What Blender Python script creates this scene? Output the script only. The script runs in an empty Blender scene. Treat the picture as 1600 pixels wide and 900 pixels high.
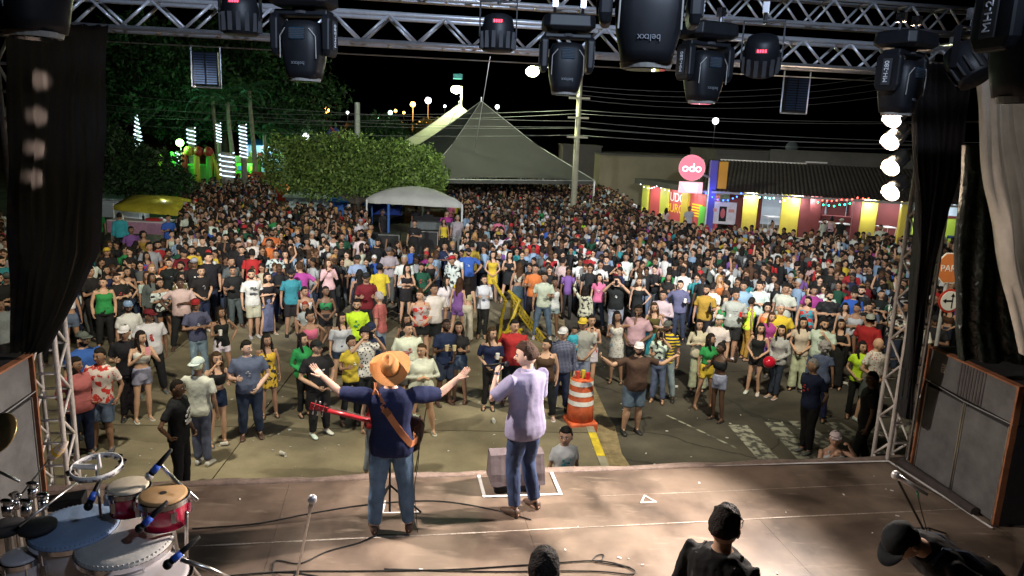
import bpy, bmesh, math, random
import numpy as np
from mathutils import Vector, Matrix, noise
R = math.radians
random.seed(7); rng = np.random.default_rng(7)
sc = bpy.context.scene; col = sc.collection

# ---------------------------------------------------------------- camera
CAMZ, PITCH, ROLL, FPX = 5.4, R(12), R(2.2), 1155.0
cam = bpy.data.cameras.new('camera'); camo = bpy.data.objects.new('camera', cam); col.objects.link(camo)
cam.sensor_width = 36; cam.lens = FPX/1600*36; cam.clip_start = .05; cam.clip_end = 1500
_F = Vector((0, math.cos(PITCH), -math.sin(PITCH))); _R0 = Vector((1, 0, 0)); _U0 = _R0.cross(_F)
_Rv = math.cos(ROLL)*_R0 + math.sin(ROLL)*_U0; _U = -math.sin(ROLL)*_R0 + math.cos(ROLL)*_U0
m = Matrix((_Rv, _U, -_F)).transposed().to_4x4(); m.translation = (0, 0, CAMZ); camo.matrix_world = m
sc.camera = camo
def _ray(x, y): return _F + _Rv*((x-800)/FPX) - _U*((y-450)/FPX)
def G(x, y, z=0.0):                 # where the photo's pixel meets the level z
    d = _ray(x, y); return Vector((0, 0, CAMZ)) + d*((z-CAMZ)/d.z)
def D(x, y, Y):                     # the photo's pixel at the distance Y
    d = _ray(x, y); return Vector((0, 0, CAMZ)) + d*(Y/d.y)
def PX(q):
    q = Vector(q)-Vector((0, 0, CAMZ)); z = max(q.dot(_F), 1e-3)
    return 800+FPX*q.dot(_Rv)/z, 450-FPX*q.dot(_U)/z

# ---------------------------------------------------------------- world: night sky
w = bpy.data.worlds.new('World'); sc.world = w; w.use_nodes = True
nt = w.node_tree; bg = nt.nodes['Background']; sky = nt.nodes.new('ShaderNodeTexSky')
sky.sky_type = 'NISHITA'; sky.sun_disc = False; sky.sun_elevation = R(-4); sky.sun_rotation = R(200)
nt.links.new(sky.outputs[0], bg.inputs[0]); bg.inputs[1].default_value = .02
sc.view_settings.view_transform = 'Standard'; sc.view_settings.look = 'None'
sc.view_settings.exposure = 0; sc.view_settings.gamma = 1
sc.cycles.max_bounces = 4; sc.cycles.diffuse_bounces = 2; sc.cycles.glossy_bounces = 2
sc.cycles.transparent_max_bounces = 6; sc.cycles.sample_clamp_indirect = 3
sc.cycles.use_light_tree = True

# stage frame: u along the front edge, v outward to the crowd
SA = R(9.4); SO = Vector((.05, 7.9)); EX = Vector((math.cos(SA), math.sin(SA))); EY = Vector((-math.sin(SA), math.cos(SA)))
SZ = 1.55
def S(u, v, z=0.0):
    p = SO + EX*u + EY*v; return Vector((p.x, p.y, SZ+z))
def toS(p):
    q = Vector((p[0], p[1]))-SO; return q.dot(EX), q.dot(EY)

# ---------------------------------------------------------------- lamps (fixtures of the place, plus unseen spots added to light stage and trusses)
def lamp(name, kind, loc, power, color, target=None, spot=60, blend=.5, size=.1, label=None):
    l = bpy.data.lights.new(name, kind); l.energy = power; l.color = color
    if kind == 'SPOT': l.spot_size = R(spot); l.spot_blend = blend; l.shadow_soft_size = size
    elif kind == 'POINT': l.shadow_soft_size = size
    elif kind == 'AREA': l.size = size
    o = bpy.data.objects.new(name, l); col.objects.link(o); o.location = loc
    if target is not None:
        o.rotation_euler = (Vector(target)-Vector(loc)).to_track_quat('-Z', 'Y').to_euler()
    return o
WARM = (1, .86, .76); WHITE = (1, .9, .74); COOL = (.62, .76, 1); GREENW = (.86, 1, .62); FLC = (1, .92, .70)
FL_R = S(4.55, 1.9, 6.0); FL_L = S(-4.9, 1.9, 6.0)
lamp('crowd_flood', 'SPOT', FL_R, 3000, FLC, (-1, 17, 0), 100, .7, .18)
lamp('crowd_flood', 'SPOT', FL_L, 2000, FLC, (-3, 16, 0), 108, .7, .18)
lamp('crowd_flood', 'SPOT', FL_R+Vector((0, .1, .3)), 10000, (.95,.97,1), (6, 36, 1), 76, .9, .15)
lamp('crowd_flood', 'SPOT', FL_L+Vector((0, .1, .3)), 7500, (.95,.97,1), (-3, 36, 1), 70, .9, .15)
lamp('crowd_flood', 'SPOT', FL_L+Vector((-.2, 0, .1)), 3200, FLC, (-14, 32, 1), 66, .8, .18)
lamp('crowd_flood', 'SPOT', FL_R+Vector((.2, 0, .1)), 2600, FLC, (11, 20, 1), 74, .8, .18)
STREET_A = D(832, 110, 40); STREET_B = D(713, 140, 60)
lamp('street_light', 'POINT', STREET_A-Vector((0, 0, .25)), 7000, GREENW, size=.15)
lamp('street_light', 'POINT', STREET_B-Vector((0, 0, .25)), 6000, GREENW, size=.15)
lamp('stage_fill', 'SPOT', (2.2, .8, 7.6), 430, (.66,.78,1), (-3.4, 5.2, 2.6), 62, .7, .15)  # unseen fill spot added to brighten the drums
lamp('stage_fill', 'SPOT', (2.4, -.4, 7.8), 330, (1,.93,.88), (5.2, 7.4, 3.4), 46, .7, .15)  # unseen fill spot added for the right speaker stack and tarpaulin
lamp('stage_fill', 'SPOT', (1.2, -1.0, 8.0), 2500, COOL, (0, 8, 7.0), 60, .5, .25)  # unseen cool spot added to brighten the trusses, narrowed to miss the performers
# ---------------------------------------------------------------- materials
MATS = {}
def mat(name, c=(.5,.5,.5), rough=.6, metal=0, var=0, scale=8, bump=0, bscale=40, emit=None, estr=0, spec=.5, coat=0, objc=False, transl=0, dist=.02):
    if name in MATS: return MATS[name]
    m = bpy.data.materials.new(name); m.use_nodes = True; MATS[name] = m
    n = m.node_tree; b = n.nodes['Principled BSDF']
    b.inputs['Base Color'].default_value = (*c, 1); b.inputs['Roughness'].default_value = rough
    b.inputs['Metallic'].default_value = metal; b.inputs['Specular IOR Level'].default_value = spec
    b.inputs['Coat Weight'].default_value = coat
    tc = n.nodes.new('ShaderNodeTexCoord')
    src = None
    if objc:
        oi = n.nodes.new('ShaderNodeObjectInfo'); src = oi.outputs['Color']
    if var:
        no = n.nodes.new('ShaderNodeTexNoise'); no.inputs['Scale'].default_value = scale; no.inputs['Detail'].default_value = 6
        no.inputs['Roughness'].default_value = .65
        n.links.new(tc.outputs['Object'], no.inputs['Vector'])
        mr = n.nodes.new('ShaderNodeMapRange'); mr.inputs[1].default_value = .3; mr.inputs[2].default_value = .7
        mr.inputs[3].default_value = 1-var; mr.inputs[4].default_value = 1+var
        n.links.new(no.outputs[0], mr.inputs[0])
        mx = n.nodes.new('ShaderNodeMix'); mx.data_type = 'RGBA'; mx.blend_type = 'MULTIPLY'; mx.inputs[0].default_value = 1
        if src: n.links.new(src, mx.inputs[6])
        else: mx.inputs[6].default_value = (*c, 1)
        n.links.new(mr.outputs[0], mx.inputs[7]); src = mx.outputs[2]
    if src: n.links.new(src, b.inputs['Base Color'])
    if bump:
        nb = n.nodes.new('ShaderNodeTexNoise'); nb.inputs['Scale'].default_value = bscale; nb.inputs['Detail'].default_value = 5
        n.links.new(tc.outputs['Object'], nb.inputs['Vector'])
        bp = n.nodes.new('ShaderNodeBump'); bp.inputs['Strength'].default_value = bump; bp.inputs['Distance'].default_value = dist
        n.links.new(nb.outputs[0], bp.inputs['Height']); n.links.new(bp.outputs[0], b.inputs['Normal'])
    if emit:
        b.inputs['Emission Color'].default_value = (*emit, 1); b.inputs['Emission Strength'].default_value = estr
        m.cycles.emission_sampling = 'NONE'
    if transl:
        tr = n.nodes.new('ShaderNodeBsdfTranslucent'); tr.inputs[0].default_value = (.5, .42, .38, 1)
        ms = n.nodes.new('ShaderNodeMixShader'); ms.inputs[0].default_value = transl
        out = n.nodes['Material Output']; n.links.new(b.outputs[0], ms.inputs[1]); n.links.new(tr.outputs[0], ms.inputs[2])
        n.links.new(ms.outputs[0], out.inputs[0])
    return m
def nodes(m): return m.node_tree.nodes, m.node_tree.links, m.node_tree.nodes['Principled BSDF']
def add_wear(m, cracks=.9, crack_c=(.012,.011,.010), stain=.5):
    n_, l_, b_ = nodes(m); src = b_.inputs['Base Color'].links[0].from_socket; p = n_.new('ShaderNodeNewGeometry').outputs['Position']
    no = n_.new('ShaderNodeTexNoise'); no.inputs['Scale'].default_value = .35; no.inputs['Detail'].default_value = 8; l_.new(p, no.inputs[0])
    mr = n_.new('ShaderNodeMapRange'); mr.inputs[1].default_value = .42; mr.inputs[2].default_value = .62; mr.inputs[3].default_value = 1-stain; mr.inputs[4].default_value = 1+stain*.4; l_.new(no.outputs[0], mr.inputs[0])
    mx = n_.new('ShaderNodeMix'); mx.data_type = 'RGBA'; mx.blend_type = 'MULTIPLY'; mx.inputs[0].default_value = 1; l_.new(src, mx.inputs[6]); l_.new(mr.outputs[0], mx.inputs[7])
    nw = n_.new('ShaderNodeTexNoise'); nw.inputs['Scale'].default_value = 1.2; nw.inputs['Detail'].default_value = 6; l_.new(p, nw.inputs[0])
    va = n_.new('ShaderNodeMix'); va.data_type = 'RGBA'; va.inputs[0].default_value = .35; l_.new(p, va.inputs[6]); l_.new(nw.outputs[1], va.inputs[7])
    vo = n_.new('ShaderNodeTexVoronoi'); vo.feature = 'DISTANCE_TO_EDGE'; vo.inputs['Scale'].default_value = .62; l_.new(va.outputs[2], vo.inputs[0])
    mc = n_.new('ShaderNodeMapRange'); mc.inputs[1].default_value = 0; mc.inputs[2].default_value = .016; mc.inputs[3].default_value = cracks; mc.inputs[4].default_value = 0; l_.new(vo.outputs[0], mc.inputs[0])
    m2 = n_.new('ShaderNodeMix'); m2.data_type = 'RGBA'; l_.new(mc.outputs[0], m2.inputs[0]); l_.new(mx.outputs[2], m2.inputs[6]); m2.inputs[7].default_value = (*crack_c,1); l_.new(m2.outputs[2], b_.inputs['Base Color'])

ALU = mat('truss_aluminium', (.62,.63,.66), .34, .45, .12, 20)
PAINT_W = mat('white_painted_steel', (.62,.58,.54), .45, .1, .2, 15)
BLK = mat('black_housing', (.005,.0055,.007), .5, 0, .3, 10, spec=.22)
BLKM = mat('black_matt', (.018,.018,.02), .8, 0, .3, 12)
CURT = mat('black_curtain', (.007,.0065,.009), .9, 0, .3, 5, .5, 25, transl=.06, spec=.1)
CHROME = mat('chrome', (.75,.75,.78), .18, 1, .08, 10)
WHITEP = mat('white_paint', (.75,.74,.72), .5, 0, .1, 10)
TAPE = mat('white_tape', (.8,.8,.8), .5, 0, .12, 12)
RED_LED = mat('red_display', (.3,.0,.0), .4, emit=(1,.04,.08), estr=6)
GLASSD = mat('dark_lens', (.01,.03,.05), .08, spec=1, coat=1)
ORANGE = mat('orange_plastic', (.52,.10,.035), .55, 0, .45, 7, .15, 30)
REFL_W = mat('reflective_white', (.8,.78,.75), .4, 0, .15, 20)
YEL = mat('yellow_steel', (.46,.33,.02), .5, 0, .4, 10)
BLUES = mat('blue_steel', (.03,.10,.32), .4, 0, .2, 12)
ASPHALT = mat('asphalt', (.075,.066,.050), .9, 0, .35, .9, .6, 90)
CONC = mat('olive_concrete', (.235,.20,.13), .85, 0, .25, 1.2, .3, 50)
GREY_SPK = mat('speaker_cloth', (.105,.105,.105), .75, 0, .35, 3, .25, 200)
ORANGE_EDGE = mat('orange_carton_edge', (.26,.10,.045), .75, 0, .3, 12)

# ---------------------------------------------------------------- geometry collector
class Geo:
    def __init__(s): s.v = []; s.f = []; s.m = []; s.t = {}
    def add(s, vs, fs, mi=0, tint=None):
        o = len(s.v); s.v += [tuple(v) for v in vs]
        for f in fs: s.f.append(tuple(i+o for i in f)); s.m.append(mi)
        if tint is not None:
            for i in range(o, len(s.v)): s.t[i] = tint
        return s
    def loft(s, rings, cap=(1,1), mi=0, tint=None, closed=True):
        n = len(rings[0]); vs = [p for r in rings for p in r]; fs = []
        for k in range(len(rings)-1):
            for i in range(n if closed else n-1):
                j = (i+1) % n; fs.append((k*n+i, k*n+j, (k+1)*n+j, (k+1)*n+i))
        if cap[0]: fs.append(tuple(range(n))[::-1])
        if cap[1]: fs.append(tuple((len(rings)-1)*n+i for i in range(n)))
        return s.add(vs, fs, mi, tint)
    def tube(s, pts, rad, n=8, mi=0, cap=(1,1), tint=None, rnd=False):
        pts = [Vector(p) for p in pts]; k = len(pts)
        rad = [rad]*k if not hasattr(rad, '__len__') else list(rad)
        if rnd:
            d0 = (pts[1]-pts[0]).normalized(); d1 = (pts[-1]-pts[-2]).normalized()
            pts = [pts[0]-d0*rad[0]*.85, pts[0]-d0*rad[0]*.5]+pts+[pts[-1]+d1*rad[-1]*.5, pts[-1]+d1*rad[-1]*.85]
            rad = [rad[0]*.45, rad[0]*.86]+rad+[rad[-1]*.86, rad[-1]*.45]; k += 4
        d = (pts[1]-pts[0]).normalized(); a = d.orthogonal().normalized(); rings = []
        for i in range(k):
            if i == 0: t = pts[1]-pts[0]
            elif i == k-1: t = pts[-1]-pts[-2]
            else: t = (pts[i+1]-pts[i]).normalized()+(pts[i]-pts[i-1]).normalized()
            t = t.normalized() if t.length > 1e-9 else d
            a = (a-t*a.dot(t)); a = a.normalized() if a.length > 1e-6 else t.orthogonal().normalized()
            b = t.cross(a)
            rings.append([pts[i]+(a*math.cos(q*2*math.pi/n)+b*math.sin(q*2*math.pi/n))*rad[i] for q in range(n)])
        return s.loft(rings, cap, mi, tint)
    def box(s, c, h, mi=0, M=None, tint=None):
        c = Vector(c); vs = [Vector((x*h[0], y*h[1], z*h[2])) for z in (-1,1) for y in (-1,1) for x in (-1,1)]
        if M is not None: vs = [M @ v for v in vs]
        vs = [v+c for v in vs]
        return s.add(vs, [(0,2,3,1),(4,5,7,6),(0,1,5,4),(2,6,7,3),(0,4,6,2),(1,3,7,5)], mi, tint)
    def ell(s, c, r, nu=12, nv=8, mi=0, M=None, tint=None, fn=None):
        c = Vector(c); rings = []
        for k in range(nv+1):
            a = -math.pi/2+math.pi*k/nv; ca, sa = max(math.cos(a), .02), math.sin(a)
            rg = []
            for i in range(nu):
                b = 2*math.pi*i/nu; v = Vector((ca*math.cos(b), ca*math.sin(b), sa))
                if fn: v = fn(v)
                v = Vector((v.x*r[0], v.y*r[1], v.z*r[2]))
                if M is not None: v = M @ v
                rg.append(v+c)
            rings.append(rg)
        return s.loft(rings, (1,1), mi, tint)
    def mesh(s, name, mats=(), smooth=False, attr=False):
        me = bpy.data.meshes.new(name); me.from_pydata(s.v, [], s.f)
        for m_ in mats: me.materials.append(m_)
        if len(mats) > 1: me.polygons.foreach_set('material_index', s.m)
        if attr:
            a = me.color_attributes.new('tint', 'FLOAT_COLOR', 'POINT')
            arr = np.zeros((len(s.v), 4), np.float32)
            for i, t in s.t.items(): arr[i] = t
            a.data.foreach_set('color', arr.ravel())
        if smooth: me.polygons.foreach_set('use_smooth', [True]*len(me.polygons))
        me.update(); return me
    def build(s, name, mats, parent=None, smooth=False, loc=None, rz=None, bevel=0):
        if not isinstance(mats, (list, tuple)): mats = [mats]
        return put(name, s.mesh(name, mats, smooth), parent, loc, rz, bevel)
def put(name, me, parent=None, loc=None, rz=None, bevel=0, M=None):
    o = bpy.data.objects.new(name, me); col.objects.link(o)
    if parent is not None: o.parent = parent
    if loc is not None: o.location = loc
    if rz is not None: o.rotation_euler = (0, 0, rz)
    if M is not None: o.matrix_basis = M
    if bevel:
        b = o.modifiers.new('b', 'BEVEL'); b.width = bevel; b.segments = 2; b.limit_method = 'ANGLE'
    return o
def tag(o, label=None, cat=None, group=None, kind=None):
    if label: o['label'] = label
    if cat: o['category'] = cat
    if group: o['group'] = group
    if kind: o['kind'] = kind
    return o
def thing(name, label, cat, loc=(0,0,0), rz=0, group=None):
    o = bpy.data.objects.new(name, None); col.objects.link(o); o.location = loc; o.rotation_euler = (0,0,rz)
    o.empty_display_size = .1
    return tag(o, label, cat, group)
def struct(name, g, mats, **k):
    o = g.build(name, mats, **k); o['kind'] = 'structure'; return o
def rotm(ax, a): return Matrix.Rotation(a, 3, ax)
def text(s, size, mt, parent, M, name='lettering', ext=.002):
    cu = bpy.data.curves.new('t', 'FONT'); cu.body = s; cu.size = size; cu.extrude = ext; cu.align_x = 'CENTER'; cu.align_y = 'CENTER'
    o = bpy.data.objects.new('t', cu); col.objects.link(o); bpy.context.view_layer.update()
    me = bpy.data.meshes.new_from_object(o.evaluated_get(bpy.context.evaluated_depsgraph_get()))
    bpy.data.objects.remove(o); me.materials.clear(); me.materials.append(mt)
    return put(name, me, parent, M=M)

add_wear(ASPHALT, .85, (.014,.013,.011), .5); add_wear(CONC, 0, stain=.45)
# ---------------------------------------------------------------- ground
def strip_poly(pts, z, t=.0):
    g = Geo(); n = len(pts)
    vs = [(p[0], p[1], z) for p in pts]
    if t:
        vs += [(p[0], p[1], z-t) for p in pts]
        fs = [tuple(range(n))]+[((i+1) % n, i, n+i, n+(i+1) % n) for i in range(n)]
    else: fs = [tuple(range(n))]
    g.add(vs, fs); return g
g = Geo(); g.add([(-900,-60,0),(900,-60,0),(900,1300,0),(-900,1300,0)], [(0,1,2,3)])
m_, l_, b_ = nodes(ASPHALT)
struct('ground', g, ASPHALT)
# raised concrete apron on the left, cast in slabs with joints
k0 = G(945,724); k1 = G(925,672); kd = (k1-k0).normalized(); kn = Vector((kd.y, -kd.x, 0))
k0 = k0 - kd*5; LK = 40
apron = bpy.data.objects.new('pavement', None); col.objects.link(apron); tag(apron, kind='structure')
sl = Geo(); sl.box((0,0,.06), (1.49,1.49,.06))
slm = sl.mesh('slab', [CONC])
for i in range(9):
    for j in range(12):
        p = k0 + kd*(1.5+3*j) - kn*(1.62+3*i)
        if PX((p.x,p.y,0))[1] < 385 : continue
        o = put('slab', slm, apron, (p.x, p.y, random.uniform(-.004,.004)), math.atan2(kd.y, kd.x))
KY = mat('yellow_kerb_paint', (.55,.42,.03), .7, 0, .4, 6); KC = mat('kerb_concrete', (.26,.24,.18), .85, 0, .3, 3, .3)
kb = Geo(); kb.box((0,0,.065), (.49,.07,.066)); kbm = [kb.mesh('kerb_stone', [KC]), kb.mesh('kerb_stone', [KY])]
kerb = bpy.data.objects.new('kerb', None); col.objects.link(kerb); tag(kerb, kind='structure')
for j in range(34):
    p = k0 + kd*(.5+j) - kn*.07
    put('kerb_stone', kbm[1 if j in (3,5,8,9,14,15) else 0], kerb, (p.x, p.y, 0), math.atan2(kd.y, kd.x))
GUT = mat('gutter_sand', (.22,.17,.09), .95, 0, .5, 4, .6, 30)
g = Geo(); L = []
for j in range(60):
    p = k0+kd*j*.6; wv = .42+.12*noise.noise((j*.5,0,3)); L.append((p+kn*.01, p+kn*wv))
g.add([(a.x,a.y,.004) for a,b in L]+[(b.x,b.y,.004) for a,b in L], [(i,60+i,61+i,i+1) for i in range(59)])
struct('gutter', g, GUT)
# crosswalk: worn white bars
XW = mat('worn_road_paint', (.34,.34,.27), .8)
n_, l_, b_ = nodes(XW)
tc = n_.new('ShaderNodeTexCoord'); no = n_.new('ShaderNodeTexNoise'); no.inputs['Scale'].default_value = 7; no.inputs['Detail'].default_value = 8
cr = n_.new('ShaderNodeValToRGB'); cr.color_ramp.elements[0].position = .44; cr.color_ramp.elements[0].color = (.06,.058,.05,1)
cr.color_ramp.elements[1].position = .56; cr.color_ramp.elements[1].color = (.30,.30,.24,1)
l_.new(tc.outputs['Object'], no.inputs[0]); l_.new(no.outputs[0], cr.inputs[0]); l_.new(cr.outputs[0], b_.inputs['Base Color'])
xw = bpy.data.objects.new('crosswalk', None); col.objects.link(xw); tag(xw, kind='structure')
for (a, b, wd) in [((1152,664),(1205,722),.38), ((1208,660),(1262,718),.36), ((1245,658),(1310,712),.36), ((1300,660),(1372,706),.36), ((1352,664),(1420,700),.36), ((1400,662),(1480,700),.36)]:
    A = G(*a); B = G(*b); d = (B-A).normalized(); n = Vector((-d.y, d.x, 0))*wd/2
    q = [A-n, A+n, B+n, B-n]; g = strip_poly(q, .004); g.build('painted_bar', XW, xw)
# worn lane line
A = G(1040,648); B = G(1150,700); n = Vector((0,.05,0)); struct('lane_line', strip_poly([A-n,A+n,B+n,B-n], .004), XW)

# ---------------------------------------------------------------- stage
VINYL = mat('stage_vinyl', (.12,.095,.085), .42, 0)
n_, l_, b_ = nodes(VINYL)
tc = n_.new('ShaderNodeTexCoord')
def nz(sc_, det, vec, st=None):
    no = n_.new('ShaderNodeTexNoise'); no.inputs['Scale'].default_value = sc_; no.inputs['Detail'].default_value = det
    if st:
        mp = n_.new('ShaderNodeMapping'); mp.inputs['Scale'].default_value = st[0]; mp.inputs['Rotation'].default_value = (0,0,st[1]); l_.new(vec, mp.inputs[0]); vec = mp.outputs[0]
    l_.new(vec, no.inputs[0]); return no.outputs[0]
geo_ = n_.new('ShaderNodeNewGeometry').outputs['Position']
base = n_.new('ShaderNodeValToRGB'); base.color_ramp.elements[0].color = (.062,.045,.034,1); base.color_ramp.elements[1].color = (.235,.175,.132,1)
base.color_ramp.elements[0].position = .35; base.color_ramp.elements[1].position = .68
l_.new(nz(1.3, 9, geo_), base.inputs[0])
def layer(prev, fac_noise, lo, hi, colr, k):
    r = n_.new('ShaderNodeMapRange'); r.inputs[1].default_value = lo; r.inputs[2].default_value = hi; r.inputs[4].default_value = k; l_.new(fac_noise, r.inputs[0])
    mx = n_.new('ShaderNodeMix'); mx.data_type = 'RGBA'; l_.new(r.outputs[0], mx.inputs[0]); l_.new(prev, mx.inputs[6]); mx.inputs[7].default_value = (*colr,1); return mx.outputs[2]
c = layer(base.outputs[0], nz(3, 5, geo_, ((1,4,1), .3)), .60, .75, (.36,.29,.22), .5)
c = layer(c, nz(.7, 9, geo_, ((1.6,1,1), -.5)), .50, .62, (.33,.26,.20), .5)
c = layer(c, nz(24, 3, geo_), .74, .78, (.5,.45,.4), .3)
c = layer(c, nz(.9, 4, geo_), .52, .68, (.05,.036,.030), .65)
l_.new(c, b_.inputs['Base Color'])
rr = n_.new('ShaderNodeMapRange'); rr.inputs[3].default_value = .34; rr.inputs[4].default_value = .6; l_.new(nz(5, 6, geo_), rr.inputs[0]); l_.new(rr.outputs[0], b_.inputs['Roughness'])
bp = n_.new('ShaderNodeBump'); bp.inputs['Strength'].default_value = .35; bp.inputs['Distance'].default_value = .02; l_.new(nz(2.2, 6, geo_), bp.inputs['Height']); l_.new(bp.outputs[0], b_.inputs['Normal'])
stage = bpy.data.objects.new('stage', None); col.objects.link(stage); tag(stage, kind='structure')
stage.location = S(0,0,0); stage.rotation_euler = (0,0,SA)
g = Geo(); g.box((0,-4.1,-.09), (7.0,4.08,.07)); g.build('deck', BLKM, stage)
pn = Geo(); pn.box((0,0,-.008), (1.2185,.6095,.008)); pnm = pn.mesh('floor_panel', [VINYL])
for i in range(6):
    for j in range(7):
        o = put('floor_panel', pnm, stage, (-6.1+2.44*i+(.6 if j % 2 else 0)*0, -.66-1.222*j, random.uniform(-.0012,.0012)), bevel=0)
# worn light seams between rows of panels
SEAM = mat('worn_seam', (.5,.44,.38), .7, 0, .5, 30)
g = Geo()
for v0, u0, u1 in [(-1.272,-3.2,6.2), (-3.716,-6,6.3), (-.655,.9,5.6)]:
    N = 120; up = []; dn = []
    for i in range(N+1):
        u = u0+(u1-u0)*i/N; wd = (.004+.012*max(0, noise.noise((u*2.3, v0*7, 0))+.25))*(0.35 if v0 > -1 else 1); c0 = v0+.01*noise.noise((u*.8, v0, 5))
        up.append((u, c0+wd, .0035)); dn.append((u, c0-wd, .0035))
    g.add(up+dn, [(i+1, i, N+1+i, N+2+i) for i in range(N)])
g.build('seam_filler', SEAM, stage)
# uneven rim of the floor covering along the front edge
RIM = mat('stage_rim_board', (.24,.18,.15), .7, 0, .35, 7, .3)
g = Geo(); rings = []
for i in range(121):
    u = -6.9+12.6*i/120; q = .035*noise.noise((u*1.1,0,0))+.02*noise.noise((u*4,3,0)); h = .012+.014*noise.noise((u*2.1,7,0))
    rings.append([(u,-.07,.004),(u,-.05,.012+h),(u,.03+q,.010+h),(u,.05+q,-.02),(u,.02,-.10),(u,-.07,-.02)])
g.loft(rings); g.build('rim', RIM, stage, smooth=True)
g = Geo(); g.box((0,-.02,-.82),(6.9,.02,.70)); g.build('skirt', BLKM, stage)
# white tape
def tape_line(pts, wd=.025, z=.006):
    g = Geo()
    for k, (a, b) in enumerate(zip(pts, pts[1:])):
        a, b = Vector((*a,0)), Vector((*b,0)); d = (b-a).normalized(); n = Vector((-d.y,d.x,0))*wd; a = a-d*wd*.8; b = b+d*wd*.8
        g.add([(p.x,p.y,z+.0012*k) for p in (a-n,a+n,b+n,b-n)], [(3,2,1,0)])
    return g
def uv(x, y): return toS(G(x, y, SZ))
tl = [uv(*p) for p in [(200,762),(292,759),(600,747),(747,740),(757,777),(876,773),(861,738),(1100,729),(1388,722),(1548,826)]]
o = tape_line(tl, .019).build('tape_line', TAPE, loc=S(0,0,0), rz=SA)
tag(o, 'white tape line along the stage front with a notch round the wedge monitor', 'tape')
o = tape_line([uv(*p) for p in [(1007,775),(1002,786),(1025,785),(1007,775)]], .009).build('tape_triangle', TAPE, loc=S(0,0,0), rz=SA)
tag(o, 'small white tape triangle on the stage floor right of the singer', 'tape mark')
o = tape_line([uv(*p) for p in [(602,783),(598,802),(655,801),(640,783)]], .009).build('tape_triangle', TAPE, loc=S(0,0,0), rz=SA)
tag(o, 'small white tape mark on the floor between the feet of the guitarist in the hat', 'tape mark')
# litter: white specks
g = Geo(); 
for i in range(46):
    u, v = random.uniform(-3,4.4), random.uniform(-3.8,-.3); a = random.uniform(0,3); s_ = random.uniform(.006,.02)
    g.box((u,v,.006),(s_,s_*.5,.002), M=rotm('Z',a))
o = g.build('paper_scraps', TAPE, loc=S(0,0,0), rz=SA); tag(o, 'tiny white paper scraps scattered over the stage floor', 'litter', kind='stuff')

g = Geo(); rl = random.Random(5)
for i in range(240):
    x_, y_ = rl.uniform(-6,9), rl.uniform(9.2,17); zz = .004+(.12 if (Vector((x_,y_,0))-k0).dot(kn) < 0 else 0); s_ = rl.uniform(.008,.028)
    g.box((x_,y_,zz+.004),(s_,s_*rl.uniform(.3,1),.004), M=rotm('Z',rl.uniform(0,3)))
    if i % 12 == 0:
        a_ = rl.uniform(0,6); g.tube([(x_,y_,zz+.035),(x_+.12*math.cos(a_),y_+.12*math.sin(a_),zz+.035)], [.028,.036], 10)
o = g.build('street_litter', mat('pale_litter', (.5,.49,.45), .6, 0, .3, 9)); tag(o, 'cups and paper scraps scattered over the street in front of the crowd', 'litter', kind='stuff')
# ---------------------------------------------------------------- trusses
_bar = {}
def bar_mesh(L, r, mt):
    k = (round(L,3), r, mt.name)
    if k not in _bar:
        g = Geo(); g.tube([(0,0,0),(0,0,L)], r, 10); _bar[k] = g.mesh('bar', [mt], True)
        for p in _bar[k].polygons:
            if len(p.vertices) > 4: p.use_smooth = False
    return _bar[k]
def bar(name, a, b, r, mt, parent):
    a, b = Vector(a), Vector(b); d = b-a
    M = d.to_track_quat('Z','Y').to_matrix().to_4x4(); M.translation = a
    return put(name, bar_mesh(d.length, r, mt), parent, M=M)
def truss(label, cat, a, b, w=.26, h=.26, pitch=.5, r=.025, rb=.013, mt=ALU, rungs=False, ladder=0, name='lighting_truss', group=None):
    a, b = Vector(a), Vector(b); d = b-a; Lg = d.length
    root = thing(name, label, cat, a, group=group)
    X = d.normalized(); up = Vector((0,0,1)) if abs(X.z) < .9 else Vector((EY.x,EY.y,0)); Yv = up.cross(X).normalized(); Zv = X.cross(Yv)
    M = Matrix((X, Yv, Zv)).transposed().to_4x4(); M.translation = a; root.matrix_basis = M
    for y in (-1,1):
        for z in (-1,1): bar('chord', (0,y*w/2,z*h/2), (Lg,y*w/2,z*h/2), r, mt, root)
    n = max(1, round(Lg/(pitch/2)))
    n += n % 2; s_ = Lg/n
    for i in range(n):
        q = 1 if i % 2 else -1
        for y in (-1,1): bar('brace', (i*s_,y*w/2,-q*h/2*.95), ((i+1)*s_,y*w/2,q*h/2*.95), rb, mt, root)
        if i % 2 == 0 or ladder:
            for z in (-1,1): bar('cross_bar', (i*s_,-w/2*.95,z*h/2), (i*s_,w/2*.95,z*h/2), rb, mt, root)
    return root
zt = 6.31
truss('front lighting truss between the two curtained towers, lower of the two far aluminium trusses', 'truss', S(-5.1,-.15,4.76), S(5.0,-.15,4.76), .29, .26, .53, .024, .014)
truss('aluminium truss higher and farther out than the front lighting truss', 'truss', S(-6.5,1.2,5.42), S(6.6,1.2,5.42), .29, .3, .53, .024, .014)
near = truss('thick aluminium truss nearest the stage middle, wrapped in black cables at upper right', 'truss', S(-5.6,-3.5,5.12), S(4.95,-3.5,5.12), .30, .30, .56, .029, .016)
truss('aluminium side truss running back from the right tower top', 'truss', S(4.85,-5.6,4.80), S(4.85,.0,4.80), .3, .3, .56, .027, .015)
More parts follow.
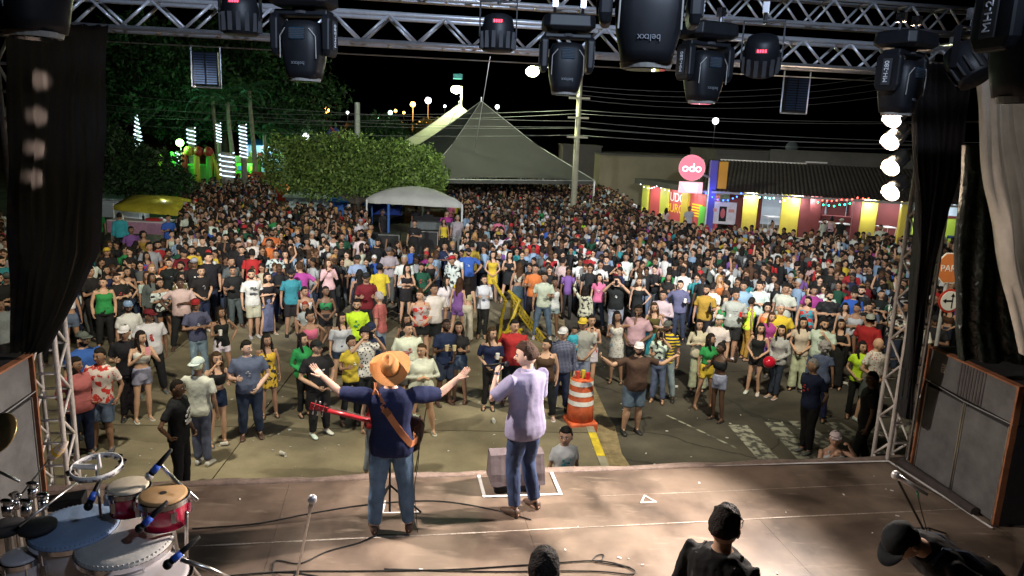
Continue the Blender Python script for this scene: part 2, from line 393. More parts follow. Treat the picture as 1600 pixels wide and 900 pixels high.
# towers
def tower(label, u, v, z0, z1, mt=PAINT_W):
    a = S(u,v,0); 
    return truss(label, 'truss tower', (a.x,a.y,z0), (a.x,a.y,z1), .27, .27, .5, .026, .015, mt, ladder=1, name='truss_tower')
TR = toS(G(1397,718,SZ)); TLw = toS(G(84,762,SZ))
tower('white painted truss tower standing at the right front corner of the stage', TR[0]+.03, TR[1]+.12, 0, 6.6)
tower('white painted truss tower at the left front corner of the stage', -4.86, .2, 0, 6.6)
# guy wire under the front truss
def wire(name, label, pts, r, mt, cat='cable', sag=0, n=16, group=None):
    P_ = []
    if len(pts) == 2 and sag:
        a, b = Vector(pts[0]), Vector(pts[1])
        pts = [a.lerp(b, i/n)-Vector((0,0,sag*4*(i/n)*(1-i/n))) for i in range(n+1)]
    g = Geo(); g.tube(pts, r, 6); o = g.build(name, mt, smooth=True); return tag(o, label, cat, group)
STEEL = mat('steel_cable', (.6,.6,.62), .4, .6, .1)
wire('steel_cable', 'thin pale steel cable strung just under the front lighting truss', [S(-5.1,.05,4.53), S(5.0,.05,4.55)], .006, STEEL)
RUB = mat('black_rubber', (.012,.012,.013), .5, 0, .1)
for k in range(3):
    pts = []
    for i in range(60):
        u = 1.6+3.3*i/59; pts.append(S(u, -3.5-.15+.03*noise.noise((u*3,k,0)), 5.12+.15*(-1)+.045+.05*noise.noise((u*2.3,k*5,1))+.012*k))
    wire('power_cable', 'black cable lying along the near truss, %s of the bundled three' % ['lowest','middle','highest'][k], pts, .011, RUB)
# ---------------------------------------------------------------- light fixtures
TXT = mat('white_print', (.45,.45,.47), .6)
TXTG = mat('grey_print', (.09,.095,.105), .6)
RIMW = mat('worn_edge', (.20,.19,.17), .5, 0, .2)
def clamp_hook(g, x, z): g.tube([(x,0,z-.02),(x,0,z+.05)], .012, 8); g.box((x,0,z+.07),(.018,.03,.03))
def moving_head(label, top, rz=0, s=1.0, tilt=0, code='MH-280'):
    """hung head down: base, yoke arms, head with display window and lens"""
    t = thing('moving_head_light', label, 'stage light', top, rz, 'black moving head lights hanging from the trusses'); t.scale = (s,)*3
    g = Geo()
    oct_ = lambda hx, hy, z, c=.05: [(hx,-hy+c,z),(hx,hy-c,z),(hx-c,hy,z),(-hx+c,hy,z),(-hx,hy-c,z),(-hx,-hy+c,z),(-hx+c,-hy,z),(hx-c,-hy,z)]
    g.loft([oct_(.13,.10,-.04,.03), oct_(.18,.145,-.055,.04), oct_(.185,.15,-.13,.04), oct_(.15,.12,-.155,.04)]); g.build('base', BLK, t, bevel=.006)
    for q in (-1,1): g = Geo(); clamp_hook(g, q*.1, -.03); g.build('clamp', CHROME, t)
    g = Geo(); g.tube([(0,0,-.15),(0,0,-.19)], .07, 16); g.build('pan_bearing', BLKM, t)
    for q in (-1,1):
        g = Geo()
        prof = [(-.19,.05,.06),(-.22,.055,.085),(-.40,.05,.085),(-.44,.035,.065)]
        rings = []
        for z, hx, hy in prof:
            x0 = q*.165; rings.append([(x0-hx*.5,-hy,z),(x0+hx*.5,-hy,z),(x0+hx*.5,hy,z),(x0-hx*.5,hy,z)])
        g.loft(rings); a = g.build('yoke_arm', BLK, t, bevel=.012)
        g = Geo(); g.box((q*.196,0,-.315),(.003,.03,.085)); g.build('side_plate', BLKM, a)
        M = Matrix.Translation((q*.2005,0,-.315)) @ Matrix(((0,0,q),(q*0+0,1,0),(-1,0,0))).to_4x4() if False else None
        # lettering reads up the arm on the outer face
        X_, Z_ = Vector((0,0,1)), Vector((q,0,0)); Y_ = Z_.cross(X_)
        M = Matrix((X_, Y_, Z_)).transposed().to_4x4(); M.translation = (q*.2,0,-.315)
        text(code, .042, TXT, a, M)
    g = Geo(); g.box((0,0,-.185),(.17,.06,.018)); g.build('yoke_bridge', BLK, t, bevel=.01)
    h = Geo()
    def rr(hx, hy, z, n=20, p=3.2):
        return [(math.copysign(abs(math.cos(a))**(2/p), math.cos(a))*hx, math.copysign(abs(math.sin(a))**(2/p), math.sin(a))*hy, z) for a in [2*math.pi*i/n for i in range(n)]]
    h.loft([rr(.06,.06,.13), rr(.105,.10,.12), rr(.125,.12,.08), rr(.13,.125,-.02), rr(.122,.118,-.10), rr(.105,.108,-.17), rr(.095,.1,-.215)])
    hd = h.build('head', BLK, t, smooth=True, loc=(0,0,-.36)); hd.rotation_euler = (tilt,0,0)
    g = Geo(); g.tube([(0,0,-.213),(0,0,-.232)], [.1,.094], 24); g.build('lens_ring', RIMW, hd, smooth=False)
    g = Geo(); g.tube([(0,0,-.228),(0,0,-.236)], .078, 24); g.build('lens', GLASSD, hd)
    g = Geo(); g.box((0,-.118,.045),(.045,.012,.035)); g.build('display_window', GLASSD, hd, bevel=.004)
    g = Geo()
    for k in range(6): g.box((0,-.127,.02+.01*k),(.05,.004,.0028))
    g.build('vent_slat', BLKM, hd)
    for q in (-1,1):
        g = Geo(); g.tube([(q*.075,-.122,.075),(q*.112,-.11,.03),(q*.114,-.108,-.10)], .0035, 6); g.build('trim', RIMW, hd)
    X_, Z_ = Vector((-1,0,0)), Vector((0,-1,0)); M = Matrix((X_, Z_.cross(X_), Z_)).transposed().to_4x4(); M.translation = (0,-.118,-.13)
    text('beltxx', .034, TXTG, hd, M)
    return t
def led_par(label, top, rz=0, s=1.0, tilt=.0):
    t = thing('led_par_light', label, 'stage light', top, rz, 'small LED par lights with red displays'); t.scale = (s,)*3
    g = Geo(); clamp_hook(g, 0, -.03); g.build('clamp', CHROME, t)
    g = Geo()
    for q in (-1,1): g.box((q*.115,0,-.14),(.004,.018,.11))
    g.box((0,0,-.035),(.115,.018,.004)); g.build('yoke', BLK, t)
    g = Geo(); g.tube([(0,0,.10),(0,0,.085),(0,0,.03),(0,0,-.02),(0,0,-.12),(0,0,-.125)], [.05,.085,.10,.104,.098,.09], 20)
    b = g.build('body', BLK, t, smooth=True, loc=(0,0,-.21)); b.rotation_euler = (tilt,0,0)
    g = Geo()
    for k in range(14):
        a = 2*math.pi*k/14; g.box((.105*math.cos(a),.105*math.sin(a),-.06),(.012,.003,.05), M=None)
    g.build('cooling_fin', BLKM, b)
    g = Geo(); g.box((0,-.088,.045),(.035,.006,.014), M=rotm('X',-.35)); g.build('display', BLKM, b)
    g = Geo()
    for k in range(4): g.box((-.021+.014*k,-.096,.0475),(.0045,.003,.008), M=rotm('X',-.35))
    g.build('digit', RED_LED, b)
    return t
def hang(x, y, Y, drop): # top point of a fixture whose lowest part is at the pixel x, y
    return D(x, y, Y)+Vector((0,0,drop))
moving_head('moving head light on the truss above the topiary tree, second fixture from the left curtain', hang(477,130,4.25,.53), -.1, .88)
moving_head('moving head light with its lens beside the bright street lamp', hang(882,151,4.8,.52), .05, .86)
moving_head('huge near moving head light filling the top centre, larger than all the others', hang(1008,112,2.75,.56), -.12, .93)
moving_head('moving head light right of the huge near one, above the round pink sign', hang(1096,161,4.95,.53), .38, .9)
moving_head('moving head light just above the column of four glowing par cans', hang(1400,178,5.15,.57), .62, .98)
moving_head('near moving head light cut by the upper right frame edge, white lettering on its arm', hang(1612,147,2.6,.59), .15, 1.05)
moving_head('near moving head light cut by the upper left frame edge above the dark curtain', hang(52,46,3.1,.62), -.5, 1.1)
led_par('LED par light second from the left, hanging between the two left moving heads', hang(377,60,4.2,.335), 0, .95)
led_par('LED par light with glowing red display above the big pyramid tent', hang(777,88,4.5,.335), 0, .92)
led_par('LED par light with red display tilted left, right of the huge moving head', hang(1187,112,4.8,.335), -.3, 1.05, .5)
led_par('LED par light with red display tilted right, beside the rightmost near moving head', hang(1505,128,4.5,.335), .5, 1.05, -.7)
def strobe_panel(label, x, y0, x1, y1, Y):
    a = D(x,y0,Y); b = D(x1,y1,Y); wd = (b.x-a.x)/2; hh = (a.z-b.z)/2; c = (a+b)/2
    t = thing('strobe_panel', label, 'strobe panel', c, SA, 'strobe panels hanging under the front truss')
    g = Geo(); g.box((0,0,0),(wd*.86,.03,hh*.92)); g.build('housing', BLK, t, bevel=.004)
    g = Geo()
    for q in (-1,1): g.tube([(q*wd,0,hh*1.25),(q*wd,0,-hh)], .008, 8)
    g.tube([(-wd,0,-hh),(wd,0,-hh)], .008, 8); g.build('frame', STEEL, t)
    em = mat('led_rows', (.03,.05,.09), .25, coat=.5)
    for q in (-1,1):
        for k in range(13):
            g = Geo(); g.box((q*wd*.42,-.034,hh*(.8-1.6*k/12)),(wd*.36,.005,hh*.035)); g.build('led_bar', em, t)
    return t
strobe_panel('blue-grey strobe panel in a wire frame hanging above the palm trunks at left', 299, 78, 345, 137, 7.3)
strobe_panel('blue-grey strobe panel hanging in the dark sky left of the glowing par cans', 1224, 118, 1261, 178, 8.5)
# four lit par cans on the right tower
LIT = mat('lit_par_lens', (1,.9,.8), .3, emit=(1,.74,.52), estr=42)
SILV = mat('silver_can', (.6,.58,.56), .3, .9, .15, 10)
for k, (x, y) in enumerate([(1393,187),(1390,222),(1391,262),(1391,301)]):
    c = D(x, y, 8.45); aim = (Vector((-.6,5.4,1.7))-c).normalized()
    q = aim.to_track_quat('-Z','Y')
    t = thing('par_can', ['topmost','second from top','third from top','lowest'][k]+' of the four glowing par cans on the right tower', 'par can', c, group='glowing par cans on the right tower')
    t.rotation_mode = 'QUATERNION'; t.rotation_quaternion = q
    g = Geo(); g.tube([(0,0,.0),(0,0,.04),(0,0,.20),(0,0,.30),(0,0,.33)], [.105,.105,.098,.07,.03], 20, cap=(0,1)); g.build('can', SILV, t, smooth=True)
    g = Geo(); g.tube([(0,0,.012),(0,0,.02)], .1, 20); g.build('lens', LIT, t)
    g = Geo(); 
    for s_ in (-1,1): g.box((s_*.112,0,.1),(.004,.015,.11))
    g.box((0,0,.21),(.112,.015,.004)); g.build('bracket', SILV, t)
    lamp('par_lamp', 'SPOT', c+aim*.03, 1250, WARM, c+aim*4, 76, .8, .08)
# left par cans behind the curtain and the front light over it
for k, (x, y) in enumerate([(88,128),(82,182),(80,232),(77,276)]):
    c = D(x, y, 7.12)
    t = thing('par_can', ['topmost','second from top','third from top','lowest'][k]+' of the four par cans glowing through the left curtain', 'par can', c+Vector((0,.14,0)), group='par cans behind the left curtain')
    g = Geo(); g.tube([(0,0,0),(0,.2,0),(0,.28,0)], [.085,.08,.03], 14, cap=(0,1)); g.build('can', SILV, t, smooth=True)
    lamp('par_lamp', 'SPOT', c+Vector((0,.10,0)), 22, WARM, c-Vector((0,1,0)), 38, 1, .02)
lamp('stage_front_light', 'SPOT', S(-3.5,-.3,4.5), 1700, WARM, S(1.5,-2.6,0), 80, .7, .1)

# ---------------------------------------------------------------- drapes
def drape(label, prof, mt, folds=9, amp=.035, name='curtain', thick=.05, nu=90, seed=0, cat='curtain', single=False):
    """prof: rows of (xleft, xright, y, Y) in photo pixels and metres away"""
    rows = []
    for k in range(len(prof)-1):
        a, b = prof[k], prof[k+1]; n = max(2, int(abs(b[2]-a[2])/9))
        for i in range(n): rows.append([a[j]+(b[j]-a[j])*i/n for j in range(4)])
    rows.append(list(prof[-1]))
    g = Geo(); rings = []
    for k, (xl, xr, y, Y) in enumerate(rows):
        A = D(xl, y, Y); B = D(xr, y, Y); z = (A.z+B.z)/2; W = (B.x-A.x); rg = []
        for i in range(nu):
            f = i/(nu//2-1) if i < nu//2 else (nu-1-i)/(nu//2-1)
            side = -1 if i < nu//2 else 1
            ph = f*folds*2*math.pi+seed+.9*noise.noise((f*3, k*.05, seed)); ww = amp*min(1, .5+k*.02)
            d = ww*math.sin(ph)+.5*ww*math.sin(2.3*ph+1)+.03*noise.noise((f*5, k*.08, seed+3))
            rg.append((A.x+W*f+.012*math.sin(k*.3+f*9), Y+side*thick+d, z+.01*math.sin(ph)))
        rings.append(rg)
    if single: rings = [r_[:nu//2] for r_ in rings]
    g.loft(rings, (0,0), closed=not single); o = g.build(name, mt, smooth=True); return tag(o, label, cat)
drape('tall black curtain hanging over the left tower with warm lamp spots showing through it',
      [(8,172,38,6.95),(12,170,110,6.95),(16,166,200,6.95),(14,164,290,6.95),(14,156,390,6.95),(16,136,440,6.95),(18,112,490,6.95),(24,78,548,6.95)], CURT, 8, .04, seed=1, single=True)
CURT2 = mat('black_curtain_plain', (.010,.0085,.011), .9, 0, .3, 5, .4, 60)
drape('dark curtain gathered to a point at the bottom over the right tower',
      [(1418,1515,100,8.25),(1424,1504,180,8.25),(1428,1494,260,8.25),(1431,1474,330,8.25),(1430,1455,400,8.25),(1425,1440,470,8.25),(1419,1431,540,8.25),(1413,1423,600,8.3),(1409,1417,650,8.35)], CURT2, 7, .05, seed=4)
TARP = mat('beige_tarp', (.42,.38,.32), .7, 0, .2, 3, .3, 20)
drape('beige grey tarpaulin hanging in folds down the upper right frame edge',
      [(1530,1680,118,6.0),(1536,1690,200,6.0),(1547,1700,300,5.9),(1566,1710,400,5.8),(1585,1710,480,5.8),(1599,1720,560,5.8)], TARP, 6, .05, 'tarpaulin', seed=2, cat='tarpaulin')
PLAST = mat('black_plastic_sheet', (.014,.022,.019), .28, 0, .3, 6, .9, 9, spec=.6, dist=.05)
drape('shiny black plastic sheet hanging behind the right speaker stack',
      [(1507,1690,230,7.3),(1500,1690,330,7.3),(1495,1690,430,7.3),(1496,1690,520,7.3),(1503,1690,566,7.3)], PLAST, 4, .025, 'plastic_sheet', seed=6, cat='plastic sheet')

# ---------------------------------------------------------------- speaker stacks
VENT = mat('vent_strip', (.07,.06,.06), .6, 0, .4, 6)
PLATE = mat('badge_plate', (.4,.38,.36), .4, .3)
def stack(label, P00, P10, H, flip=1, depth=.8):
    """front face from P00 to P10 (stage floor points), facing the stage middle"""
    d = Vector((P10.x-P00.x, P10.y-P00.y, 0)); W = d.length; d.normalize(); n = Vector((d.y,-d.x,0))*flip
    t = thing('speaker_stack', label, 'speaker stack', P00); M = Matrix((d, -n, Vector((0,0,1)))).transposed().to_4x4(); M.translation = P00; t.matrix_basis = M
    if M.to_3x3().determinant() < 0: pass
    h1 = H*.72
    g = Geo(); g.box((W/2,depth/2,h1/2),(W/2,depth/2-.01,h1/2)); g.build('lower_cabinet', BLKM, t, bevel=.01)
    g = Geo(); g.box((W/2,depth/2,h1+.01+(H-h1)/2),(W/2,depth/2-.01,(H-h1)/2)); g.build('upper_cabinet', BLKM, t, bevel=.01)
    for k in range(2):
        g = Geo(); g.box((W*(.26+.48*k),-.012,h1*.5),(W*.222,.012,h1*.47)); g.build('door_panel', GREY_SPK, t, bevel=.006)
        for q in (0,1):
            g = Geo(); x_ = W*(.26+.48*k)+(W*.23 if q else -W*.23); g.box((x_,-.016,h1*.5),(.006,.012,h1*.485)); g.build('metal_strip', SILV, t)
    g = Geo(); g.box((W/2,-.012,h1+.02+(H-h1)*.48),(W*.475,.012,(H-h1)*.45)); g.build('grille', GREY_SPK, t, bevel=.006)
    for k in range(9):
        g = Geo(); g.box((W*(.40+.033*k),-.028,h1+.02+(H-h1)*.48),(.010+.004*(k % 2),.004,(H-h1)*.44)); g.build('vent_strip', VENT, t)
    g = Geo(); g.box((W*.2,-.028,h1+(H-h1)*.58),(.035,.003,.05)); bd = g.build('badge', PLATE, t)
    for k in range(3):
        g = Geo(); g.box((W*.2-.006*(k-1),-.0325,h1+(H-h1)*.58-.028+.026*k),(.022,.0015,.004)); g.build('badge_line', BLKM, bd)
    # orange carton edges with a torn outline
    for (x0, z0, x1, z1, nm) in [(0,0,0,H,'left_edge'),(W,0,W,H,'right_edge'),(0,H,W,H,'top_edge')]:
        g = Geo(); rings = []; N = 40
        for i in range(N+1):
            f = i/N; x = x0+(x1-x0)*f; z = z0+(z1-z0)*f; r = .011+.008*abs(noise.noise((f*9,x0,z1)))
            rings.append([(x-r,-.045,z-r),(x+r,-.045,z+r*.3),(x+r,.02,z+r),(x-r,.02,z)])
        g.loft(rings); g.build('orange_edge', ORANGE_EDGE, t)
    g = Geo(); g.tube([(-.02,-.04,h1+.03),(W*.5,-.045,h1+.01),(W+.02,-.04,h1+.03)], .005, 6); g.build('strap', STEEL, t)
    return t
PA0 = G(1427,728,SZ); PA1 = G(1556,822,SZ)
HR = D(1447,541,PA0.y).z-SZ
stack('grey fronted speaker stack with torn orange edges at the right side of the stage', PA0, PA1, HR, 1, .95)
PB1 = G(66,768,SZ); PB0 = S(-5.0,-2.2)
stack('grey fronted speaker stack with an orange edge at the left side of the stage', Vector((PB0.x,PB0.y,SZ)), PB1, D(44,553,PB1.y).z-SZ, 1, .9)
o = Geo(); pa = (PA0+PA1)/2
g = Geo(); a = G(1408,728,SZ); b = G(1522,806,SZ); g.tube([(a.x,a.y,a.z+.05),(b.x,b.y,b.z+.05)], .05, 14)
tag(g.build('rolled_mat', mat('dark_felt', (.04,.032,.03), .9, 0, .3, 8)), 'dark rolled mat lying at the foot of the right speaker stack', 'rolled mat')
# wedge monitor in front of the singer
wc = G(808,768,SZ); t = thing('wedge_monitor', 'black wedge monitor under a grey cloth at the stage edge in front of the singer', 'monitor', wc, SA); t.scale = (.88,.88,.9)
CLOTHG = mat('mauve_grey_cloth', (.13,.105,.115), .85, 0, .2, 3, .3, 7, dist=.03)
pr = [(-.02,0),(.0,.10),(.10,.42),(.28,.42),(.40,.0)]
g = Geo(); g.loft([[(x,y,z) for y, z in pr] for x in (-.29,-.27,.27,.29)]); g.build('cabinet', BLKM, t, bevel=.015)
g = Geo(); rings = []
for i in range(33):
    f = -1+2*i/32; x = f*.315+(.02*f if abs(f) > .8 else 0); k = .012*noise.noise((f*5,1,0)); k2 = .02*noise.noise((f*3,5,0))
    path = [(-.075+k2,.11+.03*noise.noise((f*2.2,9,0))),(-.055+k,.16),(-.03+k,.24),(.02+k,.33),(.06+k,.41),(.075+k,.445),(.095,.452+k*.5),(.18,.45+k),(.27,.455),(.30,.44),(.36,.25),(.42,.05)]
    rings.append([(x,y,z) for y, z in path])
g.loft(rings, (0,0), closed=False); g.loft([[(sx*.332,-.06,.12),(sx*.332,.085,.445),(sx*.332,.29,.445),(sx*.332,.41,.05)] for sx in (-1,-.985)], (1,1)); g.loft([[(sx*.332,-.06,.12),(sx*.332,.085,.445),(sx*.332,.29,.445),(sx*.332,.41,.05)] for sx in (.985,1)], (1,1)); g.build('cloth_cover', CLOTHG, t)
# ---------------------------------------------------------------- tents
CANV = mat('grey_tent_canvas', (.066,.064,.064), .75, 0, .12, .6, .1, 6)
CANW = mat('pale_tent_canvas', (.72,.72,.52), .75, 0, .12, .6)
def pyramid_tent(label, apex, half, eave, rot, mt, posts=True, sagk=.16):
    c = Vector((apex.x, apex.y, 0)); t = thing('pyramid_tent', label, 'tent', c, rot, 'big pyramid tents')
    H = apex.z-eave; n = 14
    cs = [(half,half),(-half,half),(-half,-half),(half,-half)]
    for k in range(4):
        a, b = Vector((*cs[k],0)), Vector((*cs[(k+1)%4],0)); g = Geo(); vs = []; fs = []
        for i in range(n+1):
            f = i/n; z = apex.z-H*(f**.82 if False else f)-sagk*math.sin(math.pi*f)*H*.35
            for j in range(n+1):
                q = j/n; p = (a.lerp(b,q))*f; vs.append((p.x,p.y,z-.10*math.sin(math.pi*q)*f*(1-f)*4+(.0 if f<1 else .12*math.sin(math.pi*q))))
        for i in range(n):
            for j in range(n): fs.append((i*(n+1)+j,i*(n+1)+j+1,(i+1)*(n+1)+j+1,(i+1)*(n+1)+j))
        g.add(vs, fs); g.build('roof_panel', mt, t, smooth=True)
        g = Geo(); g.tube([(a.x,a.y,eave),(b.x,b.y,eave)], .035, 6); g.build('eave_tube', STEEL, t)
        g = Geo(); N=24
        for j in range(N):
            p, q = a.lerp(b,j/N), a.lerp(b,(j+1)/N); g.add([(p.x,p.y,eave+.02),(q.x,q.y,eave+.02),(q.x,q.y,eave-.22),(p.x,p.y,eave-.22)], [(0,1,2,3)])
        g.build('valance', mt, t)
        if posts:
            g = Geo(); g.tube([(a.x,a.y,0),(a.x,a.y,eave)], .06, 8); g.build('post', STEEL, t)
        g = Geo(); g.tube([(0,0,apex.z+.01),(a.x*.5,a.y*.5,apex.z-H*.5-.04-sagk*H*.35),(a.x,a.y,eave+.03)], .02, 6); g.build('ridge_seam', STEEL, t)
    g = Geo(); g.tube([(0,0,apex.z-.1),(0,0,apex.z+.25)], .05, 8); g.build('finial', STEEL, t)
    return t
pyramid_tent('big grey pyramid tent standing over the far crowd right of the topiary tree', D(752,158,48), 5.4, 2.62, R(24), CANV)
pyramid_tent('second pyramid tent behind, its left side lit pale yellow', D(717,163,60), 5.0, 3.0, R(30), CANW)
# control tent in the middle of the crowd
WPOST = mat('white_post', (.6,.62,.62), .45, 0, .15)
ct = thing('control_tent', 'small low tent with grey domed roof and blue pole over the mixing desk', 'tent', (0,0,0))
fl = D(573,322,33.2); fm = D(607,322,31.6); fr = D(722,326,32.6)
A_, B_ = Vector((fm.x,fm.y,0)), Vector((fr.x,fr.y,0)); dd = (B_-A_); Lc = Vector((fl.x,fl.y,0))-A_
C4 = [A_-dd*.32+Lc*.0, B_+dd*.0, B_+Vector((-1.0,3.2,0)), A_+Vector((-1.3,3.0,0))]
C4[0] = Vector((fl.x,fl.y,0)); z0 = D(650,318,32).z
g = Geo(); cc = sum(C4, Vector())/4; n = 10
ring = []
for k in range(4):
    for i in range(n): ring.append(C4[k].lerp(C4[(k+1)%4], i/n))
rings = []
for f, zz in [(1.0,-.18),(1.015,0),(.86,.20),(.62,.38),(.35,.5),(.12,.56),(.02,.58)]:
    rings.append([(cc.x+(p.x-cc.x)*f, cc.y+(p.y-cc.y)*f, z0+zz+.03*noise.noise((p.x*2,p.y*2,f*5))) for p in ring])
g.loft(rings, (0,1)); g.build('roof', mat('grey_green_canvas', (.42,.43,.41), .7, 0, .15, 1.5, .2, 8), ct, smooth=True)
for k, (p, mt, r) in enumerate([(C4[0],WPOST,.04),(A_,BLUES,.06),(C4[1],WPOST,.045),(C4[2],WPOST,.045),(C4[3],BLUES,.04)]):
    g = Geo(); g.tube([(p.x,p.y,0),(p.x,p.y,z0-.02)], r, 8); g.build('pole', mt, ct)
BLUEC = mat('blue_awning', (.015,.06,.42), .7, 0, .15, 3)
for q0, q1 in ((.03,.13),(.27,.5)):
    a, b = C4[3].lerp(C4[2], q0), C4[3].lerp(C4[2], q1); g = Geo(); g.add([(a.x,a.y,z0),(b.x,b.y,z0),(b.x,b.y,z0-.33),(a.x,a.y,z0-.33),(a.x,a.y+.03,z0),(b.x,b.y+.03,z0),(b.x,b.y+.03,z0-.33),(a.x,a.y+.03,z0-.33)], [(0,1,2,3),(7,6,5,4),(3,2,6,7)]); g.build('blue_flap', BLUEC, ct)
def box_thing(name, label, cat, c, h, mt, rz=0, bevel=.01, extra=None):
    g = Geo(); g.box((0,0,h[2]),h); o = g.build(name, mt, bevel=bevel, loc=c, rz=rz); return tag(o, label, cat)
DARKG = mat('grey_case', (.07,.085,.09), .6, 0, .25, 6)
pc = D(676,372,31.8)
dk = thing('mixing_desk', 'grey fronted mixing desk on a black frame under the control tent', 'mixing desk', (pc.x,pc.y+.3,0))
g = Geo(); g.box((0,0,1.18),(.95,.45,.24)); g.build('front_board', DARKG, dk, bevel=.02)
g = Geo(); g.box((0,.1,1.47),(.9,.3,.04), M=rotm('X',.2)); g.build('mixer', BLKM, dk)
for s_ in (-1,1):
    g = Geo(); g.tube([(s_*.8,0,0),(s_*.8,0,.95)], .03, 6); g.build('leg', STEEL, dk)
for k, (x, y, hx, hz) in enumerate([(597,388,.75,.42),(664,392,.55,.5),(705,392,.7,.42)]):
    p = D(x, y, 31.0+.3*k); 
    t = thing('equipment_case', ['black equipment case with steel edges left of the blue pole','black equipment case with steel edges beneath the mixing desk','black equipment case with steel edges right of the mixing desk'][k], 'flight case', (p.x,p.y,0), .05)
    g = Geo(); g.box((0,0,hz+.1),(hx,.35,hz)); g.build('box', BLKM, t)
    for q in (-1,1):
        for zz in (.1, 2*hz+.1):
            g = Geo(); g.tube([(-hx,-.36,zz),(hx,-.36,zz)], .02, 5); g.build('steel_edge', STEEL, t)
        g = Geo(); g.tube([(q*hx,-.36,.1),(q*hx,-.36,2*hz+.1)], .02, 5); g.build('steel_edge', STEEL, t)
# yellow canopy, fridge, table at left
YC = mat('yellow_canvas', (.62,.56,.05), .7, 0, .25, 1.5, .3, 8)
yt = thing('yellow_canopy', 'yellow canopy tent over the drinks stall under the dark tree at left', 'canopy tent', (0,0,0))
q = [D(177,324,33.5), D(284,333,32), D(298,308,35), D(200,306,36.5)]; c4 = sum(q, Vector())/4
ring = []; 
for k in range(4):
    for i in range(8): ring.append(q[k].lerp(q[(k+1)%4], i/8))
g = Geo(); rings = []
for f, zz in [(1,-.2),(1.01,0),(.7,.16),(.35,.27),(.03,.33)]:
    rings.append([(c4.x+(p.x-c4.x)*f, c4.y+(p.y-c4.y)*f, c4.z+(p.z-c4.z)*f*.6+zz+.02*noise.noise((p.x*3,p.y*3,f*4))) for p in ring])
g.loft(rings,(0,1)); g.build('roof', YC, yt, smooth=True)
for p in q: g = Geo(); g.tube([(p.x*1,p.y,0),(p.x,p.y,c4.z)], .03, 6); g.build('pole', WPOST, yt)
FRI = mat('white_enamel', (.75,.8,.88), .35, 0, .05)
p = D(214,345,35.2); fz = (D(214,330,35.2).z-.15)/2; t = thing('fridge', 'tall white fridge standing under the yellow canopy', 'fridge', (p.x,p.y,.15), -.1)
g = Geo(); g.box((0,0,fz),(.45,.35,fz)); g.build('cabinet', FRI, t, bevel=.03)
g = Geo(); g.box((-.02,-.36,fz),(.41,.02,fz*.93)); d_ = g.build('door', FRI, t, bevel=.015); g = Geo(); g.box((.3,-.40,1.4),(.025,.03,.12)); g.build('handle', BLK, d_)
PURP = mat('pink_purple_cloth', (.5,.28,.42), .8, 0, .2)
p = D(222,364,32.2); t = thing('stall_table', 'table with a pink and white cloth in front of the white fridge', 'table', (p.x,p.y,0), -.05)
g = Geo(); g.box((0,0,.95),(1.25,.5,.03)); g.build('tabletop', mat('white_cloth', (.7,.68,.72), .8), t); g = Geo(); g.box((0,-.5,.68),(1.25,.02,.25)); g.build('cloth_drop', PURP, t)
for s_ in (-1,1):
    for y_ in (-.4,.4): g = Geo(); g.tube([(s_*1.15,y_,0),(s_*1.15,y_,.92)], .025, 6); g.build('leg', STEEL, t)
for k, (dx, h_, mt_) in enumerate([(.15,.14,BLK),(.62,.09,mat('red_tray', (.5,.02,.03), .5)),(-.75,.12,WHITEP)]):
    g = Geo(); g.tube([(0,0,0),(0,0,h_*1.2),(0,0,h_*1.5),(0,0,h_*2)], [.05,.05,.02,.02], 8) if k != 1 else g.box((0,0,.05),(.3,.2,.05))
    tag(g.build(['bottle','tray','cup'][k], mt_, loc=(p.x+dx,p.y-.1,.98)), ['dark bottle standing on the pink clothed stall table','red tray lying on the stall table beside the fridge','white cup standing at the left end of the stall table'][k], ['bottle','tray','cup'][k])
lamp('stall_lamp', 'POINT', (p.x+.4, p.y+1.3, 1.7), 60, (.75,.88,1), size=.1)

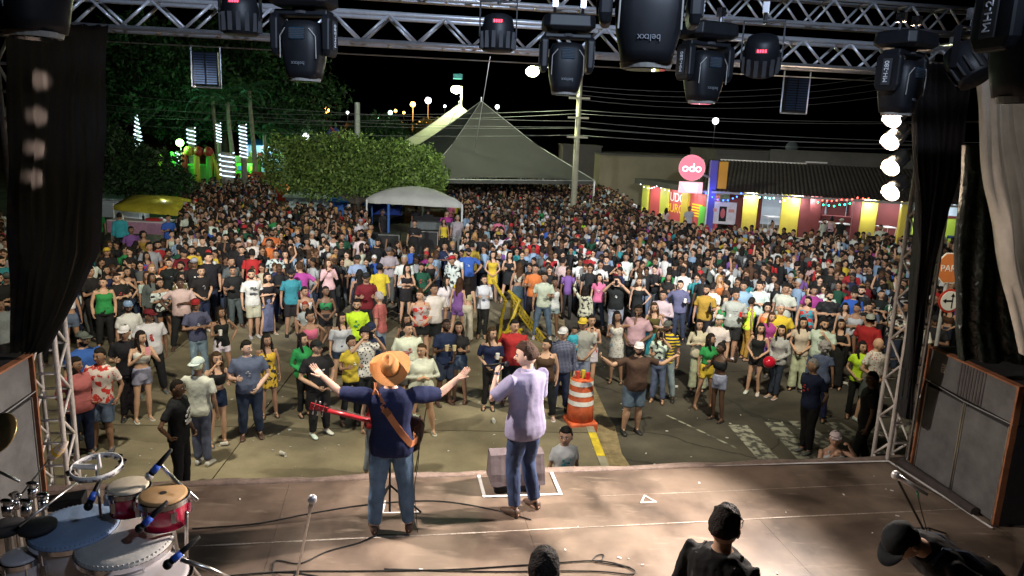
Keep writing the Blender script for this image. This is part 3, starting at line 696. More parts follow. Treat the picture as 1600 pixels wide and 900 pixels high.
# ---------------------------------------------------------------- trees
def leafmat(name, c, c2):
    m = mat(name, c, .55, spec=.3); n_, l_, b_ = nodes(m)
    gi = n_.new('ShaderNodeNewGeometry'); r_ = n_.new('ShaderNodeValToRGB'); r_.color_ramp.elements[0].color = (*c,1); r_.color_ramp.elements[1].color = (*c2,1)
    l_.new(gi.outputs['Random Per Island'], r_.inputs[0]); l_.new(r_.outputs[0], b_.inputs['Base Color'])
    return m
LEAF1 = leafmat('topiary_leaves', (.035,.075,.015), (.24,.36,.08)); LEAF2 = leafmat('dark_leaves', (.010,.03,.012), (.035,.08,.025))
LEAF3 = leafmat('palm_leaves', (.02,.07,.03), (.06,.14,.05)); BARK = mat('bark', (.09,.075,.06), .9, 0, .4, 6, .6, 20)
def leaf_cloud(blobs, n, size, shell=.35):
    """leaf quads spread through lumpy ellipsoid blobs (centre, radii)"""
    wts = np.array([b[1][0]*b[1][1]*b[1][2] for b in blobs])**.66; wts /= wts.sum()
    V = []; 
    for (c, r), wt in zip(blobs, wts):
        k = int(n*wt); d = rng.normal(size=(k,3)); d /= np.linalg.norm(d, axis=1)[:,None]
        rad = 1-shell*rng.random(k)**1.6
        lump = np.array([noise.noise(Vector(x*2.6)+Vector(c)) for x in d])*.34+np.array([noise.noise(Vector(x*7)+Vector(c)) for x in d])*.17
        p = np.array(c)+d*np.array(r)*(rad+lump)[:,None]
        a = rng.normal(size=(k,3)); a /= np.linalg.norm(a, axis=1)[:,None]
        b = np.cross(a, rng.normal(size=(k,3))); b /= np.linalg.norm(b, axis=1)[:,None]
        s_ = size*(.6+.8*rng.random(k))[:,None]
        V.append(np.stack([p-a*s_, p-b*s_*.45, p+a*s_, p+b*s_*.45], 1))
    V = np.concatenate(V).reshape(-1,3); me = bpy.data.meshes.new('leaves'); nf = len(V)//4
    me.vertices.add(len(V)); me.vertices.foreach_set('co', V.ravel()); me.loops.add(len(V)); me.loops.foreach_set('vertex_index', np.arange(len(V)))
    me.polygons.add(nf); me.polygons.foreach_set('loop_start', np.arange(nf)*4); me.update(calc_edges=True); return me
def tree(label, base, h, blobs, n, size, mt, r=.2, name='tree', group=None, cat='tree', lean=0):
    t = thing(name, label, cat, base, group=group)
    me = leaf_cloud(blobs, n, size); me.materials.append(mt); put('crown', me, t)
    g = Geo(); top = min(b[0][2] for b in blobs); pts = [(0,0,0),(.05+lean*.3,.03,h*.4),(lean*.7,-.04,h*.7),(lean,0,h)]
    g.tube(pts, [r*1.3,r,r*.85,r*.6], 10)
    for c, rr_ in blobs[:8]:
        a = Vector(pts[2]); b = Vector(c); g.tube([a, a.lerp(b,.5)+Vector((.1,.1,-.15)), b], [r*.5,r*.3,r*.12], 7)
    g.build('trunk', BARK, t, smooth=True); return t
tc_ = D(558,262,40); bl = []
for k in range(9):
    f = -1+2*k/8; bl.append(((f*3.5, random.uniform(-.5,.5), tc_.z+.28*math.cos(f*1.3)-.22+random.uniform(-.08,.08)-f*.10), (1.35,1.5,1.68-.22*abs(f)**2)))
tree('wide clipped topiary tree with dense green leaves behind the control tent', (tc_.x,40,0), 1.7, bl, 34000, .105, LEAF1, .22)
bt = D(205,268,38)
tree('dark loose tree over the yellow canopy, beside the left curtain', (bt.x,38,0), 2.6, [((-1.2,0,bt.z+.6),(2.0,1.6,1.5)),((.9,0,bt.z+.1),(1.9,1.6,1.2)),((-2.2,.3,bt.z+1.8),(1.4,1.3,1.2)),((.4,0,bt.z-.6),(1.7,1.4,.7)),((2.2,.2,bt.z-.5),(1.0,1,.7))], 9000, .12, LEAF2, .2)
for k, (x, y, Y, rx, rz_, lab) in enumerate([(210,110,62,6,4.5,'tall dark tree behind the left curtain, leftmost of the green lit trees'),(300,150,66,5.5,4.5,'tall dark tree above the green flood lamp'),(345,110,72,6,5,'tall dark green lit tree behind the left strobe panel'),(440,130,70,6,4.6,'tall dark tree left of the orange street lamp, above the fairground'),(470,205,62,3.2,1.6,'low green tree just behind the topiary tree on its left'),(590,205,75,3.4,1.7,'low dark tree behind the topiary tree, beside the grey pole')]):
    c = D(x, y, Y)
    tree(lab, (c.x,Y,0), c.z-rz_*.6, [((0,0,c.z),(rx*.8,rx*.6,rz_*.8)),((-rx*.5,0,c.z-rz_*.35),(rx*.5,rx*.5,rz_*.5)),((rx*.5,.5,c.z-rz_*.25),(rx*.5,rx*.5,rz_*.5)),((rx*.1,-.5,c.z+rz_*.5),(rx*.5,rx*.5,rz_*.5)),((0,-rx*.4,c.z-rz_*.5),(rx*.6,rx*.3,rz_*.4))], 7000, .22, LEAF2, .3, group='tall trees behind the fairground')
def frond(g, base, az, el, L, droop, w=.35):
    pts = []; p = Vector(base); e = el
    for i in range(9):
        pts.append(p.copy()); p = p+Vector((math.cos(az)*math.cos(e), math.sin(az)*math.cos(e), math.sin(e)))*L/8; e -= droop/8
    g.tube(pts, [.03-.003*i for i in range(9)], 4)
    side = Vector((-math.sin(az), math.cos(az), 0))
    for i in range(1,9):
        for s_ in (-1,1):
            for q in (0,.5):
                a = pts[i].lerp(pts[i-1], q); d = (pts[i]-pts[i-1]).normalized()
                tip = a+side*s_*w*(1.2-i*.08)+d*.25-Vector((0,0,.18)); g.add([a-d*.04,a+d*.05,tip],[(0,1,2)])
def palm(label, x, ytop, Y, nf=15, L=2.2, lights=None, r=.16):
    c = D(x, ytop, Y); t = thing('palm_tree', label, 'palm tree', (c.x,Y,0), group='palms of the fairground square')
    g = Geo(); pts = [(.1*math.sin(i*.5),0,c.z*i/10) for i in range(11)]; g.tube(pts, [r*(1.25-.05*i) for i in range(11)], 10); g.build('trunk', BARK2, t, smooth=True)
    g = Geo()
    for k in range(nf): frond(g, pts[-1], 2*math.pi*k/nf+random.uniform(-.15,.15), random.uniform(.2,1.2), L*random.uniform(.8,1.1), random.uniform(1.2,2.2))
    g.build('crown', LEAF3, t); return t
BARK2 = mat('pale_palm_bark', (.22,.20,.16), .85, 0, .3, 6)
for a in [('palm with a pale trunk, directly under the left strobe panel',334,150,56),('palm with a slim trunk right of the spiral lit trunks',358,160,52),('palm with the tallest fan of fronds between the strobe panel and the moving head',392,142,54),('small palm at the left end of the topiary tree',415,210,58)]: palm(*a)
LEDW = mat('cool_led', (.8,.9,1), .3, emit=(.62,.80,1), estr=2.6)
def light_spiral(label, x, y0, y1, Y, r, turns, mt=LEDW, cone=False):
    a = D(x,y0,Y); b = D(x,y1,Y); N = turns*12; g = Geo(); pts = []
    for i in range(N+1):
        f = i/N; rr_ = r*(.15+.85*f if cone else 1); pts.append((a.x+rr_*math.cos(i*math.pi/6), Y+rr_*math.sin(i*math.pi/6), a.z+(b.z-a.z)*f))
    t = thing('light_spiral', label, 'string lights', (0,0,0), group='white light spirals in the fairground')
    g.tube(pts, .035, 4); g.build('led_rope', mt, t)
    g = Geo(); g.tube([(a.x,Y,0),(a.x,Y,a.z)], [r*.8,r*.2] if cone else r*.85, 8); g.build('trunk', BARK2, t)
light_spiral('narrow white light cone far left between the dark trees', 213, 180, 232, 50, .35, 8, cone=True)
light_spiral('short white light spiral right of the green flood lamp', 298, 199, 225, 52, .28, 4)
light_spiral('white light spiral on a thin trunk under the left strobe panel', 341, 192, 222, 50, .15, 6)
light_spiral('tall bright white light spiral on a trunk right of the palms', 379, 194, 246, 50, .24, 9)
light_spiral('wide low white light spiral around the base of a palm', 354, 238, 276, 47, .45, 5)
light_spiral('thin dim white light spiral left of the green inflatable', 277, 236, 262, 50, .12, 5)
GREENL = mat('green_flood', (.2,1,.1), .3, emit=(.25,1,.12), estr=30)
p = D(281,223,49); t = thing('green_flood_lamp', 'bright green flood lamp above the green inflatable castle', 'flood lamp', p)
g = Geo(); g.ell((0,0,0),(.24,.24,.24),12,8); g.build('bulb', GREENL, t, smooth=True); g = Geo(); g.tube([(0,.1,-p.z),(0,.1,0)], .04, 6); g.build('post', STEEL, t)
lamp('green_light', 'POINT', p+Vector((0,-.5,0)), 260, (.25,1,.35), size=.3)
lamp('green_light', 'POINT', D(350,225,58), 520, (.25,1,.5), size=.5)
p = D(35,233,30); t = thing('blue_lamp', 'small blue glowing lamp left of the black curtain', 'lamp', p); g = Geo(); g.ell((0,0,0),(.10,.10,.12),10,6); g.build('bulb', mat('blue_glow', (.02,.05,.9), .3, emit=(.03,.08,1), estr=6), t, smooth=True); g = Geo(); g.tube([(0,.05,-p.z),(0,.05,0)], .02, 6); g.build('post', STEEL, t)
# inflatable castle and stalls of the fairground
INF = [mat('inflatable_green', (.10,.55,.06), .5), mat('inflatable_yellow', (.5,.5,.05), .5), mat('inflatable_red', (.35,.04,.02), .5), mat('inflatable_blue', (.03,.15,.6), .5)]
p = D(300,262,50); t = thing('inflatable_castle', 'green and yellow inflatable castle with red balls under the green flood lamp', 'inflatable castle', (p.x,50,0)); t.scale = (.85,.85,.92)
g = Geo(); g.box((0,0,1.3),(1.7,1.2,1.3)); g.build('body', INF[0], t, bevel=.25)
for k in range(5):
    x = -1.9+.95*k; g = Geo(); g.tube([(x,-1.3,0),(x,-1.3,3.2),(x,-1.3,3.5)], [.22,.22,.1], 12); g.build('column', INF[(1,0,2,1,0)[k]], t, smooth=True)
for k in range(3):
    g = Geo(); g.ell((.4+.75*k,-1.3,3.6),(.36,.36,.36),12,8); g.build('ball', INF[2 if k else 1], t, smooth=True)
g = Geo(); g.tube([(1.9,-1.2,1.5),(2.2,-1.2,3.4),(2.7,-1.2,1.4)], .26, 12); g.build('arch', INF[1], t, smooth=True)
WALLO = mat('stall_orange_glow', (.75,.25,.06), .6, emit=(1,.35,.1), estr=.6); WALLW = mat('stall_white', (.7,.8,.85), .6, 0, .1)  # orange stall walls glow by themselves, standing in for lamplight
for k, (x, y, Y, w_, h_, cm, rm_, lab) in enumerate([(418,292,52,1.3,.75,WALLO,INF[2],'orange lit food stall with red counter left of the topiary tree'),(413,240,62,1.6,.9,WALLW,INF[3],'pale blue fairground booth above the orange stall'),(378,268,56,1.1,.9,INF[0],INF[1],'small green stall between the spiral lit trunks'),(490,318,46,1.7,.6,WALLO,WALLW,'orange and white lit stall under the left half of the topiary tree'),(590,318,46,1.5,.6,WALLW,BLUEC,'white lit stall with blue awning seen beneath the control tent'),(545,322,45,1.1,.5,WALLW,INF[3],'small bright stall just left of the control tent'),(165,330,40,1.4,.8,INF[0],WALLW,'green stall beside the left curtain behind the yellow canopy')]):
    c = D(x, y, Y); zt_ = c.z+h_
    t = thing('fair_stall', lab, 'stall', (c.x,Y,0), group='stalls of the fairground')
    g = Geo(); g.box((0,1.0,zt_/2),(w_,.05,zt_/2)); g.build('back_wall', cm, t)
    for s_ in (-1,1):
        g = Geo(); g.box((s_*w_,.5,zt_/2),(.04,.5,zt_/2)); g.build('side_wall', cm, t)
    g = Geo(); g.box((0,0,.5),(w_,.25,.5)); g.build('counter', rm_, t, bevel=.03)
    g = Geo(); g.loft([[(x_,-.45,zt_-.25),(x_,-.45,zt_-.2),(x_,1.1,zt_+.2),(x_,1.1,zt_+.15)] for x_ in (-w_-.1,w_+.1)]); g.build('awning', rm_, t)
    for i in range(5):
        g = Geo(); g.box((-w_*.8+w_*.4*i,.9,zt_*.72),(w_*.13,.04,.16)); g.build('goods', INF[(i+k) % 4], t)
    lamp('stall_lamp', 'POINT', (c.x,Y+.3,zt_-.35), 60, [(1,.55,.25),(.6,.8,1),(.5,1,.5),(1,.75,.5),(.75,.88,1),(.7,.85,1),(.4,1,.3)][k], size=.1)
# blue and red gable of a booth seen over the topiary tree
p = D(517,215,58); t = thing('gable_booth', 'dark blue gabled booth roof with red edge poking above the topiary tree', 'booth', (p.x,58,0))
g = Geo(); g.add([(-1.1,0,p.z-.6),(1.1,0,p.z-.6),(0,0,p.z+.75),(-1.1,2,p.z-.6),(1.1,2,p.z-.6),(0,2,p.z+.75)], [(0,1,2),(5,4,3),(0,2,5,3),(1,4,5,2),(0,3,4,1)]); g.build('roof', mat('booth_blue', (.02,.03,.15), .5), t)
g = Geo(); g.tube([(0,-.03,p.z+.78),(1.15,-.03,p.z-.62)], .07, 6); g.build('edge_board', INF[2], t); g = Geo(); g.box((0,1,(p.z-.6)/2),(1.0,.9,(p.z-.6)/2-.01)); g.build('wall', DARKG, t)
# ---------------------------------------------------------------- bar on the right
YCOL = mat('yellow_column', (.62,.47,.05), .6, 0, .1, 2); REDW = mat('brick_red_wall', (.14,.022,.02), .7, 0, .15, 2)
LBW = mat('pale_blue_wall', (.62,.72,.80), .7, 0, .06, 2); BEIGE = mat('beige_render', (.26,.22,.15), .85, 0, .15, .5); DKW = mat('dark_plaster', (.10,.09,.085), .9, 0, .25, .6)
TILE = mat('roof_tile', (.075,.06,.055), .85, 0, .4, 3, .3, 20)
FA = Vector((11.2,43.0,0)); FB = Vector((26.5,38.2,0)); FD = (FB-FA).normalized(); FN = Vector((-FD.y,FD.x,0)); FL = (FB-FA).length
def onF(x):                                     # distance along the bar front seen at the photo column x
    d = _ray(x, 350); a = Vector((d.x,d.y)); M_ = Matrix(((a.x,-FD.x),(a.y,-FD.y))); s_ = M_.inverted() @ Vector((FA.x,FA.y)); return s_[1]
ZE = D(1232,303,(FA+FD*onF(1232)).y).z
bar_t = thing('bar_building', 'low corner bar with yellow columns, red walls and tiled roof behind the crowd', 'bar', FA); bar_t.matrix_basis = Matrix.Translation(FA) @ Matrix((FD, FN, Vector((0,0,1)))).transposed().to_4x4()
def bx(name, x0, x1, y0, y1, z0, z1, mt, parent=bar_t, bevel=0):
    g = Geo(); g.box(((x0+x1)/2,(y0+y1)/2,(z0+z1)/2), (abs(x1-x0)/2,abs(y1-y0)/2,abs(z1-z0)/2)); return g.build(name, mt, parent, bevel=bevel)
bx('floor', -.3, FL+4, -.6, 8, 0, .16, CONC)
bx('back_wall', -.1, FL+4, 5.6, 5.8, .16, ZE+.9, LBW)
bx('ceiling', .0, FL+4, -.2, 5.55, ZE+.02, ZE+.08, mat('white_ceiling', (.8,.82,.85), .8))
for (a, b) in [(1135,1158),(1182,1188),(1262,1282),(1340,1350)]:
    a_, b_ = onF(a), onF(b)
    bx('red_wall', a_, b_, 1.2, 5.5, .16, ZE, REDW)
for (a, b, mt, dy) in [(1158,1181,YCOL,0),(1218,1246,YCOL,0),(1342,1367,YCOL,0),(1404,1420,YCOL,0)]:
    a_, b_ = onF(a), onF(b); bx('column', a_, b_, -.25, .35, .16, ZE-.02, mt, bevel=.02)
bx('column_face', onF(1246)+.01, onF(1262), -.2, .35, .16, ZE-.02, REDW); bx('column_face', onF(1330), onF(1342)-.01, -.2, .35, .16, ZE-.02, REDW)
bx('red_wainscot', onF(1282), onF(1300), 4.9, 5.4, .16, ZE, REDW)
bx('red_wainscot', onF(1372), onF(1420), 2.4, 2.6, .16, ZE-.35, REDW)
bx('counter', onF(1290), onF(1345), 2.8, 3.4, .16, 1.2, REDW)
bx('red_panel', onF(1305), onF(1338), 5.45, 5.55, .16, 2.3, REDW)
bx('green_wall', onF(1440), FL+3, 2.2, 2.4, .16, 1.55, mat('lime_wall', (.45,.6,.06), .7)); bx('red_rail', onF(1440), FL+3, 2.15, 2.42, 1.56, 1.68, REDW); bx('window_wall', onF(1440), FL+3, 2.25, 2.4, 1.69, ZE, LBW)
# tiled roof of rows of curved tiles
nT = int((FL+5)/.22); g = Geo(); prof = []
for i in range(nT*6+1): 
    x = -.6+i*.22/6; prof.append((x, .05*abs(math.sin(math.pi*i/6))))
rows_ = [[(x, -1.1, ZE-.02+h) for x, h in prof],[(x, 2.2, ZE+.75+h) for x, h in prof],[(x, 5.6, ZE+1.5+h) for x, h in prof]]
g.loft(rows_, (0,0), closed=False); g.build('tiled_roof', TILE, bar_t, smooth=True)
bx('fascia', -.6, FL+5, -1.0, -.9, ZE-.14, ZE-.03, mat('pale_fascia', (.4,.38,.36), .7))
bx('upper_wall', onF(1195), FL+5, 5.85, 6.1, 0, ZE+2.35, DKW); bx('gutter', onF(1110), onF(1260), 5.62, 5.78, ZE+1.52, ZE+1.6, PAINT_W); bx('gutter', onF(1258), onF(1296), 5.62, 5.78, ZE+1.62, ZE+1.70, PAINT_W)
LAMPM = mat('tube_lamp', (1,1,1), .3, emit=(.85,.95,1), estr=14)
for (x, yy) in [(1170,-.75),(1206,2.5),(1240,-.75),(1265,1.0),(1320,3.0),(1352,-.75),(1400,1.2),(1462,1.5)]:  # front ones under the eave are added to brighten the yellow columns
    u = onF(x); o = bx('ceiling_lamp', u-.3, u+.3, yy-.06, yy+.06, ZE-.10, ZE-.03, LAMPM); P_ = bar_t.matrix_basis @ Vector((u,yy,ZE-.35)); lamp('bar_lamp', 'POINT', P_, 100, (.82,.92,1), size=.15)
for k, (x, yy, lab) in enumerate([(1208,3.2,'table in the bar between the first two yellow columns'),(1292,2.0,'table in the bar left of the red counter'),(1322,1.6,'table in the bar right of the red counter'),(1392,1.5,'table in the bar right of the third yellow column')]):
    P_ = bar_t.matrix_basis @ Vector((onF(x),yy,.16)); t = thing('bar_table', 'white '+lab, 'table', P_, .1, group='tables of the bar')
    g = Geo(); g.box((0,0,.74),(.42,.42,.02)); g.build('tabletop', WHITEP, t)
    for a_ in (-1,1):
        for b__ in (-1,1): g = Geo(); g.tube([(a_*.36,b__*.36,0),(a_*.4,b__*.4,.72)], .02, 5); g.build('leg', WHITEP, t)
# left wing: lit red advertising wall receding from the corner
WA = Vector((8.6,50.5,0)); WD = (FA-WA).normalized(); WN = Vector((-WD.y,WD.x,0)); WL = (FA-WA).length
wing = thing('bar_side_wing', 'receding side of the bar with red poster wall between yellow pillars', 'shop front', WA); wing.matrix_basis = Matrix.Translation(WA) @ Matrix((WD,WN,Vector((0,0,1)))).transposed().to_4x4()
def onW(x):
    d = _ray(x, 330); M_ = Matrix(((d.x,-WD.x),(d.y,-WD.y))); return (M_.inverted() @ Vector((WA.x,WA.y)))[1]
zw = D(1000,287,WA.y).z; 
POST_R = mat('poster_red', (.55,.09,.10), .5); LIME = mat('lime_pillar', (.62,.66,.10), .6)
bx('floor', -.2, WL, -.5, 2, 0, .15, CONC, wing)
bx('wall', 0, WL-.1, .6, .8, .15, zw, POST_R, wing)
bx('awning', -.1, WL+.2, -.6, 1.2, zw+.02, zw+.35, DKW, wing)
for a, b, mt in [(993,1001,LIME),(1021,1032,LIME),(1054,1064,YCOL)]: bx('pillar', onW(a), onW(b), .42, .58, .15, zw, mt, wing)
bx('green_sign_board', onW(1082), onW(1100), .45, .55, .2, 1.4, mat('green_board', (.15,.6,.08), .5), wing)
def wtext(s, x, z, size, mt, dy=.59):
    X_, Z_ = Vector((1,0,0)), Vector((0,-1,0)); M = Matrix((X_, Vector((0,0,1)), Z_)).transposed().to_4x4(); M.translation = (onW(x), dy, z); return text(s, size, mt, wing, M)
YLW = mat('yellow_letters', (.85,.6,.02), .5, emit=(1,.7,.02), estr=.25); WLW = mat('white_letters', (.85,.85,.85), .5, emit=(1,1,1), estr=.25)
wtext('TUDO', 1041, zw-.62, .80, WLW); wtext('BURG', 1041, zw-1.32, .80, YLW)
for k in range(5): bx('menu_line', onW(1068), onW(1084), .56, .59, zw-.85-.17*k, zw-.77-.17*k, YLW, wing)
for x_, p_ in ((1012,260),(1045,260),(1078,260)): lamp('poster_lamp', 'POINT', wing.matrix_basis @ Vector((onW(x_),-.35,zw-.25)), 70, (1,.95,.9), size=.1)
# blue pillar at the corner, banner and round sign
BLP = mat('blue_violet_pillar', (.12,.11,.5), .5)
bp_ = D(1106,330,42.6); t = thing('corner_pillar', 'blue violet corner pillar of the bar beside the round pink sign', 'pillar', (bp_.x,42.2,0)); g = Geo(); g.box((0,0,2.1),(.2,.2,2.1)); g.build('shaft', BLP, t, bevel=.02); g = Geo(); g.box((.5,0,3.4),(.25,.2,.75)); g.build('orange_board', mat('amber_board', (.8,.38,.04), .5), t)
lamp('blue_light', 'POINT', (bp_.x-.3,41.5,2.4), 25, (.2,.25,1), size=.1)
sp_ = D(1081,262,41.5); t = thing('round_sign', 'round pink glowing sign with white lettering above the bar corner', 'sign', (sp_.x,41.5,sp_.z), -.15)
PK = mat('pink_glow', (.8,.12,.2), .4, emit=(1,.22,.32), estr=.75); WG = mat('white_glow', (1,1,1), .4, emit=(1,.9,.9), estr=3)
g = Geo(); g.tube([(0,.12,0),(0,-.12,0)], .70, 40); g.build('disc', PK, t); g = Geo(); g.tube([(0,-.121,0),(0,-.15,0)], .715, 40, cap=(0,0)); g.build('rim', WG, t)
X_, Z_ = Vector((1,0,0)), Vector((0,-1,0)); M = Matrix((X_, Vector((0,0,1)), Z_)).transposed().to_4x4(); M.translation = (0,-.13,-.02); text('odo', .66, WG, t, M, ext=.01)
g = Geo(); g.tube([(.5,.0,-.3),(1.0,.1,-.5),(1.0,.1,-sp_.z)], .06, 8); g.build('bracket', STEEL, t)
sq = D(1079,293,41.5); t = thing('lit_sign_board', 'small pale pink lit sign board just below the round sign', 'sign', (sq.x,41.5,sq.z), -.15)
g = Geo(); g.box((0,0,0),(.64,.08,.31)); g.build('box', mat('pale_pink_glow', (.9,.5,.6), .4, emit=(1,.55,.65), estr=.9), t)
for k in range(3):
    g = Geo(); g.box((.05*(k-1),-.09,.16-.16*k),(.42-.06*k,.006,.03)); g.build('text_line', WG, t)
bn = D(1129,330,41.9); t = thing('shop_banner', 'white food banner with a dark phone picture between the blue pillar and the yellow column', 'banner', (bn.x,bn.y,bn.z), -.28)
g = Geo(); g.box((0,0,-.1),(.74,.03,.62)); g.build('sheet', mat('banner_white', (.72,.66,.66), .6, 0, .15, 3), t)
g = Geo(); g.box((.02,-.035,-.15),(.2,.01,.42)); g.build('dark_picture', BLK, t, bevel=.0); g = Geo(); g.ell((.02,-.046,-.12),(.13,.008,.28),12,8); g.build('food_picture', POST_R, t)
for s_ in (-1,1): g = Geo(); g.box((s_*.48,-.035,.05),(.16,.01,.09)); g.build('print_block', mat('salmon_print', (.7,.3,.22), .6), t)
def garland(label, pts, mt, r=.045, step=.22):
    g = Geo(); L = [Vector(p) for p in pts]
    for a, b in zip(L, L[1:]):
        n = max(1, int((b-a).length/step))
        for i in range(n): 
            p = a.lerp(b, i/n); p.z -= .05*math.sin(math.pi*i/n); g.ell(p, (r,r,r), 6, 4)
    tag(g.build('light_garland', mt, smooth=True), label, 'string lights', 'coloured light garlands along the bar')
def gl(c, e=9): return mat('glow_%d_%d_%d' % tuple(int(v*9) for v in c), c, .3, emit=c, estr=e)
garland('blue light garland sagging across the corner of the bar', [D(1103,302,41.4),D(1113,308,41.4),D(1130,313,41),D(1145,310,40.5),D(1158,302,40.2),D(1172,312,40)], gl((.03,.12,1)))
garland('pale turquoise light garland between the first two yellow columns', [D(1178,305,40),D(1196,309,40),D(1216,308,39.6)], gl((.3,.95,.9)))
garland('violet and pink light garland across the second yellow column', [D(1219,315,39),D(1232,309,39),D(1246,309,38.9)], gl((.5,.2,1)))
garland('green light garland behind the columns of the bar', [D(1278,316,38.4),D(1295,321,38.2),D(1312,320,38),D(1336,315,37.8)], gl((.02,1,.45)))
garland('red light garland along the eave above the last yellow column', [D(1285,313,38.4),D(1315,312,38),D(1340,309,37.5),D(1366,309,37.2)], gl((1,.08,.05)))
garland('white light garland above the red poster wall', [D(1001,288,46),D(1012,294,46),D(1026,291,45),D(1052,299,45)], gl((.9,.95,1),4), .035)
# two folding chairs and a table seen past the curtain
def fold_chair(x, y, Y, rz, lab):
    p = D(x,y,Y); t = thing('folding_chair', lab, 'chair', (p.x,Y,.16), rz, 'blue folding chairs of the bar')
    g = Geo(); g.box((0,0,.45),(.22,.2,.015)); g.build('seat', BLUES, t); g = Geo(); g.box((0,.2,.8),(.22,.015,.08)); g.build('backrest', BLUES, t)
    for s_ in (-1,1):
        g = Geo(); g.tube([(s_*.2,-.2,0),(s_*.2,.2,.85)], .014, 6); g.build('leg', BLK, t); g = Geo(); g.tube([(s_*.18,.22,0),(s_*.18,-.15,.46)], .014, 6); g.build('leg', BLK, t)
fold_chair(1470,378,37.5,.3,'blue folding chair against the lime wall, nearest the right curtain'); fold_chair(1487,380,37.2,-.4,'blue folding chair against the lime wall, beside the plastic sheet')
# walls and buildings behind
def block(name, lab, cat, x0, y0, x1, y1, Y, mt, dep=3, roof=True, cap=True):
    a = D(x0,y0,Y); b = D(x1,y1,Y); t = thing(name, lab, cat, (a.x,Y,0)); W = b.x-a.x; H = (a.z+b.z)/2 if False else a.z
    g = Geo(); g.box((W/2,dep/2,H/2),(W/2,dep/2,H/2)); g.build('wall', mt, t)
    if cap: g = Geo(); g.box((W/2,dep/2,H+.06),(W/2+.08,dep/2+.08,.06)); g.build('parapet', DKW, t)
    return t
block('warehouse', 'large blank beige warehouse wall behind the bar at the right of the utility pole', 'building', 938,242,1190,242, 56, BEIGE, 8)
b2 = block('warehouse', 'dark flat roofed building behind the tiled bar roof', 'building', 1120,236,1560,236, 53, DKW, 8)
b3 = block('warehouse', 'dark house left of the blank beige wall behind the utility pole', 'building', 880,228,940,228, 60, DKW, 6)
for k, (x, y) in enumerate([(1236,240),(1274,250)]):
    p = D(x,y,50); 
    if k == 0:
        t = thing('satellite_dish', 'satellite dish standing on the roof behind the bar', 'satellite dish', p); g = Geo(); g.ell((0,0,.4),(.42,.12,.42),14,8); g.build('dish', DARKG, t, smooth=True); g = Geo(); g.tube([(0,.1,-1.2),(0,.1,.4)], .04, 6); g.build('mast', STEEL, t)
    else:
        t = thing('roof_vent', 'pale roof vent with a flat cap on the building behind the bar', 'vent', p); g = Geo(); g.tube([(0,0,-.8),(0,0,.35)], .28, 10); g.build('pipe', STEEL, t); g = Geo(); g.box((0,0,.45),(.6,.4,.05)); g.build('cap', PAINT_W, t)
# white low wall with sitting people
a = D(945,296,50); b = D(995,322,49); t = thing('white_wall', 'low white wall sloping down left of the red poster wall', 'wall', (0,0,0))
g = Geo(); g.loft([[(p.x,p.y,0),(p.x,p.y,p.z),(p.x+.1,p.y+.3,p.z),(p.x+.1,p.y+.3,0)] for p in (a,b)]); g.build('masonry', mat('white_masonry', (.62,.68,.72), .8, 0, .1), t)
# ---------------------------------------------------------------- poles, street lamps, wires
WIREM = mat('wire_grey', (.25,.25,.24), .6, 0)
POLE = mat('concrete_pole', (.45,.43,.30), .85, 0, .2, 3, .2)
pt = D(907,120,40); pole = thing('utility_pole', 'tall pale concrete utility pole right of the big tent carrying the brightest street lamp', 'utility pole', (pt.x,40,0))
g = Geo(); g.tube([(0,0,0),(0,0,pt.z+.3)], [.19,.12], 12); g.build('shaft', POLE, pole, smooth=True)
g = Geo(); v = STREET_A-Vector((pt.x,40,0)); g.tube([(0,0,pt.z-.9),(v.x*.4,0,v.z+.15),(v.x*.85,0,v.z+.2),(v.x,0,v.z+.12)], .04, 8); g.build('lamp_arm', STEEL, pole, smooth=True)
SLM = mat('street_lamp_glow', (1,1,.8), .3, emit=(.93,1,.62), estr=90)
g = Geo(); g.ell((v.x,0,v.z+.06),(.34,.2,.1),12,8); g.build('lamp_housing', STEEL, pole, smooth=True)
g = Geo(); g.ell((v.x,-.02,v.z-.05),(.34,.26,.26),12,8); g.build('lamp_glass', SLM, pole, smooth=True)
for k in range(3): g = Geo(); g.box((0,-.1,5.2+1.0*k),(.55,.05,.05)); g.build('cross_arm', POLE, pole)
pB = STREET_B; t = thing('street_lamp', 'bright white street lamp directly above the second tent', 'street lamp', (pB.x,pB.y,0))
g = Geo(); g.tube([(0.4,.3,0),(0.4,.3,pB.z+.3)], .09, 8); g.build('post', POLE, t); g = Geo(); g.ell((0,0,pB.z),(.42,.3,.30),12,8); g.build('lamp_glass', SLM, t, smooth=True); g = Geo(); g.box((0.1,.1,pB.z+1.0),(.35,.2,.18)); g.build('lamp_housing', mat('teal_housing', (.05,.25,.25), .5, emit=(.1,.5,.5), estr=.25), t)
pg = D(558,160,72); t = thing('utility_pole', 'grey concrete pole standing behind the topiary tree', 'utility pole', (pg.x,72,0)); g = Geo(); g.tube([(0,0,0),(0,0,pg.z)], [.32,.25], 10); g.build('shaft', WPOST, t)
for k in range(6):
    a = D(800,[190,203,208,222,187,196][k],40+.3*k); zz = a.z; nm = ['lowest','second','third','fourth','fifth','highest'][k]
    wire('power_line', 'pale power line from the left trees to the utility pole, '+nm+' strand of six', [(-26,44+k,zz+.9-.25*k),(pt.x,40+.2*k,zz+.15+.12*k)], .009, WIREM, 'power line', sag=.35, group='power lines')
    wire('power_line', 'pale power line running right from the utility pole, '+nm+' strand of six', [(pt.x,40+.2*k,zz+.15+.12*k),(34,37+k,zz+.35+.3*k)], .009, WIREM, 'power line', sag=.5, group='power lines')
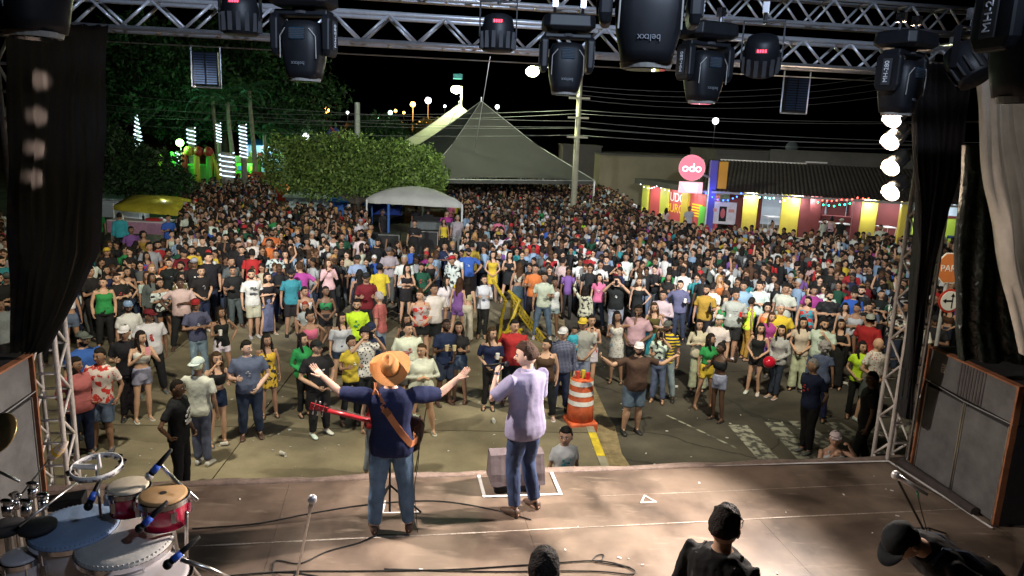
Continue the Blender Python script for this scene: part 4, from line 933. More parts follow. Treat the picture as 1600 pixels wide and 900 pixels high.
for k in range(4): wire('power_line', 'faint high wire right of the utility pole, %s of four' % ['lowest','second','third','highest'][k], [D(903,155-7*k,40),D(1500,128-12*k,44)], .007, WIREM, 'power line', sag=.9, group='power lines')
wire('power_line', 'thin wire dropping past the tent apex from the LED par light', [D(766,88,20),D(742,235,22)], .006, STEEL, 'cable')
ORL = mat('sodium_glow', (1,.5,.1), .3, emit=(1,.42,.06), estr=16); WHL = mat('white_far_glow', (1,1,1), .3, emit=(.9,.97,1), estr=12)
GRL = mat('greenish_far_glow', (.7,1,.9), .3, emit=(.6,1,.85), estr=8)
for k, (x, y, Y, r_, mt, lab) in enumerate([(510,172,110,.42,ORL,'orange street lamp shining between the left moving head and the grey pole'),(645,163,120,.42,ORL,'largest orange street lamp left of the tent apexes'),(669,157,120,.5,WHL,'white street lamp just right of the largest orange one'),(777,167,90,.24,WHL,'white lamp right of the big tent apex'),(1118,189,130,.55,WHL,'lone white lamp in the dark sky right of the utility pole'),(610,176,170,.5,GRL,'greenish white lamp, right one of the far trio'),(601,180,170,.42,GRL,'greenish white lamp, middle one of the far trio'),(590,183,170,.5,GRL,'greenish white lamp, left one of the far trio'),(618,173,180,.35,ORL,'small orange lamp right of the far greenish trio'),(631,176,180,.3,ORL,'smallest orange lamp below the largest orange one'),(543,176,140,.25,WHL,'tiny white lamp left of the grey pole'),(695,166,150,.25,WHL,'tiny white lamp beside the second tent apex'),(461,182,90,.3,WHL,'white lamp among the palms, left of the orange street lamp'),(467,186,90,.22,WHL,'small white lamp lowest among the palms'),(478,213,60,.24,WHL,'white lamp glowing at the top left edge of the topiary tree'),(606,188,150,.3,ORL,'dim orange lamp over the lit trees behind the topiary tree')]):
    p = D(x,y,Y); t = thing('distant_street_lamp', lab, 'street lamp', (p.x,Y,0), group='distant street lamps'); g = Geo(); g.ell((0,0,p.z),(r_,r_,r_),10,6); g.build('glow_globe', mt, t, smooth=True); g = Geo(); g.tube([(0,.2,0),(0,.2,p.z)], .08, 5); g.build('post', DKW, t)
lamp('street_light', 'POINT', D(645,168,118), 5000, (1,.5,.12), size=.4)
LEAFO = leafmat('street_tree_leaves', (.06,.09,.02), (.16,.17,.04))
for k, (x, y, Y) in enumerate([(612,204,112),(652,208,108),(676,200,116)]):
    c = D(x,y,Y); tree(['round tree lit orange by the street lamp, left of three','round tree lit orange by the street lamp, middle of three','round tree lit orange by the street lamp, right of three'][k], (c.x,Y,0), c.z-.5, [((0,0,c.z),(2.2,2,1.6)),((1.2,.3,c.z-.5),(1.4,1.4,1.1))], 1500, .22, LEAFO, .2, group='far street trees')
c = D(505,190,115); t = thing('far_house', 'low far house with a reddish roof right of the grey pole', 'house', (D(508,192,105).x,105,0))
for k, (x, y, lab) in enumerate([(508,193,'far low house with a reddish roof lit by an orange lamp'),(575,200,'dark far house behind the grey pole'),(540,196,'low far house left of the grey pole')]):
    p = D(x,y,100+8*k)
    if k: t = thing('far_house', lab, 'house', (p.x,100+8*k,0))
    else: t['label'] = lab; t.location = (p.x,100,0)
    g = Geo(); g.box((0,1.5,p.z/2-.3),(2.2,2,p.z/2-.3)); g.build('wall', BEIGE, t); g = Geo(); z_ = p.z-.6; g.add([(-2.5,-.7,z_),(2.5,-.7,z_),(2.5,3.7,z_),(-2.5,3.7,z_),(-2.5,1.5,z_+.9),(2.5,1.5,z_+.9)], [(0,1,5,4),(2,3,4,5),(0,4,3),(1,2,5),(3,2,1,0)]); g.build('roof', TILE, t)
# ---------------------------------------------------------------- traffic signs, barrel, barricade
sg = D(1485,419,13.5); SGX = sg
SIGNR = mat('sign_orange_brown', (.55,.17,.05), .45, 0, .1, 5); SW = mat('sign_white', (.72,.70,.66), .4); SRED = mat('sign_red', (.45,.04,.02), .45)
ANG = .12
t = thing('stop_sign', 'worn orange brown octagonal PARE sign partly behind the black plastic sheet', 'traffic sign', (sg.x,13.5,0), ANG)
r8 = 21/1155*13.9*1.22
def octo(r, y): return [(r*math.cos(math.pi/8+k*math.pi/4), y, sg.z+r*math.sin(math.pi/8+k*math.pi/4)) for k in range(8)]
g = Geo(); g.loft([octo(r8,.0), octo(r8,.012)]); g.build('rim', SW, t); g = Geo(); g.loft([octo(r8*.93,-.004), octo(r8*.93,.0)]); g.build('plate', SIGNR, t)
M = Matrix((Vector((1,0,0)), Vector((0,0,1)), Vector((0,-1,0)))).transposed().to_4x4(); M.translation = (0,-.006,sg.z-.01); text('PARE', r8*.57, SW, t, M)
g = Geo(); g.tube([(0,.04,0),(0,.04,sg.z+.1)], .035, 10); g.build('post', STEEL, t)
s2 = D(1484,470,13.4); t = thing('direction_sign', 'round white sign with red ring and black left and straight arrows below the PARE sign', 'traffic sign', (s2.x,13.4,s2.z), ANG)
g = Geo(); g.tube([(0,.008,0),(0,-.004,0)], .225, 32); g.build('red_ring', SRED, t); g = Geo(); g.tube([(0,-.004,0),(0,-.010,0)], .185, 32); g.build('plate', SW, t)
g = Geo(); y = -.014
g.add([(.03,y,-.14),(.055,y,-.14),(.055,y,.10),(.03,y,.10)], [(0,1,2,3)]); g.add([(.0,y,.08),(.085,y,.08),(.0425,y,.15)], [(0,1,2)]); g.add([(-.09,y,-.015),(.03,y,-.015),(.03,y,.015),(-.09,y,.015)], [(0,1,2,3)]); g.add([(-.08,y,-.045),(-.08,y,.045),(-.15,y,0)], [(0,2,1)])
g.build('arrow', BLK, t)
# traffic barrel
bp0 = G(905,668); t = thing('traffic_barrel', 'orange traffic barrel with white reflective bands left of the man in the brown shirt', 'traffic barrel', bp0, .25)
g = Geo(); g.box((0,0,.09),(.27,.27,.09)); g.build('base', ORANGE, t, bevel=.03)
g = Geo(); g.tube([(0,0,.18),(0,0,.42),(0,0,.44),(0,0,.62),(0,0,.64),(0,0,.80),(0,0,.82),(0,0,.95),(0,0,.97)], [.250,.245,.238,.232,.225,.218,.212,.206,.19], 28); g.build('drum', ORANGE, t, smooth=True)
for z0_, r_ in ((.50,.242),(.68,.230),(.87,.216)): g = Geo(); g.tube([(0,0,z0_),(0,0,z0_+.085)], [r_,r_-.006], 28, cap=(0,0)); g.build('white_band', REFL_W, t, smooth=True)
for k, (dx, dy, mt, h_) in enumerate([(-.08,0,mat('red_can', (.5,.06,.03), .4),.13),(.02,.03,mat('yellow_drink', (.6,.5,.05), .3),.15),(.1,-.03,mat('red_cup', (.5,.02,.02), .4),.12)]):
    g = Geo(); g.tube([(0,0,0),(0,0,h_)], [.035,.042], 10); tag(g.build('cup', mt, loc=(bp0.x+dx,bp0.y+dy,.972)), ['orange red can standing on top of the traffic barrel','yellow drink cup standing on top of the traffic barrel','red cup at the right edge of the traffic barrel top'][k], 'cup')
# folding yellow barricades lying in the crowd
def barpts(*pp): return [G(x, y, z) for x, y, z in pp]
t = thing('barricade', 'yellow steel barricade frame tipped over left of the hatched ramp', 'barricade', G(800,545)); o_ = t.location.copy()
for pts in ([(783,500,.3),(790,470,.9)],[(790,470,.9),(770,438,1.2)],[(783,500,.3),(780,545,.05)],[(780,545,.05),(800,500,.4)],[(800,500,.4),(812,470,.9)],[(812,470,.9),(795,455,1.0)],[(780,548,.05),(822,540,.05)],[(822,540,.05),(800,500,.5)],[(786,520,.3),(815,515,.3)]):
    g = Geo(); g.tube([p-o_ for p in barpts(*pts)], .045, 8); g.build('tube', YEL, t)
t = thing('hatched_barrier', 'yellow and black hatched barrier board sloping down right of the yellow barricade', 'barrier', (0,0,0))
a0, a1 = G(800,462,.95), G(852,530,.25)
g = Geo(); g.tube([a0,a1], .03, 6); g.build('top_rail', YEL, t); dn = Vector((0,0,-.24)); g = Geo(); g.tube([a0+dn,a1+dn], .03, 6); g.build('bottom_rail', YEL, t)
for i in range(15):
    p = a0.lerp(a1, (i+.5)/15); g = Geo(); g.tube([p+Vector((-.03,0,-.02)),p+dn+Vector((.03,0,.02))], .018, 4); g.build('hatch_bar', YEL, t)
g = Geo(); g.tube([a1,Vector((a1.x,a1.y,0))], .035, 6); g.build('leg', YEL, t); g = Geo(); g.tube([a0,Vector((a0.x,a0.y,0))], .035, 6); g.build('leg', YEL, t)
t = thing('yellow_post', 'straight yellow hinged post held upright left of the woman in white trousers', 'post', (0,0,0)); g = Geo(); g.tube([G(706,500,.1),G(711,447,1.45)], .05, 8); g.build('post', YEL, t)
# ---------------------------------------------------------------- percussion and stands on the stage
BCOV = mat('blue_grey_cover', (.20,.29,.44), .6, 0, .12, 4, .2, 20); SKIN_D = mat('drum_skin', (.62,.55,.42), .55, 0, .12, 10); TAN = mat('tan_head', (.50,.30,.13), .5, 0, .15, 8)
DRED = mat('drum_red', (.42,.01,.05), .2, 0, .1, coat=.6); DWH = mat('drum_white', (.55,.52,.53), .35, 0, .06); BLUET = mat('blue_tape', (.02,.09,.5), .45)
STAND = mat('stand_chrome', (.62,.6,.58), .28, .95, .1)
def drum(label, c, r, h, shell, head, cover=False, tilt=(0,0), logo=False, lugs=6):
    t = thing('drum', label, 'drum', c); t.rotation_euler = (tilt[0], tilt[1], 0)
    g = Geo(); g.tube([(0,0,-h),(0,0,-h*.5),(0,0,-.03)], [r*.86,r*.93,r*.97], 32, cap=(1,0)); g.build('shell', shell, t, smooth=True)
    g = Geo(); g.tube([(0,0,-.045),(0,0,-.012)], [r*1.05,r*1.05], 32, cap=(0,0)); g.tube([(0,0,-.012),(0,0,-.008)], [r*1.05,r*.97], 32, cap=(0,0)); g.build('hoop', CHROME, t, smooth=True)
    g = Geo()
    if cover: g.tube([(0,0,-.05),(0,0,-.01),(0,0,.012),(0,0,.020)], [r*1.0,r*1.03,r*.97,r*.80], 40); 
    else: g.tube([(0,0,-.02),(0,0,.004),(0,0,.009)], [r*.96,r*.95,r*.86], 32)
    g.build('head', head, t, smooth=True)
    if cover:
        g = Geo()
        for k in range(60):
            a = 2*math.pi*k/60; g.tube([(r*1.0*math.cos(a),r*1.0*math.sin(a),-.03),(r*.985*math.cos(a+.03),r*.985*math.sin(a+.03),.012)], .005, 4)
        g.build('cover_gather', head, t)
    for k in range(lugs):
        a = 2*math.pi*k/lugs+.3; g = Geo(); x, y = r*1.03*math.cos(a), r*1.03*math.sin(a)
        g.tube([(x,y,-.03),(x,y,-h*.45)], .006, 6); g.box((x*.97,y*.97,-h*.5),(.014,.014,.035)); g.build('lug', CHROME, t)
    g = Geo(); g.tube([(0,0,-h*.97),(0,0,-h*.99)], [r*.92,r*.9], 32); g.build('bottom_hoop', CHROME, t)
    if logo: g = Geo(); g.tube([(0,0,.009),(0,0,.012)], [.022,.022], 16); g.build('oval_logo', BLKM, t)
    return t
def atz(x, y, z): return G(x, y, z)
def stand(label, c, h, name='drum_stand', legs=3, cat='stand'):
    t = thing(name, label, cat, (c[0],c[1],SZ))
    g = Geo(); g.tube([(0,0,.15),(0,0,h)], .016, 8); g.build('pole', STAND, t)
    for k in range(legs):
        a = 2*math.pi*k/legs+.5; g = Geo(); g.tube([(0,0,.4),(.28*math.cos(a),.28*math.sin(a),.02)], .011, 6); g.tube([(.28*math.cos(a),.28*math.sin(a),.02),(.31*math.cos(a),.31*math.sin(a),.0)], .016, 6); g.build('leg', STAND, t)
    return t
b1 = atz(200,758,2.98); drum('small red bongo drum with pale skin, left of the tan headed red drum', b1, .135, .19, DRED, SKIN_D)
b2_ = atz(255,772,2.98); drum('red drum with tan head and a dark oval badge, nearest the stage middle', b2_, .155, .21, DRED, TAN, logo=True)
d1 = atz(116,822,2.72); drum('white drum with blue grey cloth cover, the left one of the two', d1, .262, .30, DWH, BCOV, cover=True, tilt=(.05,0))
d2 = atz(195,846,2.68); drum('white drum with cloth cover crossed by microphone shadows, the right one of the two', d2, .285, .32, DWH, mat('grey_beige_cover', (.48,.48,.46), .65, 0, .15, 4, .2, 20), cover=True, tilt=(.05,.0))
d3 = atz(226,898,2.58); drum('white headed drum cut by the bottom frame edge', d3, .27, .3, DWH, DWH)
d4 = atz(32,868,2.62); drum('small white barrel drum with dark rim at the lower left', d4, .115, .30, DWH, DWH)
for k, (c, h, lab) in enumerate([((b1+b2_)/2,1.25,'chrome stand under the two red drums'),(d1,.86,'chrome stand under the left blue covered drum'),(d2+Vector((.1,.25,0)),.8,'chrome stand under the right covered drum'),(d3,.7,'chrome stand under the white headed drum'),(d4,.72,'chrome stand under the small white barrel drum')]): stand(lab, c, h)
for k, (x, y, lab) in enumerate([(8,822,'round black practice pad at the left frame edge'),(58,820,'round black practice pad left of the blue covered drum')]):
    c = atz(x, y, 2.78); t = thing('drum_pad', lab, 'drum pad', c); g = Geo(); g.tube([(0,0,-.03),(0,0,.0),(0,0,.008)], [.11,.115,.105], 28); g.build('pad', BLKM, t, smooth=True); g = Geo(); g.tube([(0,0,-1.2),(0,0,-.03)], .014, 8); g.build('pole', STAND, t)
c = atz(92,785,2.62); t = thing('cowbell', 'black angular block bell behind the left blue covered drum', 'cowbell', c, .3); g = Geo(); g.loft([[(-.17,-.05,-.03),(-.17,.05,-.03),(-.17,.05,.03),(-.17,-.05,.03)],[(.17,-.08,-.06),(.17,.08,-.06),(.17,.08,.05),(.17,-.08,.05)]]); g.build('bell', BLK, t, bevel=.008); g = Geo(); g.tube([(0,0,-1.0),(0,0,-.05)], .012, 6); g.build('pole', STAND, t)
# chrome wing stand with clamps on the far left
for k, (x, y, h) in enumerate([(25,790,.25),(52,772,.2),(42,800,.2),(68,790,.16),(12,800,.2)]):
    c = atz(x, y, 2.75); t = thing('chrome_clamp', ['chrome clamp post with a wing nut at the far left, leftmost but one','tallest chrome clamp post behind the black pads','chrome clamp post in front of the black pads','chrome clamp post nearest the left blue covered drum','leftmost chrome clamp post by the frame edge'][k], 'clamp', c)
    g = Geo(); g.tube([(0,0,-1.0),(0,0,h*.4)], .02, 8); g.build('post', STAND, t); g = Geo(); g.tube([(0,0,-.02),(0,0,.05)], .035, 10); g.ell((0,0,.08),(.05,.016,.02),8,6); g.build('wing_nut', CHROME, t, smooth=True)
def rod(name, label, a, b, r, mt, cat='rod'):
    g = Geo(); g.tube([a,b], r, 8); return tag(g.build(name, mt, smooth=True), label, cat)
rod('thin_rod','long thin metal arm running from the chrome clamps up towards the tambourine', atz(30,822,2.85), atz(135,742,2.95), .009, STAND, 'rod')
rod('thin_rod','short metal arm entering from the left frame edge above the clamps', atz(-10,733,3.0), atz(30,752,2.95), .010, STAND, 'rod')
c = D(-2,677,5.2); t = thing('cymbal', 'bronze cymbal edge at the left frame border', 'cymbal', c); g = Geo(); g.tube([(0,0,0),(0,0,.008),(0,0,.03)], [.16,.155,.03], 28); o = g.build('disc', mat('bronze', (.55,.38,.16), .3, .9, .2, 10), t, smooth=True); t.rotation_euler = (.9,-.4,0)
# tambourine on its stand
c = atz(151,730,3.1); t = thing('tambourine', 'white tambourine with jingles mounted beyond the red drums', 'tambourine', c); t.rotation_euler = (.12,0,0)
g = Geo(); R_ = .15; N = 36
g.loft([[( (R_+dx)*math.cos(a), (R_+dx)*math.sin(a), dz) for a in [2*math.pi*i/N for i in range(N)]] for dx, dz in ((0,-.02),(.008,-.02),(.008,.02),(0,.02),(0,-.02))], (0,0)); g.build('ring', WHITEP, t, smooth=True)
for k in range(12):
    a = 2*math.pi*k/12; g = Geo(); x, y = (R_+.004)*math.cos(a), (R_+.004)*math.sin(a); g.tube([(x,y,-.008),(x,y,-.004)], .028, 12); g.tube([(x,y,.004),(x,y,.008)], .028, 12); g.build('jingle', CHROME, t)
g = Geo(); g.tube([(-R_,0,.0),(0,.0,.0)], .02, 6); g.tube([(.01,.02,-.02),(.01,.02,.09)], .012, 8); g.build('handle', WHITEP, t)
rod('stand_pole','slim pole holding the tambourine', c+Vector((0,0,-.02)), Vector((c.x,c.y,SZ)), .01, STAND, 'stand')
# yellow shaker on the left tower
a, b = D(77,716,6.2), D(103,693,6.2); t = thing('shaker', 'yellow taped shaker pointing up right in front of the left tower', 'shaker', a); d = b-a
g = Geo(); g.tube([(0,0,0), d*.25, d*.7, d*.9, d*1.12], [.03,.045,.045,.028,.008], 14); g.build('body', mat('pale_gourd', (.62,.52,.45), .6), t, smooth=True); g = Geo(); g.tube([d*.38,d*.52], [.047,.047], 14, cap=(0,0)); g.tube([d*.6,d*.8], [.0465,.038], 14, cap=(0,0)); g.build('yellow_tape', mat('yellow_tape', (.8,.5,.02), .5), t, smooth=True)
rod('thin_rod','thin black arm holding the yellow shaker', D(76,718,6.2), atz(20,790,2.8), .007, BLK, 'rod')
# microphones: boom, blue taped clip and mic body
def mic(label, tip, tail, r=.017, head=.028, blue=True, mt=BLK, headmt=STEEL, parentname='microphone'):
    t = thing(parentname, label, 'microphone', tip); d = tail-tip; L = d.length; d.normalize()
    g = Geo(); g.ell((0,0,0),(head,head,head*1.1),12,8); g.build('grille', headmt, t, smooth=True)
    g = Geo(); g.tube([d*head*.7, d*L*.5, d*L], [r*1.25,r,r*.7], 12); g.build('body', mt, t, smooth=True)
    if blue: g = Geo(); g.tube([d*L*.16, d*L*.42], [r*1.36,r*1.2], 12); g.build('blue_tape', BLUET, t, smooth=True)
    return t
def micpair(lab, x0, y0, x1, y1, z0, z1, **k): return mic(lab, atz(x0,y0,z0), atz(x1,y1,z1), **k)
micpair('silver headed microphone with blue tape between the two red drums', 233,744, 268,702, 3.05,3.22, r=.018)
micpair('black microphone with blue tape above the left blue covered drum', 138,791, 160,742, 2.92,3.05, headmt=BLK)
micpair('black microphone with blue tape pointing down at the right covered drum', 218,826, 262,783, 2.86,3.0, headmt=BLK)
micpair('black microphone with blue tape above the white headed drum at the bottom', 262,882, 312,838, 2.86,2.98, headmt=BLK)
def boom(lab, pts, r=.011): 
    g = Geo(); g.tube([atz(*p) for p in pts], r, 8); return tag(g.build('boom_arm', STAND, smooth=True), lab, 'boom arm')
boom('metal boom arm crossing right of the tan headed red drum', [(250,725,3.1),(275,752,3.0),(309,782,2.9)], .014)
boom('metal boom arm leaning over the right covered drum', [(256,795,2.95),(272,832,2.7),(280,880,2.3)], .014)
boom('metal boom arm at the bottom running right from the lowest microphone', [(283,874,2.9),(330,890,2.8),(362,905,2.7)], .014)
boom('thin vertical support beside the tan headed red drum', [(291,800,2.9),(292,905,2.2)], .012)
boom('thin support leaning right under the red drums', [(270,850,2.5),(315,905,2.2)], .014)
# vocal microphone stands
def mic_stand(label, hx, hy, fx, fy, ztop, tilt_to=None, silver=True, miclab='grey vocal microphone on the stand left of the guitarist'):
    h = atz(hx, hy, ztop); f = G(fx, fy, SZ); t = thing('microphone_stand', label, 'microphone stand', (f.x,f.y,SZ)); o = Vector((f.x,f.y,SZ)); d = (o-h).normalized()
    g = Geo(); g.tube([h+d*.22-o, Vector((0,0,.03))], .010, 8); g.build('pole', STAND if silver else BLK, t)
    for k in range(3):
        a = 2*math.pi*k/3+.4; g = Geo(); g.tube([(0,0,.12),(.27*math.cos(a),.27*math.sin(a),.01)], .009, 6); g.build('leg', BLK, t)
    mic(miclab, h, h+d*.24 if tilt_to is None else h+tilt_to, r=.017, head=.030, blue=False, mt=mat('mic_grey', (.3,.29,.29), .35, .6))
    return t
mic_stand('silver vocal microphone stand standing left of the guitarist', 488,780, 462,915, 3.05)
mic_stand('silver vocal microphone stand near the right speaker stack', 1399,742, 1448,842, 3.02, Vector((.20,-.10,-.10)), silver=False, miclab='silver vocal microphone on the stand near the right speaker stack')
t = thing('cable_clip', 'thin green tipped cable hanging beside the right microphone stand', 'cable', (0,0,0)); g = Geo(); g.tube([atz(1433,770,2.9),atz(1440,800,2.5),G(1452,842,SZ)], .005, 6); g.build('wire', RUB, t)
g = Geo(); g.tube([atz(1433,768,2.92),atz(1435,776,2.82)], .009, 6); g.build('green_tip', mat('green_plug', (.02,.4,.2), .4), t)
# cables on the stage floor
def floor_cable(label, pts, r=.0065):
    P_ = [Vector(G(x,y,SZ+r+.004)) for x, y in pts]; out = []
    for i in range(len(P_)-1):
        p0, p1, p2, p3 = P_[max(i-1,0)], P_[i], P_[i+1], P_[min(i+2,len(P_)-1)]
        for k in range(8):
            t_ = k/8; out.append(.5*((2*p1)+(p2-p0)*t_+(2*p0-5*p1+4*p2-p3)*t_*t_+(3*p1-p0-3*p2+p3)*t_**3))
    out.append(P_[-1]); g = Geo(); g.tube(out, r, 6); return tag(g.build('floor_cable', RUB, smooth=True), label, 'cable')
floor_cable('black cable running from the bottom left to the feet of the guitarist', [(425,895),(428,878),(440,876),(470,880),(510,862),(560,848),(592,836),(640,836)])
floor_cable('black cable looping across the floor left of the bottom centre head', [(300,905),(440,893),(560,892),(700,890),(800,884),(860,880),(925,876),(960,880),(990,890),(985,897),(940,893),(880,892),(760,893),(600,889)])
floor_cable('small cable loop right of the bottom centre head', [(925,876),(932,868),(943,867),(940,875),(930,877),(945,880),(985,886)])
floor_cable('long black cable crossing the stage behind the feet of the guitarist', [(300,826),(400,818),(480,803),(560,790),(640,783),(700,784),(770,796),(830,812)])
floor_cable('cable running along the foot of the right stack', [(1395,722),(1420,748),(1470,775),(1530,812),(1560,824)])
# small stand between the guitarist's legs
c = G(609,800,SZ); t = thing('small_stand', 'thin black stand with tripod foot seen between the legs of the guitarist', 'stand', (c.x,c.y,SZ)); g = Geo(); g.tube([(0,0,0),(0,0,.95)], .012, 6); g.build('pole', BLK, t)
for k in range(3):
    a = 2*math.pi*k/3; g = Geo(); g.tube([(0,0,.3),(.32*math.cos(a),.32*math.sin(a),.01)], .01, 6); g.build('leg', BLK, t)
# ---------------------------------------------------------------- people
SKINM = mat('skin', (.5,.3,.2), .5, 0, spec=.35); n_, l_, b_ = nodes(SKINM)
oi = n_.new('ShaderNodeObjectInfo'); at = n_.new('ShaderNodeAttribute'); at.attribute_name = 'tint'
mx = n_.new('ShaderNodeMix'); mx.data_type = 'RGBA'; l_.new(at.outputs['Alpha'], mx.inputs[0]); l_.new(oi.outputs['Color'], mx.inputs[6]); l_.new(at.outputs['Color'], mx.inputs[7]); l_.new(mx.outputs[2], b_.inputs['Base Color'])
b_.inputs['Subsurface Weight'].default_value = 0
PLAIN = mat('fabric', (.5,)*3, .85, 0, .14, 7, .45, 11, spec=.2, objc=True, dist=.03)
HAIRM = mat('hair', (.5,)*3, .7, 0, .45, 40, .7, 90, spec=.2, objc=True)
SHOEM = mat('shoe', (.5,)*3, .5, 0, .1, 20, objc=True)
def patmat(name, kind, c2=(.8,.8,.8), sc1=30):
    m = mat(name, (.5,)*3, .85, 0, 0, spec=.2, objc=True); n_, l_, b_ = nodes(m)
    tc = n_.new('ShaderNodeTexCoord'); oi = n_.new('ShaderNodeObjectInfo')
    if kind == 'stripe':
        w_ = n_.new('ShaderNodeTexWave'); w_.bands_direction = 'Z'; w_.inputs['Scale'].default_value = sc1; f = w_.outputs[1]; thr = .5
    elif kind == 'plaid':
        a = n_.new('ShaderNodeTexWave'); a.bands_direction = 'Z'; a.inputs['Scale'].default_value = sc1; b = n_.new('ShaderNodeTexWave'); b.bands_direction = 'X'; b.inputs['Scale'].default_value = sc1
        l_.new(tc.outputs['Object'], b.inputs[0]); w_ = a; mm = n_.new('ShaderNodeMath'); mm.operation = 'MAXIMUM'; l_.new(a.outputs[1], mm.inputs[0]); l_.new(b.outputs[1], mm.inputs[1]); f = mm.outputs[0]; thr = .93
    elif kind == 'print':
        w_ = n_.new('ShaderNodeTexVoronoi'); w_.inputs['Scale'].default_value = sc1; f = w_.outputs[0]; thr = .32
    else:
        w_ = n_.new('ShaderNodeTexNoise'); w_.inputs['Scale'].default_value = sc1; w_.inputs['Detail'].default_value = 3; f = w_.outputs[0]; thr = .54
    l_.new(tc.outputs['Object'], w_.inputs[0])
    r_ = n_.new('ShaderNodeMapRange'); r_.inputs[1].default_value = thr-.03; r_.inputs[2].default_value = thr+.03; l_.new(f, r_.inputs[0])
    mx = n_.new('ShaderNodeMix'); mx.data_type = 'RGBA'; l_.new(r_.outputs[0], mx.inputs[0]); l_.new(oi.outputs['Color'], mx.inputs[6]); mx.inputs[7].default_value = (*c2,1); l_.new(mx.outputs[2], b_.inputs['Base Color']); return m
FAB = {'': PLAIN, 'S': patmat('striped_fabric','stripe',(.65,.65,.65),16), 'Q': patmat('plaid_fabric','plaid',(.30,.32,.42),12), 'F': patmat('floral_fabric','blot',(.75,.72,.68),13),
       'R': patmat('red_blot_fabric','blot',(.50,.04,.03),11), 'K': patmat('dark_blot_fabric','blot',(.03,.03,.035),12), 'P': patmat('dotted_fabric','print',(.62,.60,.55),22), 'Y': patmat('yellow_stripe_fabric','stripe',(.7,.5,.03),5)}
DEN = mat('denim', (.5,)*3, .8, 0, .35, 5, .3, 120, spec=.2, objc=True)
H0 = 1.7
BW = {'H':(1.10,1.14,.120,1.08), 'm':(1.0,1.0,.113,1.0), 'w':(.93,.95,.096,.88), 'M':(1.18,1.30,.124,1.15), 'W':(1.18,1.25,.108,1.1), 'c':(.95,.95,.098,.92)}
TOR = {'m':[(.47,.082,.058,0),(.50,.090,.064,.004),(.54,.093,.066,.004),(.59,.086,.060,0),(.64,.083,.058,0),(.70,.093,.064,-.002),(.75,.103,.066,-.004),(.785,.106,.060,0),(.81,.095,.050,.004),(.83,.060,.040,.006),(.85,.034,.034,.004)],
       'w':[(.47,.084,.060,0),(.50,.095,.068,.004),(.54,.100,.072,.008),(.59,.085,.060,.004),(.63,.073,.053,0),(.67,.076,.056,-.003),(.715,.086,.068,-.012),(.75,.088,.066,-.010),(.785,.090,.050,0),(.81,.078,.042,.004),(.83,.048,.034,.006),(.85,.028,.029,.004)]}
ARM = {'dn':((.028,.010,-.168),(.036,-.020,-.315)), 'cl':((.045,.010,-.160),(-.060,-.100,-.255)), 'cr':((.050,-.015,-.160),(-.115,-.105,-.130)), 'hp':((.115,.030,-.125),(.035,-.005,-.235)),
       'cu':((.030,-.010,-.168),(-.015,-.135,-.120)), 'ph':((.055,-.085,-.140),(-.055,-.170,-.015)), 'hi':((.060,-.110,-.030),(-.045,-.135,.100)), 'fc':((.035,-.070,-.150),(-.065,-.110,.015)), 'up':((.085,-.030,.125),(.055,-.040,.275)),
       'hd':((.150,-.010,.060),(.010,-.030,.150)), 'sp':((.150,-.010,-.050),(.285,-.035,.040)), 'pk':((.055,.035,-.155),(.035,-.020,-.270)), 'bk':((.040,.050,-.160),(-.045,.090,-.275)), 'wv':((.140,-.030,.010),(.170,-.060,.155)),
       'ga':((.150,-.035,-.020),(.270,-.080,.075)), 'sm':((-.010,-.085,-.120),(-.085,-.125,.010)), 'sr':((.095,.060,-.135),(.075,-.090,-.160)), 'pt':((.120,-.100,-.050),(.230,-.200,-.060))}
LEG = {'st':((.060,-.012),(.072,.0)), 'wd':((.085,-.01),(.115,.0)), 'cr':((.050,-.02),(.035,-.01)), 'wk':((.055,-.05),(.065,-.01))}
def ringpts(z, rx, ry, y0, n=18, e=2.4): return [(math.copysign(abs(math.cos(a))**(2/e), math.cos(a))*rx*H0, (y0+math.copysign(abs(math.sin(a))**(2/e), math.sin(a))*ry)*H0, z*H0) for a in [2*math.pi*i/n for i in range(n)]]
def torso(g, b, z0, z1, inf=0., flare=0.):
    T = TOR['w' if b in 'wW' else 'm']; kx, ky = BW[b][:2]; zs = [r[0] for r in T]; rr_ = []
    levels = sorted(set([z0, z1]+[z for z in zs if z0 < z < z1]))
    for z in levels:
        v = [np.interp(z, zs, [r[i] for r in T]) for i in (1,2,3)]; f = max(0, (zs[4]-z)/.2)*flare
        q = ky if z < .8 else 1+(ky-1)*.4
        belly = (.022 if b in 'MW' else 0)*math.exp(-((z-.60)/.07)**2)
        rr_.append(ringpts(z, v[0]*(kx if z<.8 else 1+(kx-1)*.5)+inf+f, v[1]*q+inf+f+belly*.5, v[2]-belly*.6))
    g.loft(rr_)
def armj(b, side, pose):
    sx = BW[b][2]; e, w_ = ARM[pose]; s_ = Vector((side*sx, .004, .802)); k = .9 if b == 'c' else 1
    ex = 1.0+(.25 if b in 'MW' else 0)*(1 if abs(e[0]) < .1 else 0)
    E = s_+Vector((side*(e[0]+(.012 if b in 'MW' else 0)), e[1], e[2]))*k; W_ = s_+Vector((side*w_[0], w_[1]-(.03 if b in 'MW' and w_[1] < -.05 else 0), w_[2]))*k
    return s_*H0, E*H0, W_*H0
